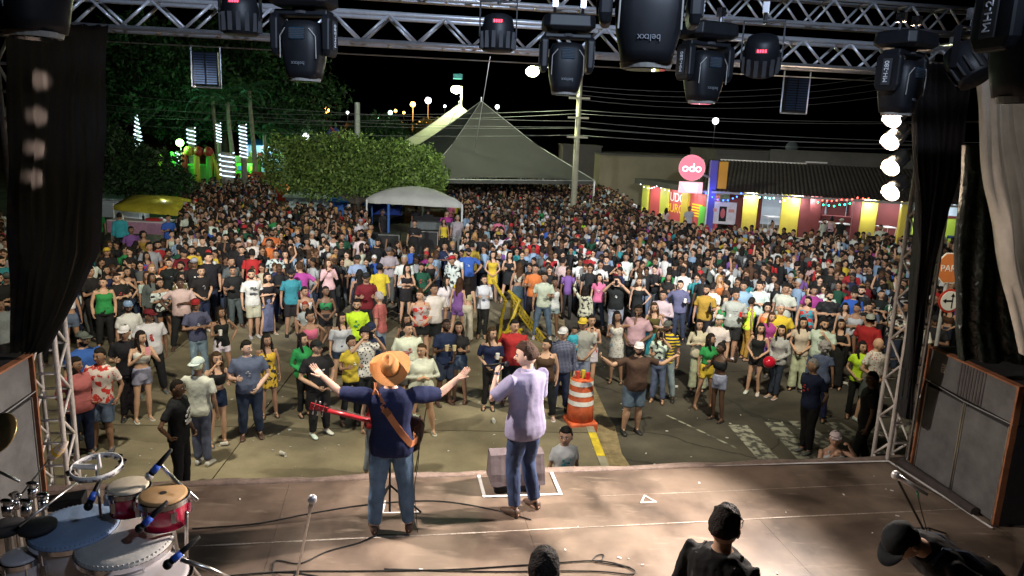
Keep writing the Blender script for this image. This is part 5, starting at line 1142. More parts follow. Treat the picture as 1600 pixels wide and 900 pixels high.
def legj(b, side, pose):
    kx = BW[b][0]; k, a = LEG[pose]; hip = Vector((side*.050*kx, .004, .50)); x = 1 if pose != 'wk' or side > 0 else -1
    if pose == 'wk': K = Vector((side*k[0]*.9, -.055 if side > 0 else .0, .285)); A = Vector((side*a[0]*.9, -.075 if side > 0 else .085, .05 if side > 0 else .06))
    elif pose == 'cr' and side < 0: K = Vector((side*.045,.0,.285)); A = Vector((side*.06,.01,.045))
    else: K = Vector((side*k[0]*kx**.5, k[1], .285)); A = Vector((side*a[0]*kx**.5, a[1]+.008, .045))
    return hip*H0, K*H0, A*H0
def hand(g, W_, E, side, curl=.5, n=5, scale=1.0, open_=False, palm_n=None):
    d = (W_-E).normalized(); up = Vector((0,0,1)) if palm_n is None else palm_n
    t = Vector((-side,0,0)) if abs(d.x) < .8 else Vector((0,0,-1))
    if palm_n is not None: nrm = (palm_n-d*palm_n.dot(d)).normalized()
    else: nrm = (t-d*t.dot(d)).normalized()      # palm looks towards the body / down
    lat = d.cross(nrm).normalized()*(-side)
    if lat.y > 0 and palm_n is None and abs(d.z) > .5: lat = -lat  # thumb side forward
    k = scale; pc_ = W_+d*.045*k
    rings = []
    for f, hw, ht in [(0,.020,.015),(.25,.027,.015),(.6,.036,.014),(1,.036,.012)]:
        c = W_+d*(.088*f*k)
        rings.append([c+lat*(hw*k*math.cos(a))+nrm*(ht*k*math.sin(a)) for a in [2*math.pi*i/10 for i in range(10)]])
    g.loft(rings)
    for i, (off, L) in enumerate([(.027,.070),(.010,.078),(-.009,.072),(-.026,.056)]):
        p = W_+d*.082*k+lat*off*k; c = curl*(1+.12*i); dd = d+lat*(off*.9*(3.0 if open_ else .6)/.1*.1); pts = [p]; a = 0
        for s_ in (.45,.30,.25):
            a += c*.9; v = (dd*math.cos(a)+nrm*math.sin(a)).normalized(); pts.append(pts[-1]+v*L*s_*k)
        g.tube(pts, [.0092*k,.0088*k,.0080*k,.0062*k], n, rnd=(n > 6))
    p = W_+d*.02*k+lat*.022*k; v = (lat*(.9 if open_ else .55)+d*.75+nrm*.35*min(1,curl+.2)).normalized(); v2 = (d*.9+lat*.25+nrm*.4*curl).normalized()
    g.tube([p, p+v*.035*k, p+v*.055*k+v2*.028*k], [.0125*k,.0105*k,.0075*k], n, rnd=(n > 6))
def headfn(v, female=False):
    x, y, z = v                                   # face looks to -y
    w_ = 1-.30*max(0, -z-.1)**1.2-(.05 if female else 0)*max(0,-z)
    if z > 0: w_ *= 1+.03*z
    yy = y
    if y < 0: yy = y*(.93+.05*max(0, -z)) 
    if y < 0 and z < -.5: yy *= .96
    if y > 0 and z < -.25: yy = y*(1-.45*(-z-.25))
    if y < -.6 and -.05 < z < .22 and abs(x) > .16 and abs(x) < .58: yy += .05   # eye hollows
    if y < -.8 and abs(x) < .14 and -.32 < z < .14: yy -= .14*(1-abs(z+.2)/.5)      # nose
    return Vector((x*w_, yy, z))
def head(g, c, s_=1.0, female=False, nu=20, nv=16, detail=True, M=None):
    rx, ry, rz_ = .076*s_, .096*s_, .118*s_
    M = M or Matrix.Identity(3)
    g.ell(c, (rx,ry,rz_), nu, nv, fn=lambda v: headfn(v, female), M=M)
    P_ = lambda x, y, z: Vector(c)+M @ Vector((x*s_, y*s_, z*s_))
    for q in (-1,1):
        g.ell(P_(q*.077,.008,-.008), (.010*s_,.020*s_,.032*s_), 8, 6, M=M)
        if detail:
            g.ell(P_(q*.030,-.0795,.010), (.0165*s_,.009*s_,.0095*s_), 8, 5, M=M, tint=(.55,.52,.5,1))
            g.ell(P_(q*.030,-.0855,.010), (.0095*s_,.004*s_,.0090*s_), 6, 5, M=M, tint=(.02,.012,.01,1))
            g.tube([P_(q*.014,-.0885,.027), P_(q*.030,-.0885,.033), P_(q*.050,-.077,.027)], [.0050*s_,.0060*s_,.0035*s_], 5, tint=(.02,.014,.012,1))
    if detail:
        g.ell(P_(0,-.099,-.018), (.0125*s_,.014*s_,.016*s_), 8, 6, M=M)
        g.ell(P_(0,-.0835,-.052), (.022*s_,.008*s_,.0085*s_), 10, 6, M=M, tint=(.32,.09,.08,1) if female else (.28,.12,.09,1))
        g.ell(P_(0,-.0905,-.053), (.017*s_,.0022*s_,.0012*s_), 8, 4, M=M, tint=(.06,.02,.02,1))
def remesh(g, vox, it=3, noise_amp=0, seed=0, nsc=14):
    me = g.mesh('tmp'); o = bpy.data.objects.new('tmp', me); col.objects.link(o)
    r_ = o.modifiers.new('r','REMESH'); r_.mode = 'VOXEL'; r_.voxel_size = vox
    if it: s_ = o.modifiers.new('s','SMOOTH'); s_.factor = .5; s_.iterations = it
    bpy.context.view_layer.update(); ev = o.evaluated_get(bpy.context.evaluated_depsgraph_get()); em = ev.to_mesh()
    n = len(em.vertices); co = np.empty(n*3); em.vertices.foreach_get('co', co); co = co.reshape(-1,3)
    if noise_amp:
        nr = np.empty(n*3); em.vertices.foreach_get('normal', nr); nr = nr.reshape(-1,3)
        d = np.array([noise.noise(Vector((p[0]*nsc+seed, p[1]*nsc, p[2]*nsc*.55)))+.5*noise.noise(Vector((p[0]*nsc*2.2, p[1]*nsc*2.2+seed, p[2]*nsc*1.1))) for p in co]); co = co+nr*(d*noise_amp)[:,None]
    fs = [tuple(p.vertices) for p in em.polygons]; ev.to_mesh_clear(); bpy.data.objects.remove(o); bpy.data.meshes.remove(me)
    out = Geo(); out.v = [tuple(x) for x in co]; out.f = fs; out.m = [0]*len(fs); return out
VOX = .021
_cache = {}
def hyaw(b, aL, aR, leg): return 0 if leg in ('cw','sg','fg') else R((-30,0,24,0,-14,35)[(sum(map(ord, b+aL+aR+leg))) % 6])
def hfix(p, HY):
    hc = Vector((0,-.012,.925*H0)); p.matrix_basis = Matrix.Translation(hc) @ Matrix.Rotation(HY,4,'Z') @ Matrix.Scale(1.05,4) @ Matrix.Translation(-hc)
def smooth_mesh(g, name, mt, attr=False):
    return g.mesh(name, [mt], True, attr)
ITEMS = {}
def body_mesh(b, aL, aR, leg, vox=None, hs=1.0, fingers=5, arms=None, hd=None, curl=.6, palms=(None,None), key=None):
    k = key or ('body', b, aL, aR, leg)
    if k in _cache: return _cache[k]
    g = Geo(); torso(g, b, .47, .85, -.004); f = b in 'wW'; th = BW[b][3]
    joints = arms or {1: armj(b, 1, aL), -1: armj(b, -1, aR)}
    for s_ in (1,-1):
        sh, E, W_ = joints[s_]; t_ = th*(1.0 if b not in 'M' else 1.05)
        g.tube([sh+Vector((-s_*.03,0,-.01)), sh, sh.lerp(E,.4), E, E.lerp(W_,.3), W_], [.034*t_,.044*t_,.042*t_,.035*t_,.036*t_,.025*t_**.5], 12, rnd=True)
        hp_, K, A = legj(b, s_, leg)
        g.tube([hp_, hp_.lerp(K,.35), K, K.lerp(A,.3), A], [.088*th,.082*th,.055*th,.060*th,.034], 12, rnd=True)
        ft = 1 if leg != 'wk' else 1
        g.tube([A+Vector((0,.035,-.045)), A+Vector((s_*.006,-.05,-.045)), A+Vector((s_*.018,-.135,-.055))], [.034,.036,.024], 8, rnd=True)
    cs = 1.16 if b == 'c' else 1.0
    hc = Vector((0, -.012, .925*H0)) if hd is None else hd[0]; HM = hd[1] if hd else Matrix.Rotation(hyaw(b,aL,aR,leg),3,'Z')
    g.tube([(0,.008,.80*H0), (0,.002,.845*H0), hc+HM @ Vector((0,.018,-.05))], [.062*th,.053*th**.5,.050*th**.5], 12)
    g.ell(hc, (.068*cs,.084*cs,.105*cs), 14, 10, fn=lambda v: headfn(v, f), M=HM)
    r_ = remesh(g, vox or VOX, 2)
    head(r_, hc, 1.07*cs, f, M=HM)
    for s_, pn in ((1,palms[0]),(-1,palms[1])):
        sh, E, W_ = joints[s_]; hand(r_, W_-(W_-E).normalized()*.015, E, s_, curl, fingers, .92 if f else 1.0, palm_n=pn, open_=pn is not None)
    me = smooth_mesh(r_, 'person_body', SKINM, True); _cache[k] = me; return me
def legtubes(g, b, leg, zend, r0, r1, r2, flat=True):
    th = BW[b][3]
    for s_ in (1,-1):
        hp_, K, A = legj(b, s_, leg); pts = [hp_+Vector((0,0,.03)), hp_.lerp(K,.35), K, K.lerp(A,.3), A+Vector((0,0,.0))]; rad = [.100*th*r0, .096*th*r0, .073*th*r1, .074*th*r1, .060*r2]
        zs = [p.z for p in pts]; z = zend*H0; out = []; ro = []
        for i in range(len(pts)):
            if pts[i].z >= z: out.append(pts[i]); ro.append(rad[i])
            else:
                f = (out[-1].z-z)/(out[-1].z-pts[i].z); out.append(out[-1].lerp(pts[i], f)); ro.append(ro[-1]+(rad[i]-ro[-1])*f); break
        g.tube(out, ro, 14)
def garment(kind, b, aL, aR, leg, vox=None, arms=None, key=None, amp=.008):
    pose = (aL, aR) if kind in ('tee','long','offsh','jacket','polo') else ()
    lg = leg if kind in ('trousers','wide','shorts','mini','tights') else ''
    k = key or ('g', kind, b, pose, lg)
    if k in _cache: return _cache[k]
    g = Geo(); th = BW[b][3]; joints = arms or {1: armj(b, 1, aL), -1: armj(b, -1, aR)}
    def sleeve(f, r0, r1, full=False):
        for s_ in (1,-1):
            sh, E, W_ = joints[s_]; t_ = th
            if full: g.tube([sh+Vector((-s_*.035,0,-.02)), sh+Vector((0,0,-.002)), sh.lerp(E,.5), E, E.lerp(W_,.9)], [.048*t_,.060*t_,.054*t_,.048*t_,.036], 12)
            else: g.tube([sh+Vector((-s_*.035,0,-.02)), sh+Vector((0,0,-.002)), sh.lerp(E,f*.6), sh.lerp(E,f)], [.046*t_,.055*t_,.053*t_*r0,.056*t_*r1], 12)
    if kind in ('tee','polo'): torso(g, b, .485, .842, .010, .006); sleeve(.68 if b not in 'wW' else .5, 1.02, 1.08)
    elif kind in ('long','jacket'): torso(g, b, .475, .845, .013, .01); sleeve(1,1,1,True)
    elif kind == 'croptee': torso(g, b, .60, .842, .009, 0); sleeve(.5, 1.0, 1.05)
    elif kind in ('tank','dress','maxi','romper'):
        torso(g, b, .50 if kind != 'tank' else .49, .775, .009, .0)
        for s_ in (1,-1): g.tube([(s_*.052*H0,-.055*H0,.755*H0),(s_*.058*H0,-.035*H0,.815*H0),(s_*.056*H0,.02*H0,.825*H0),(s_*.050*H0,.048*H0,.76*H0)], .018, 6)
    elif kind == 'crop':
        torso(g, b, .655, .770, .009)
        for s_ in (1,-1): g.tube([(s_*.05*H0,-.058*H0,.755*H0),(s_*.056*H0,-.035*H0,.815*H0),(s_*.055*H0,.02*H0,.825*H0),(s_*.048*H0,.046*H0,.76*H0)], .012, 6)
    elif kind == 'bandeau': torso(g, b, .66, .765, .009)
    elif kind == 'offsh':
        torso(g, b, .50, .785, .010)
        for s_ in (1,-1):
            sh, E, W_ = joints[s_]; g.tube([sh.lerp(E,.12), sh.lerp(E,.6), sh.lerp(E,.95)], [.064*th,.068*th,.060*th], 12)
    if kind == 'dress' or kind == 'maxi' or kind in ('skirt','longskirt'):
        z0 = {'dress':.36,'maxi':.055,'skirt':.38,'longskirt':.07}[kind]; kx = BW[b][0]; rr_ = []
        for i in range(7):
            f = i/6; z = .60-(.60-z0)*f; wx = np.interp(z, [z0,.5,.54,.60], [.112 if z0 > .3 else .105, .108, .108, .088 if kind[-5:] != 'skirt' else .090])
            rr_.append([(x*(1+.03*math.sin(7*j)*f), y*(1+.05*math.cos(5*j)*f), zz) for j, (x, y, zz) in enumerate(ringpts(z, wx*kx, wx*.78*kx, .004, 22, 2.1))])
        g.loft(rr_)
    if kind in ('trousers','wide','shorts','mini','tights','romper'):
        torso(g, b, .465, .595 if kind != 'mini' else .60, .0075)
        if kind == 'trousers': legtubes(g, b, leg, .06, .98, .97, 1.0)
        elif kind == 'wide': legtubes(g, b, leg, .04, 1.05, 1.35, 1.75)
        elif kind == 'shorts': legtubes(g, b, leg, .30, 1.04, 1.22, 1)
        else: legtubes(g, b, leg, .41, 1.03, 1.15, 1)
    r_ = remesh(g, vox or VOX, 2, amp, seed=len(_cache)*3.1)
    if kind in ('polo','jacket'): r_.loft([[(math.cos(a)*rx, math.sin(a)*rx*.95+.004-(.01 if math.sin(a) < 0 else 0), z) for a in [2*math.pi*i/14 for i in range(14)]] for rx, z in ((.070,.832*H0),(.062,.852*H0),(.058,.850*H0),(.066,.828*H0))], (0,0))
    me = smooth_mesh(r_, kind, PLAIN); _cache[k] = me; return me
def hair_mesh(style, s_=1.0):
    k = ('hair', style)
    if k in _cache: return _cache[k]
    g = Geo(); hc = Vector((0,-.012,.925*H0)); cs = 1.16 if style.startswith('kid') else 1.0; st = style.replace('kid','')
    def shell(sc_, front, low, rough=.0, nu=22, nv=16):
        rg = []
        for i in range(nv+1):
            a = -math.pi/2+math.pi*i/nv; row = []
            for j in range(nu):
                th_ = 2*math.pi*j/nu; v = Vector((math.cos(a)*math.cos(th_), math.cos(a)*math.sin(th_), math.sin(a))); v = headfn(v)
                # raise anything on the face side to the hair line
                lim = low if v.y > -.15 else front
                if v.y < -.15 and v.z < front: v = Vector((v.x*.80, max(v.y,-.3)*.75, max(v.z, low)))
                elif v.z < low: v = Vector((v.x*.82, v.y*.82, low))
                q = 1+rough*abs(noise.noise(Vector(v)*5))*.8; row.append(hc+Vector((v.x*.076*sc_*cs*q, v.y*.096*sc_*cs*q, v.z*.118*(sc_*.99)*cs*q)))
            rg.append(row)
        g.loft(rg)
    if st == 'short': shell(1.10, .40, -.30, .30)
    elif st == 'buzz': shell(1.055, .45, -.25, .03)
    elif st == 'fade': shell(1.09, .50, -.05, .28); g.ell(hc+Vector((0,-.02,.085)), (.06,.07,.045), 12, 8)
    elif st == 'long':
        shell(1.13, .45, -.7, .10)
        rr_ = []
        for z, rx, ry, y in [(.06,.070,.06,.02),(0,.086,.062,.03),(-.08,.088,.052,.045),(-.16,.098,.042,.058),(-.25,.095,.036,.072),(-.34,.075,.028,.078),(-.40,.045,.018,.078)]:
            rr_.append([hc+Vector((math.cos(a)*rx*(1+.08*math.sin(3*a+z*20)), y+math.sin(a)*ry, z)) for a in [2*math.pi*i/16 for i in range(16)]])
        g.loft(rr_)
        for q in (-1,1): g.tube([hc+Vector((q*.066,-.02,.05)), hc+Vector((q*.084,-.012,-.04)), hc+Vector((q*.088,-.035,-.13)), hc+Vector((q*.075,-.075,-.23))], [.022,.026,.028,.014], 8)
    elif st == 'bob':
        shell(1.14, .45, -.7, .12); rr_ = []
        for z, rx, ry, y in [(.05,.075,.06,.02),(-.04,.098,.07,.02),(-.12,.102,.066,.03),(-.155,.08,.05,.035)]: rr_.append([hc+Vector((math.cos(a)*rx, y+math.sin(a)*ry, z)) for a in [2*math.pi*i/16 for i in range(16)]])
        g.loft(rr_)
    elif st == 'pony': shell(1.08, .45, -.45, .06); g.tube([hc+Vector((0,.09,.05)), hc+Vector((0,.15,.03)), hc+Vector((0,.16,-.08)), hc+Vector((0,.13,-.22))], [.025,.034,.032,.012], 8, rnd=True)
    elif st == 'bun': shell(1.08, .45, -.45, .06); g.ell(hc+Vector((0,.05,.13)), (.042,.042,.038), 12, 8)
    elif st == 'curly':
        shell(1.16, .42, -.5, .3)
        for k_ in range(60):
            v = Vector((random.gauss(0,1), abs(random.gauss(0,1))*.9-.25, random.gauss(.25,.8))).normalized()
            if v.y < -.1 and v.z < .35: continue
            g.ell(hc+Vector((v.x*.098,v.y*.112+.01,v.z*.125)), (.030,.030,.030), 7, 5)
    r_ = remesh(g, .011 if st != 'curly' else .013, 1, .003, nsc=45)
    me = smooth_mesh(r_, 'hair', HAIRM); _cache[k] = me; return me
def beard_mesh():
    if 'beard' in _cache: return _cache['beard']
    hc = Vector((0,-.012,.925*H0)); g = Geo(); rg = []
    for i in range(9):
        z = -.98+.86*i/8; row = []; r0 = math.sqrt(1-z*z)
        for j in range(17):
            t = -2.75+(2.75-.39)*j/16 if False else math.pi*1.5+(-1.75+3.5*j/16)
            v = headfn(Vector((r0*math.cos(t), r0*math.sin(t), z))); k_ = 1.07 if 1 < j < 15 else 1.0
            if i > 5 and 4 < j < 12: k_ = .97
            row.append(hc+Vector((v.x*.076*k_, v.y*.096*k_, v.z*.118*1.02)))
        rg.append(row)
    g.loft(rg, (0,0), closed=False); _cache['beard'] = smooth_mesh(g, 'beard', HAIRM); return _cache['beard']
_pm = {}
def chest_mesh(k, b):
    if (k,b) in _pm: return _pm[(k,b)]
    rs = random.Random(k*7+1); g = Geo(); w_ = rs.choice([.08,.12,.16]); yf = -(.072*BW[b][1]+.014)*H0-.003
    for i in range(rs.randint(4,9)):
        x = rs.uniform(-w_/2,w_/2); g.ell((x, yf+abs(x)*.25-.0004*i, .70*H0+rs.uniform(-w_*.5,w_*.5)), (rs.uniform(.12,.3)*w_,.006,rs.uniform(.05,.16)*w_), 8, 4)
    _pm[(k,b)] = g.mesh('chest_print', [PRW[k % 3]], True); return _pm[(k,b)]
PRW = [mat('print_white', (.7,.7,.7), .7), mat('print_red', (.4,.03,.03), .7), mat('print_grey', (.3,.3,.32), .7)]
def cap_mesh(kind='cap'):
    k = ('cap', kind)
    if k in _cache: return _cache[k]
    hc = Vector((0,-.012,.925*H0)); g = Geo(); rg = []
    for i in range(9):
        a = .28+(math.pi/2-.28)*i/8; rr_ = math.cos(a-.12)
        rg.append([hc+Vector((.088*rr_*math.cos(t), .106*rr_*math.sin(t)+.004, .018+.112*math.sin(a))) for t in [2*math.pi*j/20 for j in range(20)]])
    g.loft(rg, (1,1)); d = 1 if kind == 'back' else -1
    if kind in ('cap','back'):
        vs = []; n = 14
        for i in range(n+1):
            t = -1.15+2.3*i/n; x = .088*math.sin(t); y0 = .100*math.cos(t); y1 = y0+.072*math.cos(t*.9)**.5*1.0 if abs(t) < 1.5 else y0
            vs += [hc+Vector((x, d*y0*.9, .058)), hc+Vector((x*1.02, d*y1, .046+.0*abs(t))), hc+Vector((x*1.02, d*y1, .042)), hc+Vector((x, d*y0*.9, .050))]
        fs = []
        for i in range(n):
            for q in range(4): fs.append((i*4+q, i*4+(q+1)%4, (i+1)*4+(q+1)%4, (i+1)*4+q))
        g.add(vs, fs)
    me = smooth_mesh(g, 'cap', PLAIN); _cache[k] = me; return me
def shoe_mesh(b, leg, kind='shoe', sd=1):
    k = ('shoe', b, leg, kind, sd)
    if k in _cache: return _cache[k]
    g = Geo()
    for s_ in (sd,):
        hp_, K, A = legj(b, s_, leg); z = A.z-.072; x, y = A.x, A.y; rings = []
        for f, w_, h_ in [(.062,.026,.05),(.05,.036,.085),(.0,.038,.088),(-.05,.042,.062),(-.11,.045,.046),(-.155,.036,.036),(-.172,.018,.024)]:
            rings.append([(x+s_*(.006-f*.08)+w_*math.cos(a), y+f, z+max(0,h_*(.5+.5*math.sin(a)))) for a in [2*math.pi*i/12 for i in range(12)]])
        if kind == 'shoe': g.loft(rings)
        else: g.loft([[(px,py,z+(pz-z)*.28) for px, py, pz in r] for r in rings]); g.tube([(x-.04,y-.07,z+.01),(x,y-.08,z+.062),(x+.04,y-.07,z+.01)], .008, 5)
    me = smooth_mesh(g, kind, SHOEM); _cache[k] = me; return me
COL = dict(black=(.016,.016,.018), white=(.62,.62,.61), grey=(.30,.31,.32), dgrey=(.09,.095,.10), lgrey=(.50,.51,.51), navy=(.02,.03,.085), blue=(.03,.12,.55), lblue=(.28,.42,.62), red=(.52,.02,.025), dred=(.20,.012,.02), pink=(.75,.16,.30), lpink=(.72,.48,.50), coral=(.60,.16,.15), orange=(.75,.20,.04), yellow=(.78,.56,.02), neon=(.52,.75,.04), green=(.03,.32,.09), dgreen=(.02,.10,.06), teal=(.03,.30,.34), turq=(.04,.45,.58), purple=(.22,.10,.38), magenta=(.45,.04,.28), brown=(.11,.055,.035), olive=(.15,.12,.04), beige=(.55,.48,.35), cream=(.66,.62,.50), denim=(.13,.18,.28), ddenim=(.035,.05,.09), ldenim=(.33,.40,.50), slate=(.14,.15,.24), mustard=(.42,.26,.03), khaki=(.38,.33,.22))
for k_ in COL:
    if k_ not in ('black','white','grey','dgrey','lgrey','neon'): COL[k_] = tuple(v*.68+.02*sum(COL[k_]) for v in COL[k_])
CN = dict(dgrey='dark grey', lgrey='light grey', lblue='light blue', dred='dark red', lpink='pale pink', neon='neon yellow', dgreen='dark green', turq='turquoise', denim='denim', ddenim='dark denim', ldenim='light denim')
SKN = {'1':(.62,.40,.30), '2':(.50,.30,.20), '3':(.33,.185,.12), '4':(.16,.085,.052), '5':(.085,.045,.03)}
HRC = {'b':(.012,.009,.008), 'n':(.05,.025,.012), 'o':(.35,.20,.08), 'g':(.35,.34,.33), 'w':(.75,.68,.5), 'r':(.28,.05,.03)}
NTOP = dict(tee='t-shirt', polo='polo shirt', long='long sleeved top', jacket='shirt', tank='tank top', croptee='cropped tee', crop='crop top', bandeau='strapless top', offsh='off shoulder top', dress='dress', maxi='long dress', romper='romper')
NBOT = dict(trousers='trousers', wide='wide trousers', shorts='shorts', mini='short shorts', skirt='skirt', longskirt='long skirt')
ALLP = []
def person(pos, face, b='m', top='tee:grey', bot='trousers:black', arms='dn,dn', leg='st', skin='3', hair='short:b', cap=None, h=None, label=None, group='people in the crowd', shoes=None, print_=None):
    """one person: the body is the thing, clothes and hair its parts"""
    h = h or {'m':1.74,'M':1.74,'w':1.62,'W':1.62,'c':1.15,'H':1.8}[b]
    aL, aR = (arms.split(',')*2)[:2]
    tk, tcol = top.split(':')[:2]; pat = top.split(':')[2] if top.count(':') > 1 else ''
    bk, bcol = bot.split(':')[:2] if bot else (None, None)
    o = put('person', body_mesh(b, aL, aR, leg)); o.location = pos; o.rotation_euler = (random.gauss(0,.022),random.gauss(0,.028),face); s_ = h/H0; o.scale = (s_,)*3; o.color = (*SKN[skin],1)
    jit = lambda c: tuple(min(1, max(0, v*random.uniform(.9,1.1))) for v in c)
    def part(nm, me, c, mt=None):
        p = put(nm, me, o); p.color = (*jit(c),1)
        if mt is not None and mt is not PLAIN:
            p.material_slots[0].link = 'OBJECT'; p.material_slots[0].material = mt
        return p
    isden = 'den' in tcol; HY = hyaw(b, aL, aR, leg)
    part({'tee':'tee_shirt','polo':'polo_shirt','long':'long_sleeved_top','jacket':'shirt'}.get(tk, tk if tk in ('dress','romper') else {'tank':'tank_top','croptee':'cropped_tee','crop':'crop_top','bandeau':'strapless_top','offsh':'off_shoulder_top','maxi':'long_dress'}.get(tk,'top')), garment(tk, b, aL, aR, leg), COL[tcol], DEN if isden else FAB[pat])
    if bk: part({'mini':'short_shorts','wide':'wide_trousers','longskirt':'long_skirt'}.get(bk, bk), garment(bk, b, aL, aR, leg), COL[bcol], DEN if 'den' in bcol else PLAIN)
    hs, hcol = hair.split(':')
    if hs != 'bald':
        hfix(part('hair', hair_mesh(('kid' if b == 'c' else '')+hs), HRC[hcol]), HY)
    if cap:
        ck, cc = cap.split(':'); hfix(part('cap', cap_mesh(ck), COL[cc]), HY)
    if b in 'mMH' and leg not in ('cw','sg','fg') and random.random() < .35 and hcol in 'bn': hfix(part('beard', beard_mesh(), HRC[hcol]), HY)
    if not print_ and tk == 'tee' and not pat and leg not in ('cw','sg','fg') and random.random() < .42: put('chest_print', chest_mesh(random.randint(0,8), b), o)
    sc_ = shoes or random.choice(['black','dgrey','black','brown','lgrey']); kd_ = 'shoe' if b in 'mMcH' or sc_ == 'white' else 'sandal'
    for sd in (1,-1): part(kd_, shoe_mesh(b, leg, kd_, sd), COL[sc_])
    if print_:
        w_ = print_.get('w', .12); z = .70*H0; yf = -(.072*BW[b][1]+.014)*H0-.004
        if 'text' in print_:
            M = Matrix((Vector((1,0,0)), Vector((0,0,1)), Vector((0,-1,0)))).transposed().to_4x4(); M.translation = (0,yf-.003,z); text(print_['text'], print_.get('size',.16), mat('print_'+print_['c'], COL[print_['c']], .7), o, M, 'chest_print')
        else:
            g = Geo(); rs = random.Random(print_.get('seed',1))
            for i in range(print_.get('n',9)):
                x, zz = rs.uniform(-w_/2,w_/2), rs.uniform(-w_*.6,w_*.6); r1, r2 = rs.uniform(.12,.35)*w_, rs.uniform(.06,.2)*w_
                g.ell((x, yf+abs(x)*.25-.0004*i, z+zz), (r1,.006,r2), 8, 4)
            p = g.build('chest_print', mat('print_'+print_['c'], COL[print_['c']], .7), o, smooth=True)
    if label: tag(o, label, 'person', group)
    ALLP.append(o); return o
# ---------------------------------------------------------------- the people on the stage
VOX = .0115; COL['cowden'] = (.11,.165,.30); COL['sgden'] = (.045,.065,.14)
ARM['cwl'] = ((.140,-.065,-.010),(.245,-.125,.075)); ARM['cwr'] = ((.140,-.065,-.030),(.250,-.125,.040)); ARM['sgl'] = ((.060,-.095,-.120),(-.005,-.135,.010)); ARM['sgr'] = ((.03,-.05,-.16),(-.05,-.13,-.10)); ARM['ad'] = ((.035,.0,-.165),(.03,-.07,-.30))
LEG['cw'] = ((.072,.0),(.088,.0)); LEG['sg'] = ((.058,-.03),(.078,.01)); LEG['fg'] = ((.06,0),(.07,0))
_bm = body_mesh
def hero_body(b, aL, aR, leg, curl, palms, hd=None): return _bm(b, aL, aR, leg, vox=.0115, fingers=8, curl=curl, palms=palms, hd=hd)
hero_body('H','cwl','cwr','cw', .18, (Vector((0,.25,1)),Vector((0,.25,1))))
HMs = Matrix.Rotation(R(44),3,'Z') @ Matrix.Rotation(R(8),3,'X')
_cache[('body','m','sgl','sgr','sg')] = _bm('m','sgl','sgr','sg', vox=.0115, fingers=8, curl=1.15, hd=(Vector((0,-.022,.925*H0)), HMs), key=('hs',))
pc = G(612,829,SZ)
cow = person(pc, math.pi+.17, 'H', 'long:navy', 'trousers:cowden', 'cwl,cwr', 'cw', '1', 'short:n', None, 1.75, 'man in orange cowboy hat and navy top on stage, arms spread wide, back to us', None, 'brown')
for ch in list(cow.children):
    if ch.name.startswith('long_sleeved'):         # sleeves pushed up above the elbow: rebuild short
        g = Geo(); torso(g, 'H', .475, .845, .012, .01)
        for s_, a in ((1,'cwl'),(-1,'cwr')):
            sh, E_, W_ = armj('H', s_, a); g.tube([sh+Vector((-s_*.035,0,-.02)), sh+Vector((0,0,-.002)), sh.lerp(E_,.6), E_.lerp(W_,.02)], [.064,.078,.072,.066], 14)
        rm_ = remesh(g, .0115, 2, .013, 3, 5.5); ch.data = rm_.mesh('shirt', [PLAIN], True); ch.material_slots[0].link = 'DATA'
HAT = mat('orange_felt_hat', (.50,.205,.055), .75, 0, .15, 8, .2, 60); HATB = mat('hat_band', (.20,.07,.02), .6)
sw = bpy.data.objects.new('cowboy_hat', None); col.objects.link(sw); sw.parent = cow; sw.location = (0,.03,.925*H0+.060); sw.rotation_euler = (-.62,.16,0); sw.scale = (.95,.95,.95)
g = Geo(); rings = []; N = 40
for f in [0,.25,.5,.75,1,1.02,.9,.6,.3,0]:
    k = len(rings); lift = -.004 if k > 5 else 0; rg = []
    for i in range(N):
        a = 2*math.pi*i/N; rx = .085+(.105)*f; ry = .105+(.095)*f; up = .055*f*f*abs(math.cos(a))**2.2-.012*f*abs(math.sin(a))
        rg.append((rx*math.cos(a), ry*math.sin(a), up+lift))
    rings.append(rg)
g.loft(rings, (0,0)); g.build('brim', HAT, sw, smooth=True)
g = Geo(); rings = []
for z, sx, sy in [(-.005,.090,.110),(.05,.086,.106),(.10,.078,.096),(.128,.064,.082),(.134,.045,.06),(.118,.02,.035),(.112,.004,.008)]:
    rings.append([(sx*math.cos(a)*(1-.18*(z>.09)*abs(math.sin(a))), sy*math.sin(a), z+(.0 if z<.11 else .012*abs(math.cos(a)))) for a in [2*math.pi*i/N for i in range(N)]])
g.loft(rings, (0,1)); g.build('crown', HAT, sw, smooth=True)
g = Geo(); g.tube([(0,0,.002),(0,0,.022)], 1, 36, cap=(0,0)); g.v = [(x*.092,y*.112,z) for x,y,z in g.v]; g.build('band', HATB, sw, smooth=True)
def wpt(o, p): return o.matrix_basis @ Vector(p)
# guitar: neck to image left, body in front; strap across the back (thing of its own, worn)
GUIT = mat('guitar_dark', (.03,.012,.010), .25, coat=.7); NECKR = mat('guitar_red_neck', (.42,.02,.03), .3, coat=.5); STRAP = mat('tan_leather_strap', (.42,.15,.06), .6, 0, .15, 8)
gt = thing('guitar', 'acoustic guitar worn in front, its red neck and silver tuners pointing left', 'guitar', pc, math.pi+.17); gt.scale = cow.scale
def gp(x, y, z): return Vector((x,y,z))
a, b = gp(-.03,-.26,.535*H0), gp(.42,-.32,.60*H0)
g = Geo(); ax_ = (b-a).normalized(); nn = Vector((0,-1,0)); lt = ax_.cross(nn).normalized(); rg1 = []
prof = [(-.27,.02),(-.26,.13),(-.20,.185),(-.11,.19),(-.02,.14),(.04,.125),(.11,.145),(.17,.14),(.21,.09),(.22,.02)]
out = [a+ax_*x+lt*w_ for x, w_ in prof]+[a+ax_*x-lt*w_ for x, w_ in prof[::-1]]
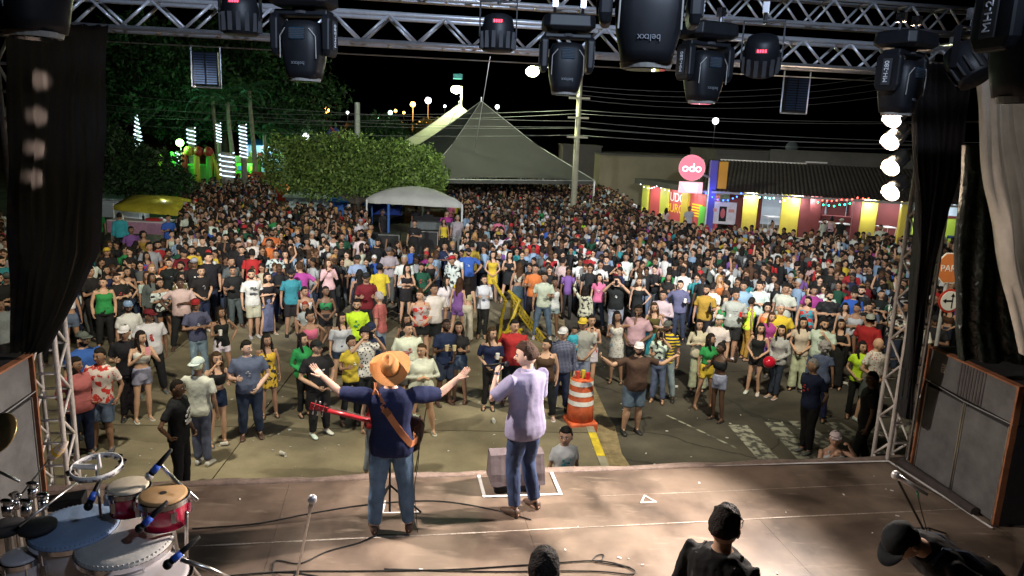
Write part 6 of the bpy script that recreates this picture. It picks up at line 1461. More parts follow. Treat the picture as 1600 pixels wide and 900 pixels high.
g.loft([[p+nn*.045 for p in out],[p-nn*.045 for p in out]]); g.build('guitar_body', GUIT, gt, bevel=.012)
g = Geo(); g.loft([[p+nn*.048 for p in out],[p+nn*.052 for p in out]]); g.build('soundboard', mat('guitar_top', (.35,.16,.06), .3, coat=.5), gt)
g = Geo(); p0 = a+ax_*.2+nn*.05; p1 = a+ax_*.66+nn*.05; g.tube([p0,p1], [.026,.022], 8); g.build('neck', NECKR, gt, smooth=True)
g = Geo(); q0 = p1; q1 = p1+ax_*.17; g.loft([[q0+lt*.025,q0-lt*.025,q0-lt*.025+nn*.015,q0+lt*.025+nn*.015],[q1+lt*.036,q1-lt*.036,q1-lt*.036+nn*.015,q1+lt*.036+nn*.015]]); hd_ = g.build('headstock', NECKR, gt, bevel=.004)
for k in range(3):
    for s_ in (-1,1):
        p = q0+ax_*(.04+.045*k); g = Geo(); g.tube([p+lt*s_*.02-nn*.004, p+lt*s_*.055-nn*.006], .006, 6); g.ell(p+lt*s_*.062-nn*.006, (.011,.008,.013), 8, 5); g.tube([p+lt*s_*.012,p+lt*s_*.012-nn*.018], .005, 6); g.build('tuner', CHROME, hd_, smooth=True)
g = Geo(); 
for k in range(6): o_ = lt*(-.015+.006*k)+nn*.076; g.tube([a-ax_*.12+o_, p1+o_], .0012, 4)
g.build('string', STEEL, gt)
st = Geo(); sp = [(.175,-.02,.835*H0),(.16,.06,.842*H0),(.12,.125,.80*H0),(.05,.150,.73*H0),(-.03,.150,.655*H0),(-.10,.140,.60*H0),(-.17,.10,.565*H0),(-.215,.0,.545*H0),(-.2,-.12,.54*H0)]
rg = []
for i, p in enumerate(sp):
    p = Vector(p); q = Vector(sp[min(i+1,len(sp)-1)])-Vector(sp[max(i-1,0)]); q.normalize(); nrm = Vector((p.x*.4,p.y+.01,0)).normalized(); w_ = q.cross(nrm).normalized()*.029
    rg.append([p+w_+nrm*.006,p-w_+nrm*.006,p-w_-nrm*.003,p+w_-nrm*.003])

from mathutils.bvhtree import BVHTree
shm = next(c for c in cow.children if c.name.startswith('long_sleeved')).data
bv = BVHTree.FromPolygons([v.co for v in shm.vertices], [tuple(p.vertices) for p in shm.polygons])
pth = [(.155,.842*H0),(.135,.825*H0),(.10,.79*H0),(.06,.75*H0),(.02,.71*H0),(-.03,.66*H0),(-.08,.615*H0),(-.13,.575*H0),(-.17,.545*H0)]
rg = []; cen = []
pth = [tuple(np.interp(q/24, np.linspace(0,1,len(pth)), [p_[j] for p_ in pth]) for j in (0,1)) for q in range(25)]
for x_, z_ in pth:
    hit = bv.ray_cast(Vector((x_, 1, z_)), Vector((0,-1,0))); y_b = hit[0].y if hit[0] else .1; cen.append(Vector((x_, y_b+.016, z_)))
cen = [Vector((.145,-.06,.835*H0)), Vector((.155,.0,.852*H0))]+cen+[Vector((-.225,.0,.535*H0)), Vector((-.20,-.14,.53*H0))]
for i, p in enumerate(cen):
    q = (cen[min(i+1,len(cen)-1)]-cen[max(i-1,0)]).normalized(); nrm = Vector((p.x*.5,p.y+.03,0)).normalized(); w_ = q.cross(nrm).normalized()*.030
    rg.append([p+w_+nrm*.008,p-w_+nrm*.008,p-w_-nrm*.004,p+w_-nrm*.004])
st.loft(rg); sto = st.build('strap', STRAP, gt, smooth=False, bevel=.003)
g = Geo(); g.box(cen[12]+Vector((0,.008,0)),(.03,.008,.036), M=rotm('Y',.75)); g.build('strap_buckle', HATB, sto)
hang_ = [wpt(cow,(-.24,-.10,.54*H0))+Vector((0,0,-.1*i)) for i in range(0,8)]
wire('guitar_cable', 'thin guitar cable hanging down beside the right leg of the man in the orange hat', [p+Vector((.02*math.sin(i*.8),0,0)) for i, p in enumerate(hang_)]+[Vector((pc.x+.26,pc.y-.05,SZ+.02))], .004, RUB)
# singer
ps = G(816,798,SZ)
sg_ = person(ps, -2.42, 'm', 'jacket:purple:K', 'trousers:sgden', 'sgl,sgr', 'sg', '1', 'short:n', None, 1.80, 'singer in short sleeved lavender shirt and jeans at stage edge, microphone at his mouth', None, 'brown')
LAV = mat('lavender_shirt', (.28,.26,.39), .8, 0, .10, 26, .35, 9, spec=.2, dist=.03)
for ch in list(sg_.children):
    if ch.name.startswith('shirt'):
        g = Geo(); torso(g, 'm', .462, .842, .016, .022)
        for s_, a in ((1,'sgl'),(-1,'sgr')):
            sh, E_, W_ = armj('m', s_, a); g.tube([sh+Vector((-s_*.035,0,-.02)), sh+Vector((0,0,-.002)), sh.lerp(E_,.5), sh.lerp(E_,.85)], [.054,.068,.068,.072], 14)
        rm_ = remesh(g, .0115, 2, .016, 8, 5.5); 
        rm_.loft([[(math.cos(t_)*rx, math.sin(t_)*rx*.95+.004, z) for t_ in [2*math.pi*i/16 for i in range(16)]] for rx, z in ((.072,.830*H0),(.066,.858*H0),(.061,.855*H0),(.067,.828*H0))], (0,0))
        ch.data = rm_.mesh('shirt', [LAV], True); ch.material_slots[0].link = 'DATA'
    if ch.name.startswith('hair'): ch.matrix_basis = Matrix.Translation(Vector((0,-.022,.925*H0))) @ HMs.to_4x4() @ Matrix.Scale(1.085,4) @ Matrix.Translation(Vector((0,.012,-.925*H0)))
sh, E_, W_ = armj('m', 1, 'sgl'); hp = wpt(sg_, W_+(W_-E_).normalized()*.07); dm = Vector((-.8,.25,-.12)).normalized()
mic('microphone held at the mouth of the singer in the lavender shirt', hp-dm*.09+Vector((0,0,.02)), hp+dm*.16, r=.015, head=.026, blue=False, headmt=mat('mic_head_dark', (.05,.05,.05), .5, .5))
tw = thing('wristwatch', 'silver wristwatch on the raised wrist of the singer', 'watch', wpt(sg_, W_-(W_-E_).normalized()*.01)); g = Geo(); d_ = (wpt(sg_,W_)-wpt(sg_,E_)).normalized(); g.tube([d_*-.012, d_*.012], .032, 16); g.build('band', CHROME, tw)
# men in the foreground at the bottom edge
def fgman(label, x, y, zh, rz, lean, b, top, cap, hair, skin, arms='dn,dn', h=1.76):
    s_ = h/H0; o = person((0,0,0), rz, b, top, 'trousers:black', arms, 'fg', skin, hair, cap, h, label, None, 'black')
    o.rotation_mode = 'QUATERNION'; q = Matrix.Rotation(rz,3,'Z') @ Matrix.Rotation(lean,3,'X'); o.rotation_quaternion = q.to_quaternion()
    hc = q @ (Vector((0,-.012,.925*H0))*s_); p = G(x, y, SZ+zh); o.location = p-hc; return o
f1 = fgman('dark haired man with glasses in black tee, seen from behind at the bottom edge', 1134,822,1.60, 2.42, 0, 'm', 'long:black', None, 'short:b', '2', 'ad,dn')
g = Geo(); 
for q in (-1,1):
    g.tube([Vector((q*.032+.026*math.cos(a), -.1, .012+.02*math.sin(a))) for a in [2*math.pi*i/12 for i in range(13)]], .0022, 5); g.tube([(q*.060,-.098,.016),(q*.082,-.03,.014),(q*.082,.02,.008)], .0022, 5)
g.tube([(-.008,-.101,.016),(.008,-.101,.016)], .002, 5); g.build('glasses', BLK, f1, loc=(0,-.014,.925*H0))
g = Geo()
for q in (-1,1): g.tube([(q*.10,.085,.60*H0),(q*.115,.105,.72*H0),(q*.115,.07,.815*H0),(q*.11,-.02,.835*H0)], .016, 6)
o = g.build('shoulder_strap', mat('dark_strap', (.05,.045,.05), .6), f1)
f2 = fgman('only the dark haired head top seen at the bottom edge between singer and glasses man', 850,889,1.42, 3.0, 0, 'm', 'tee:black', None, 'short:b', '2', h=1.70)
f3 = fgman('man in black baseball cap bending forward at the bottom right corner', 1412,846,1.50, -1.30, R(60), 'm', 'tee:black', 'cap:black', 'buzz:b', '2', 'ad,ad')
g = Geo()
for q in (-1,1): g.tube([(q*.08,.10,.60*H0),(q*.10,.118,.72*H0),(q*.105,.07,.825*H0),(q*.10,-.04,.835*H0)], .014, 6)
g.build('shoulder_strap', mat('blue_grey_strap', (.06,.10,.18), .6), f3)
mc_ = G(1597,880,SZ+.2); rod('folded_stand', 'dark metal bar at the lower right corner of the stage', Vector((mc_.x,mc_.y,SZ+.05)), Vector((mc_.x+.25,mc_.y+.1,SZ+.8)), .02, BLK, 'stand')

# ---------------------------------------------------------------- the crowd
VOX = .021
def on_apron(p): return (Vector((p[0],p[1],0))-k0).dot(kn) < 0 and PX((p[0],p[1],0))[1] > 385
HT = {'m':1.74,'M':1.75,'w':1.62,'W':1.62,'c':1.18}
PLACED = []; MARK = []; USED = set()
def place(x, y, b, top, bot, arms='dn,dn', skin='3', hair='short:b', cap=None, rot=0, label=None, mark=None, leg='st', h=None, shoes=None, print_=None, z0=None, group='people in the crowd'):
    h = h or HT[b]*random.uniform(.97,1.03)
    zg = .12; p = G(x, y, .925*h+zg)
    if not on_apron(p): zg = 0; p = G(x, y, .925*h)
    if z0 is not None: zg = z0; p = G(x, y, .925*h+zg)
    tx, ty = SO.x, SO.y-1; face = math.atan2(tx-p.x, -(ty-p.y))*.9+R(rot)
    PLACED.append((p.x, p.y, x, y)); 
    if mark: MARK.append((x, y, mark))
    if label: USED.add(label)
    return person((p.x,p.y,zg), face, b, top, bot, arms, leg, skin, hair, cap, h, label, group, shoes, print_)
N_ = [
(117,569,'W','long:coral','trousers:navy','bk','3','bob:b',None,5,'woman in a coral blouse and dark trousers beside the left truss tower','the woman in coral'),
(134,530,'M','tee:blue','trousers:black','dn','2','short:b','cap:dgrey',0,'bearded man in bright blue tee and grey cap behind the woman in coral',None),
(149,556,'m','tee:white:R','shorts:denim','pk,cl','3','short:b',None,-45,'man in red and white flowered tee and denim shorts, looking down to the left','the man in the flowered tee'),
(215,527,'w','crop:white:P','mini:ldenim','ph','2','long:b',None,0,'woman in patterned crop top and denim shorts photographing with a pink phone','the woman with the pink phone'),
(195,517,'m','tee:black','trousers:black','dn,cu','2','short:b','cap:white',-20,'man in black tee and white cap pressed behind the woman with the pink phone',None),
(202,479,'m','polo:white','trousers:dgrey','dn','3','short:b','cap:lblue',10,'man in open white shirt and light blue cap',None),
(231,492,'M','tee:lgrey','trousers:black','dn,cl','4','short:b','cap:dred',0,'big man in light grey tee and dark red cap','the big man in light grey'),
(308,476,'m','tee:slate','trousers:ldenim','cr','3','short:b','cap:red',0,'man with crossed arms in dark tee, red cap and ripped light jeans','the man in ripped jeans'),
(157,442,'W','tank:green','trousers:black','dn','2','bun:b',None,0,'stout woman in a green tank top by the left curtain','the woman in green by the curtain'),
(228,399,'w','dress:blue:R',None,'cl','3','long:b',None,0,'woman in a blue, white and red dress holding a phone low','the woman in the blue and red dress'),
(256,441,'w','offsh:white:K','mini:black','cl,cr','3','bob:b',None,0,'curly haired woman in white off shoulder top with black front',None),
(281,443,'M','polo:lpink','trousers:black','cr,hp','5','fade:b',None,-10,'bearded man in a pale pink polo tucked into black trousers','the man in the pale pink polo'),
(302,411,'m','tee:black','trousers:black','dn','4','short:b','cap:grey',0,'man in black tee with white print and grey cap',None),
(275,606,'m','tee:black','trousers:black','cl,hp','4','buzz:b',None,35,'man in black tee with big white chest print and pearl necklace, nearest the drums','the man with the white chest print'),
(308,571,'m','tee:white','trousers:denim','hp,dn','3','short:w','back:white',130,'bleached blond man in white tee, blue jeans and white trainers, turned away','the bleached blond man'),
(334,561,'w','crop:black','mini:navy','cu,hi','2','long:n',None,0,'woman in black top and dark shorts with a yellow belt, hand at her hair',None),
(345,488,'w','tank:black','mini:white','hp,cu','3','long:b',None,5,'woman in black tank top and white shorts holding a cup','the woman in white shorts'),
(388,541,'M','tee:slate','trousers:ddenim','cl,cu','1','short:b',None,-15,'stout man in plain slate purple tee and jeans','the man in the slate purple tee'),
(418,530,'w','dress:yellow:K',None,'dn','3','long:b',None,-10,'smiling woman in yellow patterned dress with light denim jacket','the woman in the yellow patterned dress'),
(395,428,'m','tee:white','shorts:cream','dn','2','short:b',None,10,'bearded man in white printed tee and cream shorts','the man in cream shorts'),
(361,409,'m','tee:dgrey','trousers:black','dn','3','short:b',None,30,'man in grey green tee wearing a light blue face mask','the man with the blue mask'),
(416,433,'w','offsh:black','longskirt:denim','cl,cr','2','bob:b',None,20,'woman in black top and long blue denim skirt','the woman in the long denim skirt'),
(454,428,'m','tee:teal','shorts:black','dn','3','short:b','cap:black',0,'man in dark teal tee and black cap','the man in the dark teal tee'),
(473,417,'m','tee:magenta','trousers:black','dn,hp','3','short:n',None,170,'person in a crimson shirt right behind the man in the dark teal tee',None),
(483,455,'w','bandeau:lblue:P','mini:black','dn','3','short:b',None,0,'woman in small patterned bikini style top',None),
(507,455,'w','bandeau:green:K','mini:black','cl','4','pony:b',None,0,'dark skinned woman in shiny green and black strapless top','the woman in the green strapless top'),
(514,411,'w','long:lpink','trousers:black','fc','2','long:n',None,5,'woman in loose pale pink blouse, hands at her mouth','the woman in the pale pink blouse'),
(558,405,'m','tee:lblue','trousers:ddenim','dn,cu','3','short:b','cap:black',0,'man in light blue tee and black cap','the man in the light blue tee'),
(557,428,'w','tank:black','trousers:black','dn','3','long:b',None,180,'woman with very long black hair seen from behind',None),
(573,434,'m','tee:dred','trousers:black','cu','3','short:b','cap:black',0,'man in dark red jersey and black cap beside the woman with very long hair',None),
(557,477,'m','tee:neon','trousers:ddenim','dn','2','short:b',None,0,'man in a neon yellow football jersey','the man in the neon jersey'),
(488,495,'w','crop:pink','mini:red','hp,cl','3','bun:b',None,0,'woman in bright pink crop top and red patterned shorts','the woman in the pink crop top'),
(529,497,'w','offsh:white:Q','mini:ddenim','dn','2','long:b',None,0,'woman in white and blue off shoulder top with dark denim shorts',None),
(480,479,'c','tee:grey','shorts:grey','cl','3','short:r',None,0,'child with a red headband behind the woman in the pink crop top',None),
(475,529,'w','jacket:green','trousers:black','cl','2','long:b',None,10,'woman in bright green jacket left of the man looking at his phone',None),
(498,543,'M','tee:black','trousers:black','cl','2','short:b','cap:black',15,'man all in black with white trainers and cap looking down at his phone','the man in black with white trainers'),
(550,535,'w','tee:yellow','trousers:black','cu','3','short:b',None,5,'person with glasses in a yellow tee left of the photographer',None),
(567,524,'m','tee:black:P','trousers:black','hi','2','short:b','back:black',10,'photographer in black printed tee holding a camera to the face','the photographer'),
(582,512,'m','tee:navy','trousers:black','dn','2','short:b','cap:navy',0,'man in navy tee with a large white K on the chest','the man with the white K'),
(582,594,'w','tee:red:K','trousers:ldenim','ph,dn','2','long:b',None,10,'woman in red and black top and jeans behind the red guitar neck',None),
(638,515,'M','tee:white','shorts:dgrey','dn','2','buzz:b',None,0,'man in a white v neck tee with orange print','the man in the white v neck'),
(660,547,'W','long:white','mini:beige','cr','2','pony:n',None,0,'woman in loose white blouse with crossed arms beside the orange hat','the woman in the white blouse'),
(695,509,'m','tee:navy','shorts:ddenim','cl,cu','5','buzz:b',None,25,'slim dark skinned man in navy tee and denim shorts holding a cup','the slim man in navy'),
(721,513,'w','croptee:black','mini:denim','cu','3','long:b',None,-20,'woman in black cropped tee and denim shorts holding a cup in both hands','the woman in the black cropped tee'),
(768,519,'w','offsh:navy','trousers:black','cu,cl','2','long:n',None,0,'woman in navy off shoulder top and black trousers','the woman in navy off shoulder'),
(802,508,'M','polo:red','trousers:black','cu,dn','2','short:b',None,0,'stocky man in a bright red polo shirt holding a can','the man in the red polo'),
(853,537,'W','tank:brown','trousers:black','dn','2','pony:b',None,0,'woman between the singer and the man in the plaid shirt',None),
(880,520,'m','jacket:navy:Q','trousers:ddenim','dn','2','short:g','cap:lgrey',0,'older man in navy plaid shirt and pale cap next to the traffic barrel','the man in the plaid shirt'),
(660,461,'W','tank:cream:R','skirt:black','cl','2','bun:n',None,-5,'woman in cream tank top with red and green flower and black skirt','the woman in the flower tank top'),
(675,452,'M','tee:white','shorts:black','dn','3','short:b',None,0,'man in plain white tee right behind the woman in the flower tank top',None),
(637,500,'w','tank:black','trousers:black','dn','3','long:b',None,0,'woman in dark top half hidden behind the man in the white v neck',None),
(595,466,'m','tee:coral','trousers:ldenim','dn','2','short:g',None,-120,'balding man in a faded red shirt and light jeans seen from behind','the man in the faded red shirt'),
(594,419,'m','tee:yellow','trousers:black','dn','3','short:b','back:black',175,'man in a golden yellow tee with his back turned','the man in the golden yellow tee'),
(729,443,'w','bandeau:beige','wide:cream','dn','2','long:b',None,165,'woman with bare back in wide cream trousers','the woman in wide cream trousers'),
(756,437,'w','jacket:white','trousers:black','cu','2','bob:b',None,0,'woman in open white cardigan over black','the woman in the white cardigan'),
(771,398,'w','dress:yellow','','cl','2','long:b',None,0,'woman in a plain yellow dress','the woman in the yellow dress'),
(795,398,'w','dress:black','','cu','2','long:b',None,0,'woman in black dress directly right of the yellow dress',None),
(731,394,'M','tee:blue','trousers:black','hp','3','short:b','cap:black',0,'man in bright blue tee and black cap','the man in the bright blue tee'),
(737,384,'m','tee:mustard','trousers:black','dn','3','short:b',None,180,'man in a mustard shirt looking away, behind the bright blue tee',None),
(706,406,'m','jacket:white:K','trousers:black','dn','3','short:b','cap:red',-40,'person with a red cap and black and white jacket','the red cap above the yellow post'),
(698,439,'w','long:white','shorts:dgrey','dn,cl','2','long:b',None,20,'woman in tight white long sleeved top','the woman in tight white'),
(715,441,'w','tank:purple','mini:purple','dn','2','long:n',None,150,'woman in purple dress beside the yellow post',None),
(660,418,'W','tee:dgreen','trousers:black','cl','3','bob:b',None,0,'woman in a dark green tee with folded hands','the woman in the dark green tee'),
(633,419,'w','crop:black','skirt:black','cr','2','long:b',None,5,'slim woman in black strappy top with crossed arms','the slim woman in black straps'),
(610,392,'m','tee:grey','trousers:dgrey','cr','3','short:b','cap:dgrey',0,'man in plain grey tee and cap with crossed arms','the man in the plain grey tee'),
(631,405,'m','tee:lgrey:S','trousers:black','dn','3','short:g',None,0,'man in white and grey banded jersey',None),
(644,391,'c','tee:neon','shorts:black','dn','3','short:b',None,0,'child in a lemon yellow tee with a small black print','the child in lemon yellow'),
(674,407,'w','tank:black','trousers:dgrey','cl','3','bun:b',None,0,'woman in black top with hair up',None),
(696,385,'m','tee:navy','trousers:black','fc,cr','3','short:b',None,0,'man in navy tee with his hand at his chin','the man with hand at chin'),
(809,417,'w','crop:beige:K','skirt:denim','dn','3','long:n',None,175,'woman seen from behind in blue skirt above the hatched barrier',None),
(834,420,'m','tee:orange','trousers:black','cu','3','short:b',None,0,'man in an orange tee with a dark strap across it','the man in the orange tee'),
(851,433,'m','polo:lgrey','trousers:denim','cu,dn','3','short:b',None,0,'man in pale grey green shirt and jeans holding a cup',None),
(867,441,'w','tank:white','mini:ldenim','dn','4','bun:b',None,0,'woman in white tank top and pale denim shorts','the woman in the white tank top'),
(880,409,'m','tee:lpink','trousers:black','dn','3','short:b',None,150,'tall man in pale pink tee seen from the side',None),
(895,385,'m','tee:turq','trousers:black','hp','3','short:b',None,180,'man in turquoise tee with his back turned','the man in the turquoise tee'),
(915,453,'w','long:cream:K','trousers:black','up,dn','3','long:b',None,180,'woman with long dark hair and cream patterned blouse seen from behind','the woman in the patterned blouse'),
(937,434,'w','tee:pink','trousers:ddenim','dn','2','long:b',None,0,'woman in a pink magenta tee right of the patterned blouse',None),
(966,439,'M','tee:black','trousers:ldenim','hi','2','short:b',None,0,'man in plain black tee and light jeans holding a phone up to his face','the man filming in black'),
(998,440,'w','tank:black','trousers:black','hp,dn','2','bob:n',None,0,'woman in black strappy top, hand on hip, right of the man filming','the woman in black straps'),
(997,486,'M','tee:lpink','shorts:black','cl','4','short:b',None,-10,'man in a pale tee looking down at his phone','the man in the pale tee'),
(969,495,'w','dress:beige:P','mini:ldenim','wv,cu','3','long:b',None,0,'woman in beige patterned playsuit with one hand raised','the woman with one hand raised'),
(1027,480,'w','tank:olive','trousers:black','cr','2','long:n',None,-5,'long haired woman in an olive top with crossed arms',None),
(1032,461,'m','jacket:lpink:Q','trousers:dgrey','cr','3','short:b',None,0,'man in a pink plaid shirt','the man in pink plaid'),
(1067,445,'m','jacket:slate','trousers:ddenim','cu,hp','2','short:b',None,5,'tall man in open slate blue shirt and dark jeans','the man in the slate blue shirt'),
(1009,511,'c','tee:turq','shorts:grey','hd','4','buzz:b',None,0,'boy in turquoise tee with both hands on his head','the boy in turquoise'),
(1035,522,'w','croptee:white:K','trousers:denim','hi,cu','2','long:n',None,0,'woman in white and grey tied top and jeans raising a phone','the woman in the tied white top'),
(1045,510,'m','tee:navy:Y','trousers:ldenim','dn','3','short:b','cap:dgrey',0,'man in navy tee with yellow bands',None),
(994,545,'M','tee:brown','shorts:denim','sp','2','short:n','cap:white',35,'man in brown tee, denim shorts and white cap with arms flung wide','the man in the brown tee'),
(912,505,'m','polo:grey','trousers:ldenim','cl','3','short:b','cap:yellow',5,'man in grey polo and yellow cap holding a child','the man in the yellow cap'),
(926,500,'w','tank:white:R','skirt:white','cu','2','pony:b',None,0,'woman in white flowered dress holding a baby',None),
(947,385,'M','tee:slate','trousers:black','dn','2','short:b',None,0,'tall man in a dark slate tee standing above his neighbours','the tall man in dark slate'),
(920,399,'m','tee:red','trousers:black','dn','3','short:b','cap:red',-20,'man in red tee and red cap',None),
(948,407,'m','tee:black','trousers:black','dn','2','short:b',None,0,'man in black tee just below the tall man in dark slate',None),
(978,402,'m','tee:white','trousers:black','dn','3','short:b',None,10,'man in white tee with open collar left of the woman with a braid',None),
(967,415,'w','tank:dred','trousers:black','hi','2','short:b',None,0,'person in dark red lifting a phone in a red case',None),
(1042,433,'w','croptee:black','mini:black','cu','3','long:b',None,-10,'woman in black cropped tee right of the woman in black straps',None),
(994,411,'w','tank:black','trousers:dgrey','cu','3','pony:b',None,15,'woman with a braid and dark top',None),
(1104,453,'m','tee:mustard','trousers:black','cu,dn','3','short:b',None,0,'man in mustard brown tee with a black bag and a bottle','the man in mustard'),
(1130,469,'w','tank:green','skirt:green','cu','2','long:b',None,20,'smiling woman in green top holding a white cup','the woman in green with a cup'),
(1149,461,'M','tee:grey','shorts:black','cu,dn','3','short:b',None,5,'big man in a steel grey tee and black shorts','the big man in steel grey'),
(1165,447,'m','polo:lblue','trousers:black','dn','3','short:b',None,10,'man in a light blue polo shirt','the man in the light blue polo'),
(1187,447,'m','tee:lgrey','trousers:dgrey','cr','2','fade:b',None,0,'bearded smiling man in light grey tee with crossed arms','the smiling bearded man'),
(1226,451,'M','tee:cream','trousers:dgrey','cr,dn','3','short:b',None,-15,'big man in cream tee with an arm across his chest','the big man in cream'),
(1267,454,'M','tee:magenta','trousers:black','dn','3','short:b',None,0,'heavy man in a magenta tee','the man in magenta'),
(1265,471,'W','tank:turq:R','trousers:navy','dn','2','bob:b',None,0,'woman in flowered turquoise and white top','the woman in the flowered top'),
(1220,483,'M','tee:yellow','trousers:black','cl','2','buzz:g',None,0,'older man in a bright yellow tee','the older man in bright yellow'),
(1206,496,'w','tee:magenta','trousers:purple','dn','2','long:n',None,0,'woman in a magenta tee left of the older man in bright yellow',None),
(1200,481,'w','tank:orange','trousers:black','dn','2','curly:b',None,-5,'curly haired woman in an orange top',None),
(1171,472,'w','tank:neon','trousers:mustard','dn','3','short:b',None,120,'person in neon green vest seen from behind','the neon green vest'),
(1120,500,'m','tee:white','trousers:grey','dn','2','short:b','back:white',-10,'young man in white tee and white cap worn backwards','the young man in the white cap'),
(1098,509,'w','long:cream','wide:cream','cr','2','long:b',None,5,'woman in cream clothes left of the young man in the white cap',None),
(1108,529,'w','croptee:green','mini:yellow','cr,dn','3','long:b',None,40,'woman in green cropped jersey and yellow shorts','the woman in yellow shorts'),
(1131,545,'w','bandeau:black','mini:ldenim','wv,sr','5','bun:b',None,-25,'dark skinned woman in black strapless top and frayed shorts raising her arms','the woman in frayed shorts'),
(1186,513,'w','tank:black','mini:black','cl','2','long:b',None,0,'woman in sleeveless black vest and shorts with white trainers','the woman in the black vest'),
(1220,517,'w','long:black:S','trousers:ddenim','cl','2','long:b',None,-20,'woman in striped top and black jacket holding a red helmet','the woman with the red helmet'),
(1257,505,'w','tee:cream','wide:cream','cl','2','long:b',None,0,'woman in cream top and cream trousers','the woman in cream'),
(1283,505,'M','tee:lgrey','trousers:denim','fc,dn','2','short:b',None,-5,'man with glasses in pale tee, hand at his mouth','the man with glasses'),
(1291,543,'w','tee:denim','trousers:navy','dn','3','curly:g',None,180,'person with grey curly hair and blue shirt facing away','the grey curly hair'),
(1316,507,'w','maxi:black','','cr','2','long:b',None,0,'woman in a long black dress with crossed arms','the woman in the long black dress'),
(1277,573,'m','tee:navy','trousers:black','bk','2','buzz:g',None,-25,'grey haired man in navy tee and black trousers on the crosswalk','the grey haired man in navy'),
(1349,542,'w','tee:neon','trousers:black','cl','2','long:b',None,20,'young woman in a lemon yellow tee left of the right truss tower','the young woman in lemon yellow'),
(1365,537,'M','tee:coral:P','shorts:dgrey','cl','2','bald:b',None,70,'bald man in a pinkish patterned tee turned sideways',None),
(1360,499,'M','tee:red','trousers:black','dn','3','short:b','back:grey',165,'man in plain red tee and grey cap with his back turned','the man in the red tee by the tower'),
(1338,481,'W','tank:lgrey','trousers:black','cr','3','bun:b',None,10,'stout woman in a pale green top',None),
(1316,444,'W','long:dred','longskirt:dred','cl','3','short:r','back:dred',0,'person all in dark red looking down at a phone','the person in dark red'),
(1244,425,'w','tee:mustard','trousers:brown','cr','3','bun:b',None,-10,'woman in a tan top at the foot of the yellow column',None),
(1267,435,'c','tee:mustard','shorts:brown','dn','3','short:b',None,0,'young person in a brown tee behind the man in magenta',None),
(1272,416,'w','tee:red:S','trousers:black','dn','3','bun:b',None,170,'woman in a red and white striped top','the red and white striped top'),
(1333,424,'m','tee:red','trousers:black','cu','3','short:b',None,10,'man in a red orange tee beside the person in dark red',None),
(1298,423,'m','tee:black','trousers:black','cr','3','short:b',None,0,'broad man in black between the striped top and the red orange tee',None),
(1465,502,'M','tee:black','trousers:black','cr','4','short:b','cap:black',-10,'security man in black with folded arms behind the right tower','the security man'),
(1442,505,'m','tee:black:P','trousers:black','dn','4','buzz:b',None,0,'man in black tee with white print and chain left of the security man',None),
(1458,400,'m','long:teal','trousers:black','cr','3','short:b','cap:grey',40,'man in a teal green hoodie right of the right curtain','the man in the teal hoodie'),
(1482,398,'m','tee:black','trousers:black','dn','3','short:b',None,0,'man in black next to the teal hoodie',None),
(884,681,'c','tee:white','shorts:dgrey','dn','2','short:b',None,30,'dark haired child in white tee with a palm print below the stage edge','the child at the stage edge'),
(1300,686,'m','tank:lgrey','shorts:brown','hi,fc','2','short:b','cap:white',60,'man in white cap and vest with a hand over his face below the stage edge',None),
(1362,592,'m','tee:black','trousers:black','dn,hp','4','short:b',None,-60,'man all in black striding behind the right truss tower',None),
(108,452,'w','crop:white','mini:denim','hd,dn','3','long:b',None,170,'woman in white top and denim seen from behind at the left curtain',None),
(7,380,'m','tee:white','trousers:black','dn','3','short:b',None,10,'man at the left frame edge behind the left tower, upper one',None),
(5,435,'m','tee:black','trousers:black','dn','3','short:b','cap:dgrey',10,'man in black and cap at the left frame edge',None),
(7,475,'m','tee:grey','trousers:black','dn','3','short:b',None,20,'man in grey at the left frame edge, lowest one',None),
# upper band
(204,360,'m','tee:purple','trousers:black','dn','4','short:b',None,0,None,'the man in purple by the stall table'),
(226,367,'w','tank:mustard','trousers:black','dn','3','curly:b',None,0,None,None),(233,386,'M','tee:grey','trousers:black','dn','3','short:b',None,0,None,'the heavy man in grey'),
(250,383,'m','tee:red','trousers:black','dn','3','short:b',None,0,None,'the man in the scarlet tee'),(166,394,'m','tee:black','trousers:black','cr','3','short:b','cap:yellow',0,None,'the yellow cap by the curtain'),
(292,360,'m','tee:black:P','trousers:black','dn','3','short:b',None,0,None,None),(316,378,'M','tee:black','trousers:black','dn','2','buzz:b',None,0,None,None),(299,391,'m','tee:yellow','trousers:black','dn','3','short:b',None,0,None,'the man in yellow beside the grey cap'),
(285,396,'M','tee:dred','trousers:black','dn','3','short:b','cap:black',0,None,None),(272,366,'w','tank:lgrey','trousers:black','dn','2','bun:b',None,0,None,None),(295,336,'m','tee:white','trousers:black','dn','3','short:b',None,0,None,'the man in white right of the yellow canopy'),
(316,337,'w','tank:black','trousers:black','dn','3','bun:b',None,0,None,None),(331,348,'m','polo:white','trousers:black','dn','3','short:b',None,0,None,None),(262,341,'m','tee:blue','trousers:black','cu','3','short:b',None,20,None,'the blue jersey under the canopy'),
(310,367,'m','tee:white','trousers:black','dn','4','short:b',None,0,None,None),(187,338,'m','long:turq','trousers:black','dn','3','short:b',None,180,None,None),(150,332,'m','tee:green','trousers:black','dn','3','short:b',None,0,None,None),
(443,355,'w','tank:yellow','trousers:black','dn','4','pony:b',None,0,None,'the woman in the yellow tank top'),(423,364,'M','tee:orange','trousers:black','cr','4','short:b',None,10,None,'the man in the rust orange tee'),
(396,378,'m','tee:white','trousers:black','dn','3','short:b',None,-10,None,None),(478,341,'w','tee:black','trousers:ldenim','cr','2','long:b',None,0,None,'the woman in black on the raised kerb'),(489,333,'m','tee:lgrey:P','trousers:ddenim','dn','2','short:b',None,0,None,None),
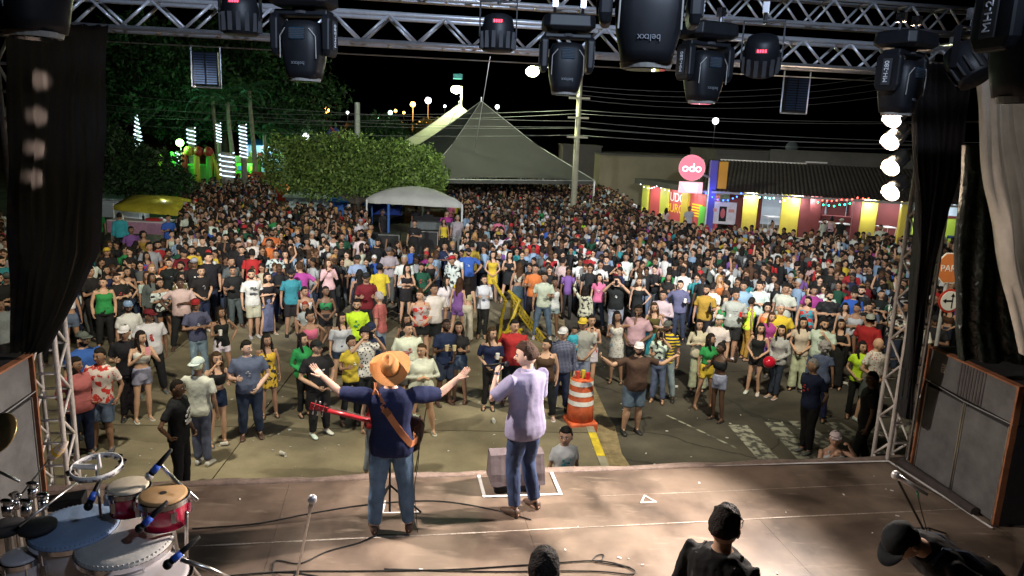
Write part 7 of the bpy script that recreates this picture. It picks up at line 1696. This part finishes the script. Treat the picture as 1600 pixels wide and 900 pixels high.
(521,367,'m','tank:white','trousers:dgrey','dn','3','short:b','cap:black',0,None,'the man in the white vest'),(508,375,'w','tank:black','trousers:black','dn','2','long:b',None,0,None,None),(481,378,'W','tank:brown','trousers:brown','dn','3','bun:b',None,30,None,None),
(464,363,'w','jacket:black','trousers:black','dn','2','short:o',None,0,None,'the blonde in black'),(447,398,'w','tank:black','trousers:black','up','2','long:b',None,0,None,'the woman clapping overhead'),(407,344,'m','tee:dred','trousers:black','dn','3','short:b',None,20,None,None),
(379,344,'m','tee:black','trousers:black','dn','2','short:b',None,0,None,None),(383,357,'m','tee:dgreen','trousers:black','dn','3','short:b','back:red',170,None,'the red cap in the upper left crowd'),(360,352,'m','tee:white','trousers:black','dn','3','short:b',None,0,None,None),
(351,372,'m','tee:black','trousers:black','dn','2','short:b',None,0,None,None),(371,383,'M','tee:black','trousers:black','dn','3','short:b',None,0,None,None),(381,391,'m','tee:black','trousers:black','dn','2','short:b',None,0,None,None),(392,397,'m','tee:red','trousers:black','dn','3','short:b',None,170,None,'the man in the red orange tee at left'),
(419,380,'m','tee:orange','trousers:black','dn','3','short:b',None,30,None,None),(425,397,'m','tee:lgrey:K','trousers:black','dn','3','short:b',None,0,None,None),(564,347,'m','tee:lgrey','trousers:grey','dn','3','short:b','cap:grey',0,None,'the man in pale grey beside the tent pole'),
(562,370,'m','polo:white','trousers:black','dn','3','short:b','cap:black',0,None,None),(537,370,'m','tee:dgreen','trousers:black','dn','3','short:b',None,0,None,None),(520,344,'c','tee:white','shorts:black','dn','3','short:b',None,0,None,None),(565,385,'w','tank:cream','trousers:black','dn','3','long:b',None,60,None,None),
(600,332,'m','tee:black','trousers:black','dn','5','buzz:b',None,60,None,'the sound man at the left tent side'),(668,329,'M','tee:black','trousers:black','dn','4','short:b',None,150,None,'the sound man bent over the desk'),(714,341,'M','tee:grey','trousers:grey','dn','3','buzz:g',None,-20,None,'the grey haired man at the right tent pole'),
(698,334,'M','tee:magenta','trousers:black','dn','3','short:b',None,0,None,None),(695,346,'w','tank:yellow','trousers:black','dn','3','long:b',None,0,None,None),(646,349,'m','tee:black','trousers:black','cr,dn','3','short:b',None,-10,None,'the technician in front of the desk'),
(651,325,'m','tee:black','trousers:black','dn','4','short:b',None,150,None,None),(580,355,'m','long:black','trousers:black','dn','3','short:b',None,0,None,None),(591,380,'m','tee:black','trousers:black','dn','3','short:b',None,10,None,None),
(757,355,'m','tee:lblue','trousers:black','dn','3','short:b',None,30,None,'the man in the pale blue tee'),(778,344,'m','tee:pink','trousers:black','dn','4','short:b',None,0,None,'the neon pink tee'),(752,341,'w','tank:white','trousers:black','dn','3','long:b',None,0,None,None),
(735,343,'m','tee:black','trousers:black','dn','3','short:b',None,0,None,None),(781,367,'M','tee:white','trousers:black','dn','3','short:b','back:mustard',180,None,'the white shirt with mustard cap'),(753,371,'m','tee:black','trousers:black','dn','3','short:b',None,180,None,None),(739,368,'w','tank:slate','trousers:black','dn','2','long:o',None,170,None,'the blonde with her back turned'),
(730,367,'w','tank:black','trousers:black','dn','2','long:b',None,0,None,None),(855,341,'m','tee:yellow','trousers:black','dn','3','short:b','cap:white',20,None,'the white cap in the middle distance'),(887,350,'m','long:lblue','trousers:ddenim','dn','2','short:b',None,160,None,'the tall man in pale blue'),
(906,346,'m','tee:neon','trousers:black','dn','3','short:b',None,10,None,None),(951,361,'M','long:denim','trousers:black','cr','3','short:n',None,0,None,'the man in the denim shirt far back'),(993,377,'m','tee:orange','trousers:black','dn','3','short:b',None,0,None,'the bright orange tee at right'),
(834,375,'m','tee:red','trousers:black','dn','3','short:b',None,0,None,'the red tee left of turquoise'),(921,355,'m','tee:white','trousers:black','dn','3','short:b',None,0,None,None),(940,325,'m','jacket:lblue:Q','trousers:black','dn','3','short:b',None,150,None,None),(951,327,'m','tee:red','trousers:ddenim','dn','3','short:b',None,0,None,'the red tee below the tent corner'),
(973,369,'w','tank:dgreen','trousers:black','dn','3','long:b',None,0,None,None),(1004,364,'m','tee:blue','trousers:black','dn','3','short:b',None,20,None,None),(1018,300+38,'m','tee:lpink','trousers:black','dn','3','short:b',None,0,None,None),
(1041,328,'w','tee:lpink','trousers:black','dn','3','long:b',None,170,None,'the pale pink back before the poster wall'),(1078,326,'m','tee:lgrey','trousers:black','dn','3','short:b','cap:dgrey',20,None,'the man in cap before the green board'),(1183,362,'m','tee:blue','trousers:black','dn','3','short:b',None,0,None,'the blue tee right of the first column'),
(1211,372,'w','tank:yellow:K','trousers:black','dn','3','bun:b',None,0,None,None),(1235,368,'m','tee:white','trousers:black','dn','4','short:b',None,0,None,'the man in white before the yellow column'),(1104,355,'w','tee:orange','trousers:black','dn','3','long:r',None,0,None,'the woman in orange before the banner'),
(1160,365,'m','tee:yellow','trousers:black','dn','3','short:g',None,0,None,None),(1355,374,'M','tee:black','trousers:black','dn','3','fade:b',None,0,None,'the bearded man before the last column'),(1288,372,'w','tank:beige','trousers:black','dn','2','bun:b',None,0,None,None),
(1060,375,'w','jacket:white','trousers:black','dn','3','long:b',None,20,None,None),(1123,398,'m','tee:dgreen','trousers:black','dn','2','short:b',None,0,None,None),(1144,397,'M','tee:black','trousers:black','dn','2','short:b','cap:olive',0,None,'the olive cap'),
(1176,405,'M','tee:black','trousers:black','cr','3','short:b',None,0,None,'the man in black with folded arms'),(1195,396,'m','tee:dgreen','trousers:black','dn','3','short:b',None,0,None,None),(1109,410,'M','tee:dgrey','trousers:black','dn','3','fade:b',None,0,None,None),(1128,413,'w','tee:white:K','trousers:black','dn','3','bob:b',None,170,None,None),
(1206,349,'w','tank:white','trousers:black','dn','3','bun:b',None,20,'woman standing inside the bar between the first two yellow columns',None),
(1286,346,'m','tee:lgrey','trousers:black','dn','2','short:b',None,60,'man in light grey inside the bar, leftmost near the counter',None),
(1300,341,'w','tank:lpink','trousers:black','cu','2','bob:b',None,160,'woman in pink inside the bar in front of the counter',None),
(1314,345,'m','tee:black','trousers:black','dn','3','short:b','cap:white',-30,'man in black and white cap inside the bar',None),
(1378,356,'m','tee:white','trousers:black','dn','3','short:b',None,0,'man in white inside the bar right of the third yellow column',None),
(1126,436,'w','tank:orange','trousers:black','hp','2','long:o',None,20,None,'the blonde in orange'),(1117,449,'m','tee:white','trousers:grey','dn','3','short:b',None,150,None,None),(1195,419,'m','tee:black','trousers:black','fc,dn','3','short:b',None,0,None,None),(1072,424,'m','tee:white','trousers:dgrey','dn','3','short:b',None,170,None,None),
]
LEGS = ['st','st','wd','cr','st']
def cloth_choice(i): return None
KPR = {'man with the white chest print':{'c':'white','w':.17,'n':14,'seed':3}, }
for i, r in enumerate(N_):
    x, y, b, top, bot, arms, skin, hair, cap, rot, lab, mark = r
    pr = None; kw = {}
    if lab:
        if 'big white chest print' in lab: pr = {'c':'white','w':.17,'n':14,'seed':3}
        elif 'large white K' in lab: pr = {'c':'white','text':'K','size':.17}
        elif 'white printed tee and cream' in lab: pr = {'c':'dgrey','w':.16,'n':10,'seed':5}
        elif 'neon yellow football' in lab: pr = {'c':'green','w':.12,'n':6,'seed':8}
        elif 'orange print' in lab: pr = {'c':'coral','w':.14,'n':7,'seed':9}
        elif 'palm print' in lab: pr = {'c':'teal','w':.12,'n':9,'seed':12}; kw = dict(h=1.50)
        elif 'black tee with white print and grey cap' in lab: pr = {'c':'white','w':.12,'n':8,'seed':2}
        elif 'lemon yellow tee with a small' in lab: pr = {'c':'black','w':.07,'n':4,'seed':4}
        elif 'child with a red headband' in lab: kw = dict(h=1.35)
        elif 'boy in turquoise' in lab: kw = dict(h=1.40)
        elif 'child in a lemon' in lab: kw = dict(h=1.45)
        elif 'vest with a hand over' in lab: kw = dict(h=1.52)
        if 'white trainers' in lab: kw['shoes'] = 'white'
        if 'striding' in lab: kw['leg'] = 'wk'
    kw.setdefault('leg', LEGS[(i*7) % 5])
    place(x, y, b, top, bot or None, arms, skin, hair, cap, rot, lab, mark, print_=pr, **kw) if True else None
    if lab is None: ALLP[-1]['_auto'] = i
print('catalogued', len(N_))
# child carried on the arm, baby held
hm = next(o for o in ALLP if 'yellow cap holding' in str(o.get('label')))
c_ = person(hm.location+Vector((-.22,-.14,.62)), .3, 'c', 'tee:turq', 'shorts:ddenim', 'cl', 'st', '3', 'short:b', None, .92, 'small child in turquoise carried on the arm of the man in the yellow cap', None, 'black')
hm = next(o for o in ALLP if 'holding a baby' in str(o.get('label')))
c_ = person(hm.location+Vector((-.05,-.24,.80)), .2, 'c', 'tee:white:R', 'shorts:white', 'cl', 'st', '2', 'short:b', None, .62, 'baby in white carried by the woman in the flowered dress', None, 'white')

# ---- random fill between and behind
MARK += [(240,318,'the yellow canopy'),(640,305,'the control tent'),(560,300,'the topiary tree'),(900,300,'the utility pole'),(1171,345,'the first yellow column'),(1232,350,'the second yellow column'),(1354,350,'the third yellow column'),(1081,290,'the round pink sign'),(820,470,'the hatched barrier'),(1000,330,'the red poster wall'),(1300,360,'the bar counter'),(1420,420,'the right curtain'),(670,365,'the mixing desk')]
def interp(x, T): return float(np.interp(x, [t[0] for t in T], [t[1] for t in T]))
TOPL = [(0,330),(150,385),(178,378),(275,378),(285,296),(330,272),(424,272),(430,318),(560,322),(700,330),(702,272),(925,284),(960,296),(1000,325),(1060,350),(1110,358),(1160,356),(1230,364),(1360,366),(1500,376),(1600,380)]
BOTL = [(0,480),(100,470),(120,450),(330,432),(580,412),(600,402),(820,405),(830,418),(1060,430),(1100,445),(1220,450),(1240,460),(1400,485),(1500,470),(1600,470)]
fill = []; cells = {}
def near(x, y, r):
    cx, cy = int(x), int(y)
    for i in range(cx-1, cx+2):
        for j in range(cy-1, cy+2):
            for (a, b) in cells.get((i,j), ()):
                if (a-x)**2+(b-y)**2 < r*r: return True
    return False
for p in PLACED: cells.setdefault((int(p[0]),int(p[1])), []).append((p[0],p[1]))
rf = random.Random(11)
y_ = 13.0
while y_ < 82:
    step = .40 if y_ < 40 else .52; x_ = -y_*.78-3
    while x_ < y_*.78+3:
        px_, py_ = x_+rf.uniform(-.22,.22), y_+rf.uniform(-.22,.22); x_ += step
        hx, hy = PX((px_,py_,1.55))
        if hx < -15 or hx > 1510: continue
        if not (interp(hx,TOPL) < hy < interp(hx,BOTL)): continue
        if 1015 < hx and hy < 350 and py_ > 44: continue
        if rf.random() < (.10 if hx < 1050 else .05): continue
        if near(px_, py_, .34 if py_ > 24 else .43): continue
        if -6.6 < px_ < -1.0 and 30.4 < py_ < 33.4: continue
        if 578 < hx < 726 and 322 < hy < 384: continue
        if 182 < hx < 268 and 330 < hy < 366: continue
        cells.setdefault((int(px_),int(py_)), []).append((px_,py_)); fill.append((px_,py_,hx,hy))
    y_ += step*.9
fill.sort(key=lambda t: t[1])
WT = [('black',68),('white',11),('navy',8),('dgrey',8),('grey',5),('lgrey',4),('red',2.5),('dred',3),('blue',2.5),('lblue',4),('pink',1.2),('lpink',2.5),('yellow',1.8),('orange',1.2),('green',2),('dgreen',3),('teal',2),('purple',2),('magenta',2),('brown',4),('beige',3),('olive',2),('denim',3)]
names, wts = zip(*WT)
def rnd_spec():
    w = rf.random() < .5; b = ('W' if rf.random() < .18 else 'w') if w else ('M' if rf.random() < .22 else 'm')
    top = rf.choices(['tee','tank','crop','offsh','long'],[4,4,2,1,1])[0] if w else rf.choices(['tee','polo','long','jacket'],[8,2,.7,1])[0]
    arms = rf.choices(['dn','cl','cr','cu','hi','fc','up','cu,dn','hp,dn','dn,wv'],[30,12,10,9,2,2,1.2,6,6,1])[0]
    pat = rf.choices(['','P','K','F'],[88,4,4,4])[0]
    return b, top+':'+rf.choices(names,wts)[0]+(':'+pat if pat else ''), 'trousers:'+rf.choice(['black','ddenim','navy','black','dgrey']), arms, rf.choices('12345',[8,34,36,14,8])[0], (rf.choices(['long','bob','bun','pony','curly'],[8,2,2,3,1])[0] if w else rf.choices(['short','fade','buzz'],[6,3,2])[0])+':'+rf.choices('bno',[8,2,.5 if w else .1])[0], (None if w or rf.random() > .16 else rf.choice(['cap','cap','back'])+':'+rf.choice(['black','red','white','grey','navy'])), rf.gauss(0,16) if rf.random() < .86 else rf.uniform(90,270)
NIND = 300-len(ALLP)+3
def autolabel(o, b, top, cap, hair, x, y):
    parts = top.split(':'); c = CN.get(parts[1], parts[1]); pt = {'P':'patterned ','K':'mottled ','F':'flowered ','S':'striped ','Q':'plaid ','Y':'banded ','R':'flowered '}.get(parts[2] if len(parts) > 2 else '', '')
    base = {'m':'man','M':'heavy man','w':'woman','W':'heavy woman','c':'child'}[b]+' in '+c+' '+pt+NTOP[parts[0]]
    if cap: base = base+' and '+CN.get(cap.split(':')[1], cap.split(':')[1])+' cap'
    c_ = sorted((m for m in MARK if (m[0]-x)**2+(m[1]-y)**2 > 9), key=lambda m: (m[0]-x)**2+2.0*(m[1]-y)**2)
    for pre in ('','just ','farther '):
        for mx_, my_, nm in c_[:9 if not pre else 14]:
            dx, dy = x-mx_, y-my_; rel = ('right of ' if dx > 0 else 'left of ') if abs(dx) > abs(dy) else ('behind ' if dy < 0 else 'in front of ')
            if pre == 'just ' and abs(dx)+abs(dy) > 40: continue
            if pre == 'farther ' and rel == 'in front of ': continue
            L = base+', '+pre+rel+nm
            if L not in USED and len(L.split()) <= 16: USED.add(L); return L
    return base+' in the crowd'
for o in ALLP:
    if '_auto' in o.keys():
        i = o['_auto']; del o['_auto']; r = N_[i]; tag(o, autolabel(o, r[2], r[3], r[8], r[7], r[0], r[1]), 'person', 'people in the crowd')
        # a marked person names itself by its own mark
        if r[11]:
            nm = r[11].replace('the ','',1); kindw = {'m':'man','M':'heavy man','w':'woman','W':'heavy woman','c':'child'}[r[2]]
            parts = r[3].split(':'); L = (nm if nm.split()[0] in ('man','woman','heavy','grey','technician','sound','bearded','tall','blonde') else kindw+' with '+('an ' if nm[0] in 'aeiou' else 'a ')+nm)+(', wearing '+CN.get(parts[1],parts[1])+' '+NTOP[parts[0]] if parts[1] not in nm and len(nm.split()) < 9 else '')
            if L not in USED and len(L.split()) > 3: USED.add(L); o['label'] = L
# who shows largest gets to be an individual
ind = fill[:NIND]; rest = fill[NIND:]
for (X_, Y_, hx, hy) in ind:
    b, top, bot, arms, skin, hair, cap, rot = rnd_spec(); h = HT[b]*rf.uniform(.91,1.06)
    zg = .12 if on_apron((X_,Y_)) else 0; face = math.atan2(SO.x-X_, -(SO.y-1-Y_))*.9+R(rot)
    o = person((X_,Y_,zg), face, b, top, bot, arms, LEGS[int(abs(X_*7)) % 5], skin, hair, cap, h, None, None)
    tag(o, autolabel(o, b, top, cap, hair, hx, hy), 'person', 'people in the crowd')
print('people', len(ALLP), 'rest', len(rest))
# the far crowd: one mass of simple figures
FARM = mat('far_crowd_cloth', (.5,)*3, .8, spec=.2); n_, l_, b_ = nodes(FARM); at = n_.new('ShaderNodeAttribute'); at.attribute_name = 'tint'; l_.new(at.outputs['Color'], b_.inputs['Base Color'])
def lowperson(arm, w):
    g = Geo(); S_, T_, B_, Hh = (1,0,0,1),(0,1,0,1),(0,0,1,1),(1,1,0,1); h = 1.7; k = .9 if w else 1
    E8 = lambda z, rx, ry: [(rx*math.cos(a), ry*math.sin(a), z) for a in [2*math.pi*i/8 for i in range(8)]]
    g.loft([E8(.82,.15*k,.11),E8(1.0,.14*k,.10),E8(1.12,.125*k,.09),E8(1.28,.16*k,.11),E8(1.37,.15*k,.08),E8(1.42,.07,.05)], tint=T_)
    for s_ in (-1,1): g.tube([(s_*.08,0,.85),(s_*.1,-.01,.45),(s_*.11,.0,.03)], [.09,.065,.045], 5, tint=B_)
    for s_ in (-1,1):
        sh = Vector((s_*.17*k,0,1.36)); e, w_ = ARM[arm if s_ > 0 or arm in ('up','cr') else 'dn']; E_ = sh+Vector((s_*e[0],e[1],e[2]))*h; W_ = sh+Vector((s_*w_[0],w_[1],w_[2]))*h
        g.tube([sh,sh.lerp(E_,.7)], [.06,.052], 5, tint=T_); g.tube([sh.lerp(E_,.7),E_,W_+(W_-E_)*.25], [.042,.038,.028], 5, tint=S_)
    g.tube([(0,0,1.40),(0,-.01,1.50)], .05, 6, tint=S_); g.ell((0,-.015,1.565), (.078,.092,.115), 9, 7, tint=S_); g.ell((0,.006,1.612), (.090,.100,.100), 9, 6, tint=Hh)
    if w: g.ell((0,.055,1.45), (.085,.05,.17), 8, 5, tint=Hh)
    g.ell((0,-.098,1.565),(.05,.012,.012),6,4,tint=(.3,0,0,.5)); return g
TPL = [lowperson(a, w) for a in ('dn','cr','cl','cu','up','hi') for w in (0,1)]
TV = [(np.array(t.v), t.f, np.array([t.t[i] for i in range(len(t.v))])) for t in TPL]
VV, FF, CC = [], [], []; off = 0
for (X_, Y_, hx, hy) in rest:
    k = rf.choices(range(12), [10,10,3,3,3,3,3,3,.5,.5,.7,.7])[0]; v, f, tt = TV[k]; sc_ = rf.uniform(.92,1.05); a = math.atan2(SO.x-X_, -(SO.y-1-Y_))+rf.gauss(0,.4)+(math.pi if rf.random() < .15 else 0); ca, sa = math.cos(a), math.sin(a)
    q = v*sc_; q = np.stack([q[:,0]*ca-q[:,1]*sa+X_, q[:,0]*sa+q[:,1]*ca+Y_, q[:,2]], 1); VV.append(q)
    sk = np.array(SKN[rf.choices('12345',[3,22,40,22,13])[0]]); tp = np.array(COL[rf.choices(names+('white','lblue','lgrey'),wts+(9,7,5))[0]]); bt_ = np.array(COL[rf.choice(['black','ddenim','navy','denim','dgrey'])]); hr = np.array(HRC[rf.choices('bnog',[8,2,.4,.3])[0]])
    if rf.random() < .1: hr = np.array(COL[rf.choice(['red','white','black','grey'])])
    hm_ = (tt[:,0] == 1) & (tt[:,1] == 1); sm_ = (tt[:,0] == 1) & ~hm_; tm_ = (tt[:,1] == 1) & ~hm_; bm_ = tt[:,2] == 1; em_ = tt[:,3] < .9
    c_ = np.zeros((len(v),4)); c_[:,3] = 1; c_[sm_,:3] = sk; c_[tm_,:3] = tp; c_[bm_,:3] = bt_; c_[hm_,:3] = hr; c_[em_,:3] = sk*.15; CC.append(c_)
    FF += [tuple(i+off for i in p) for p in f]; off += len(v)
if VV:
    me = bpy.data.meshes.new('crowd'); me.from_pydata(np.concatenate(VV), [], FF); at_ = me.color_attributes.new('tint','FLOAT_COLOR','POINT'); at_.data.foreach_set('color', np.concatenate(CC).astype(np.float32).ravel()); me.materials.append(FARM)
    me.polygons.foreach_set('use_smooth', [True]*len(me.polygons)); o = put('far_crowd', me); tag(o, 'dense far crowd filling the street below the tents', 'crowd', kind='stuff')
# ---------------------------------------------------------------- things held
def who(s_): return next(o for o in ALLP if s_ in str(o.get('label')))
def held(o, p, kind, label, mt, up=False):
    w_ = o.matrix_basis @ Vector(p); g = Geo()
    if kind == 'cup': g.tube([(0,0,-.05),(0,0,.06)], [.030,.040], 12)
    elif kind == 'can': g.tube([(0,0,-.06),(0,0,.06)], .031, 12)
    elif kind == 'phone': g.box((0,0,0),(.038,.006,.075))
    elif kind == 'bottle': g.tube([(0,0,-.1),(0,0,.04),(0,0,.08),(0,0,.14)], [.034,.034,.014,.013], 10)
    elif kind == 'helmet': g.ell((0,0,0),(.13,.15,.13),16,12)
    ob = g.build(kind, mt, loc=w_, rz=o.rotation_euler[2], smooth=kind in ('helmet',)); return tag(ob, label, kind)
hx_ = lambda b, a, s_: (lambda j: j[2]+(j[2]-j[1]).normalized()*.07)(armj(b, s_, a))
mid = lambda b, a: (hx_(b,a,1)+hx_(b,a,-1))/2
CUPW = mat('white_cup', (.75,.74,.72), .4)
BEER = mat('beer_cup', (.62,.50,.28), .3)
for s_, kind, lab, mt, p in [
 ('pink phone','phone','pink phone held up by the woman in the patterned crop top',mat('pink_phone', (.75,.3,.36), .4),mid('w','ph')+Vector((0,-.02,.02))),
 ('tank top and white shorts','cup','white cup held by the woman in white shorts',CUPW,hx_('w','cu',-1)+Vector((0,-.03,.03))),
 ('slim dark skinned','cup','beer cup held by the slim man in navy',BEER,hx_('m','cu',-1)+Vector((0,-.03,.03))),
 ('black cropped tee and denim','cup','clear cup held by the woman in the black cropped tee',BEER,mid('w','cu')+Vector((0,-.03,.04))),
 ('navy off shoulder','cup','pale cup held by the woman in navy off shoulder',CUPW,hx_('w','cu',1)+Vector((0,-.03,.03))),
 ('bright red polo','can','silver can held by the man in the red polo',CHROME,hx_('M','cu',1)+Vector((0,-.03,.03))),
 ('photographer in black','phone','black camera held to the face of the photographer',BLK,mid('m','hi')+Vector((0,-.03,0))),
 ('phone up to his face','phone','black phone held up by the man filming in plain black tee',BLK,mid('M','hi')+Vector((0,-.03,0))),
 ('tied top and jeans','phone','phone raised by the woman in the tied white top',BLK,hx_('w','hi',1)+Vector((0,-.03,.02))),
 ('phone in a red case','phone','red cased phone lifted above the dark red top',mat('red_phone', (.5,.02,.03), .4),mid('w','hi')+Vector((0,-.03,.02))),
 ('green top holding','cup','white cup held by the smiling woman in green',CUPW,hx_('w','cu',1)+Vector((0,-.03,.03))),
 ('big man in a steel','cup','red cup held by the big man in steel grey',mat('red_cup', (.5,.02,.02), .4),hx_('M','cu',1)+Vector((0,-.03,.03))),
 ('slate blue shirt','cup','white cup held by the tall man in the slate blue shirt',CUPW,hx_('m','cu',1)+Vector((0,-.03,.03))),
 ('black bag and a bottle','bottle','dark bottle held by the man in mustard',BLK,hx_('m','cu',1)+Vector((0,-.03,.03))),
 ('striped top and black jacket','helmet','red motorcycle helmet held by the woman in the striped top',mat('red_gloss', (.5,.01,.03), .15, coat=1),mid('w','cl')+Vector((0,-.14,.0))),
 ('jeans and light','cup','',CUPW,(0,0,0)) ][:-1]: held(who(s_), p, kind, lab, mt)
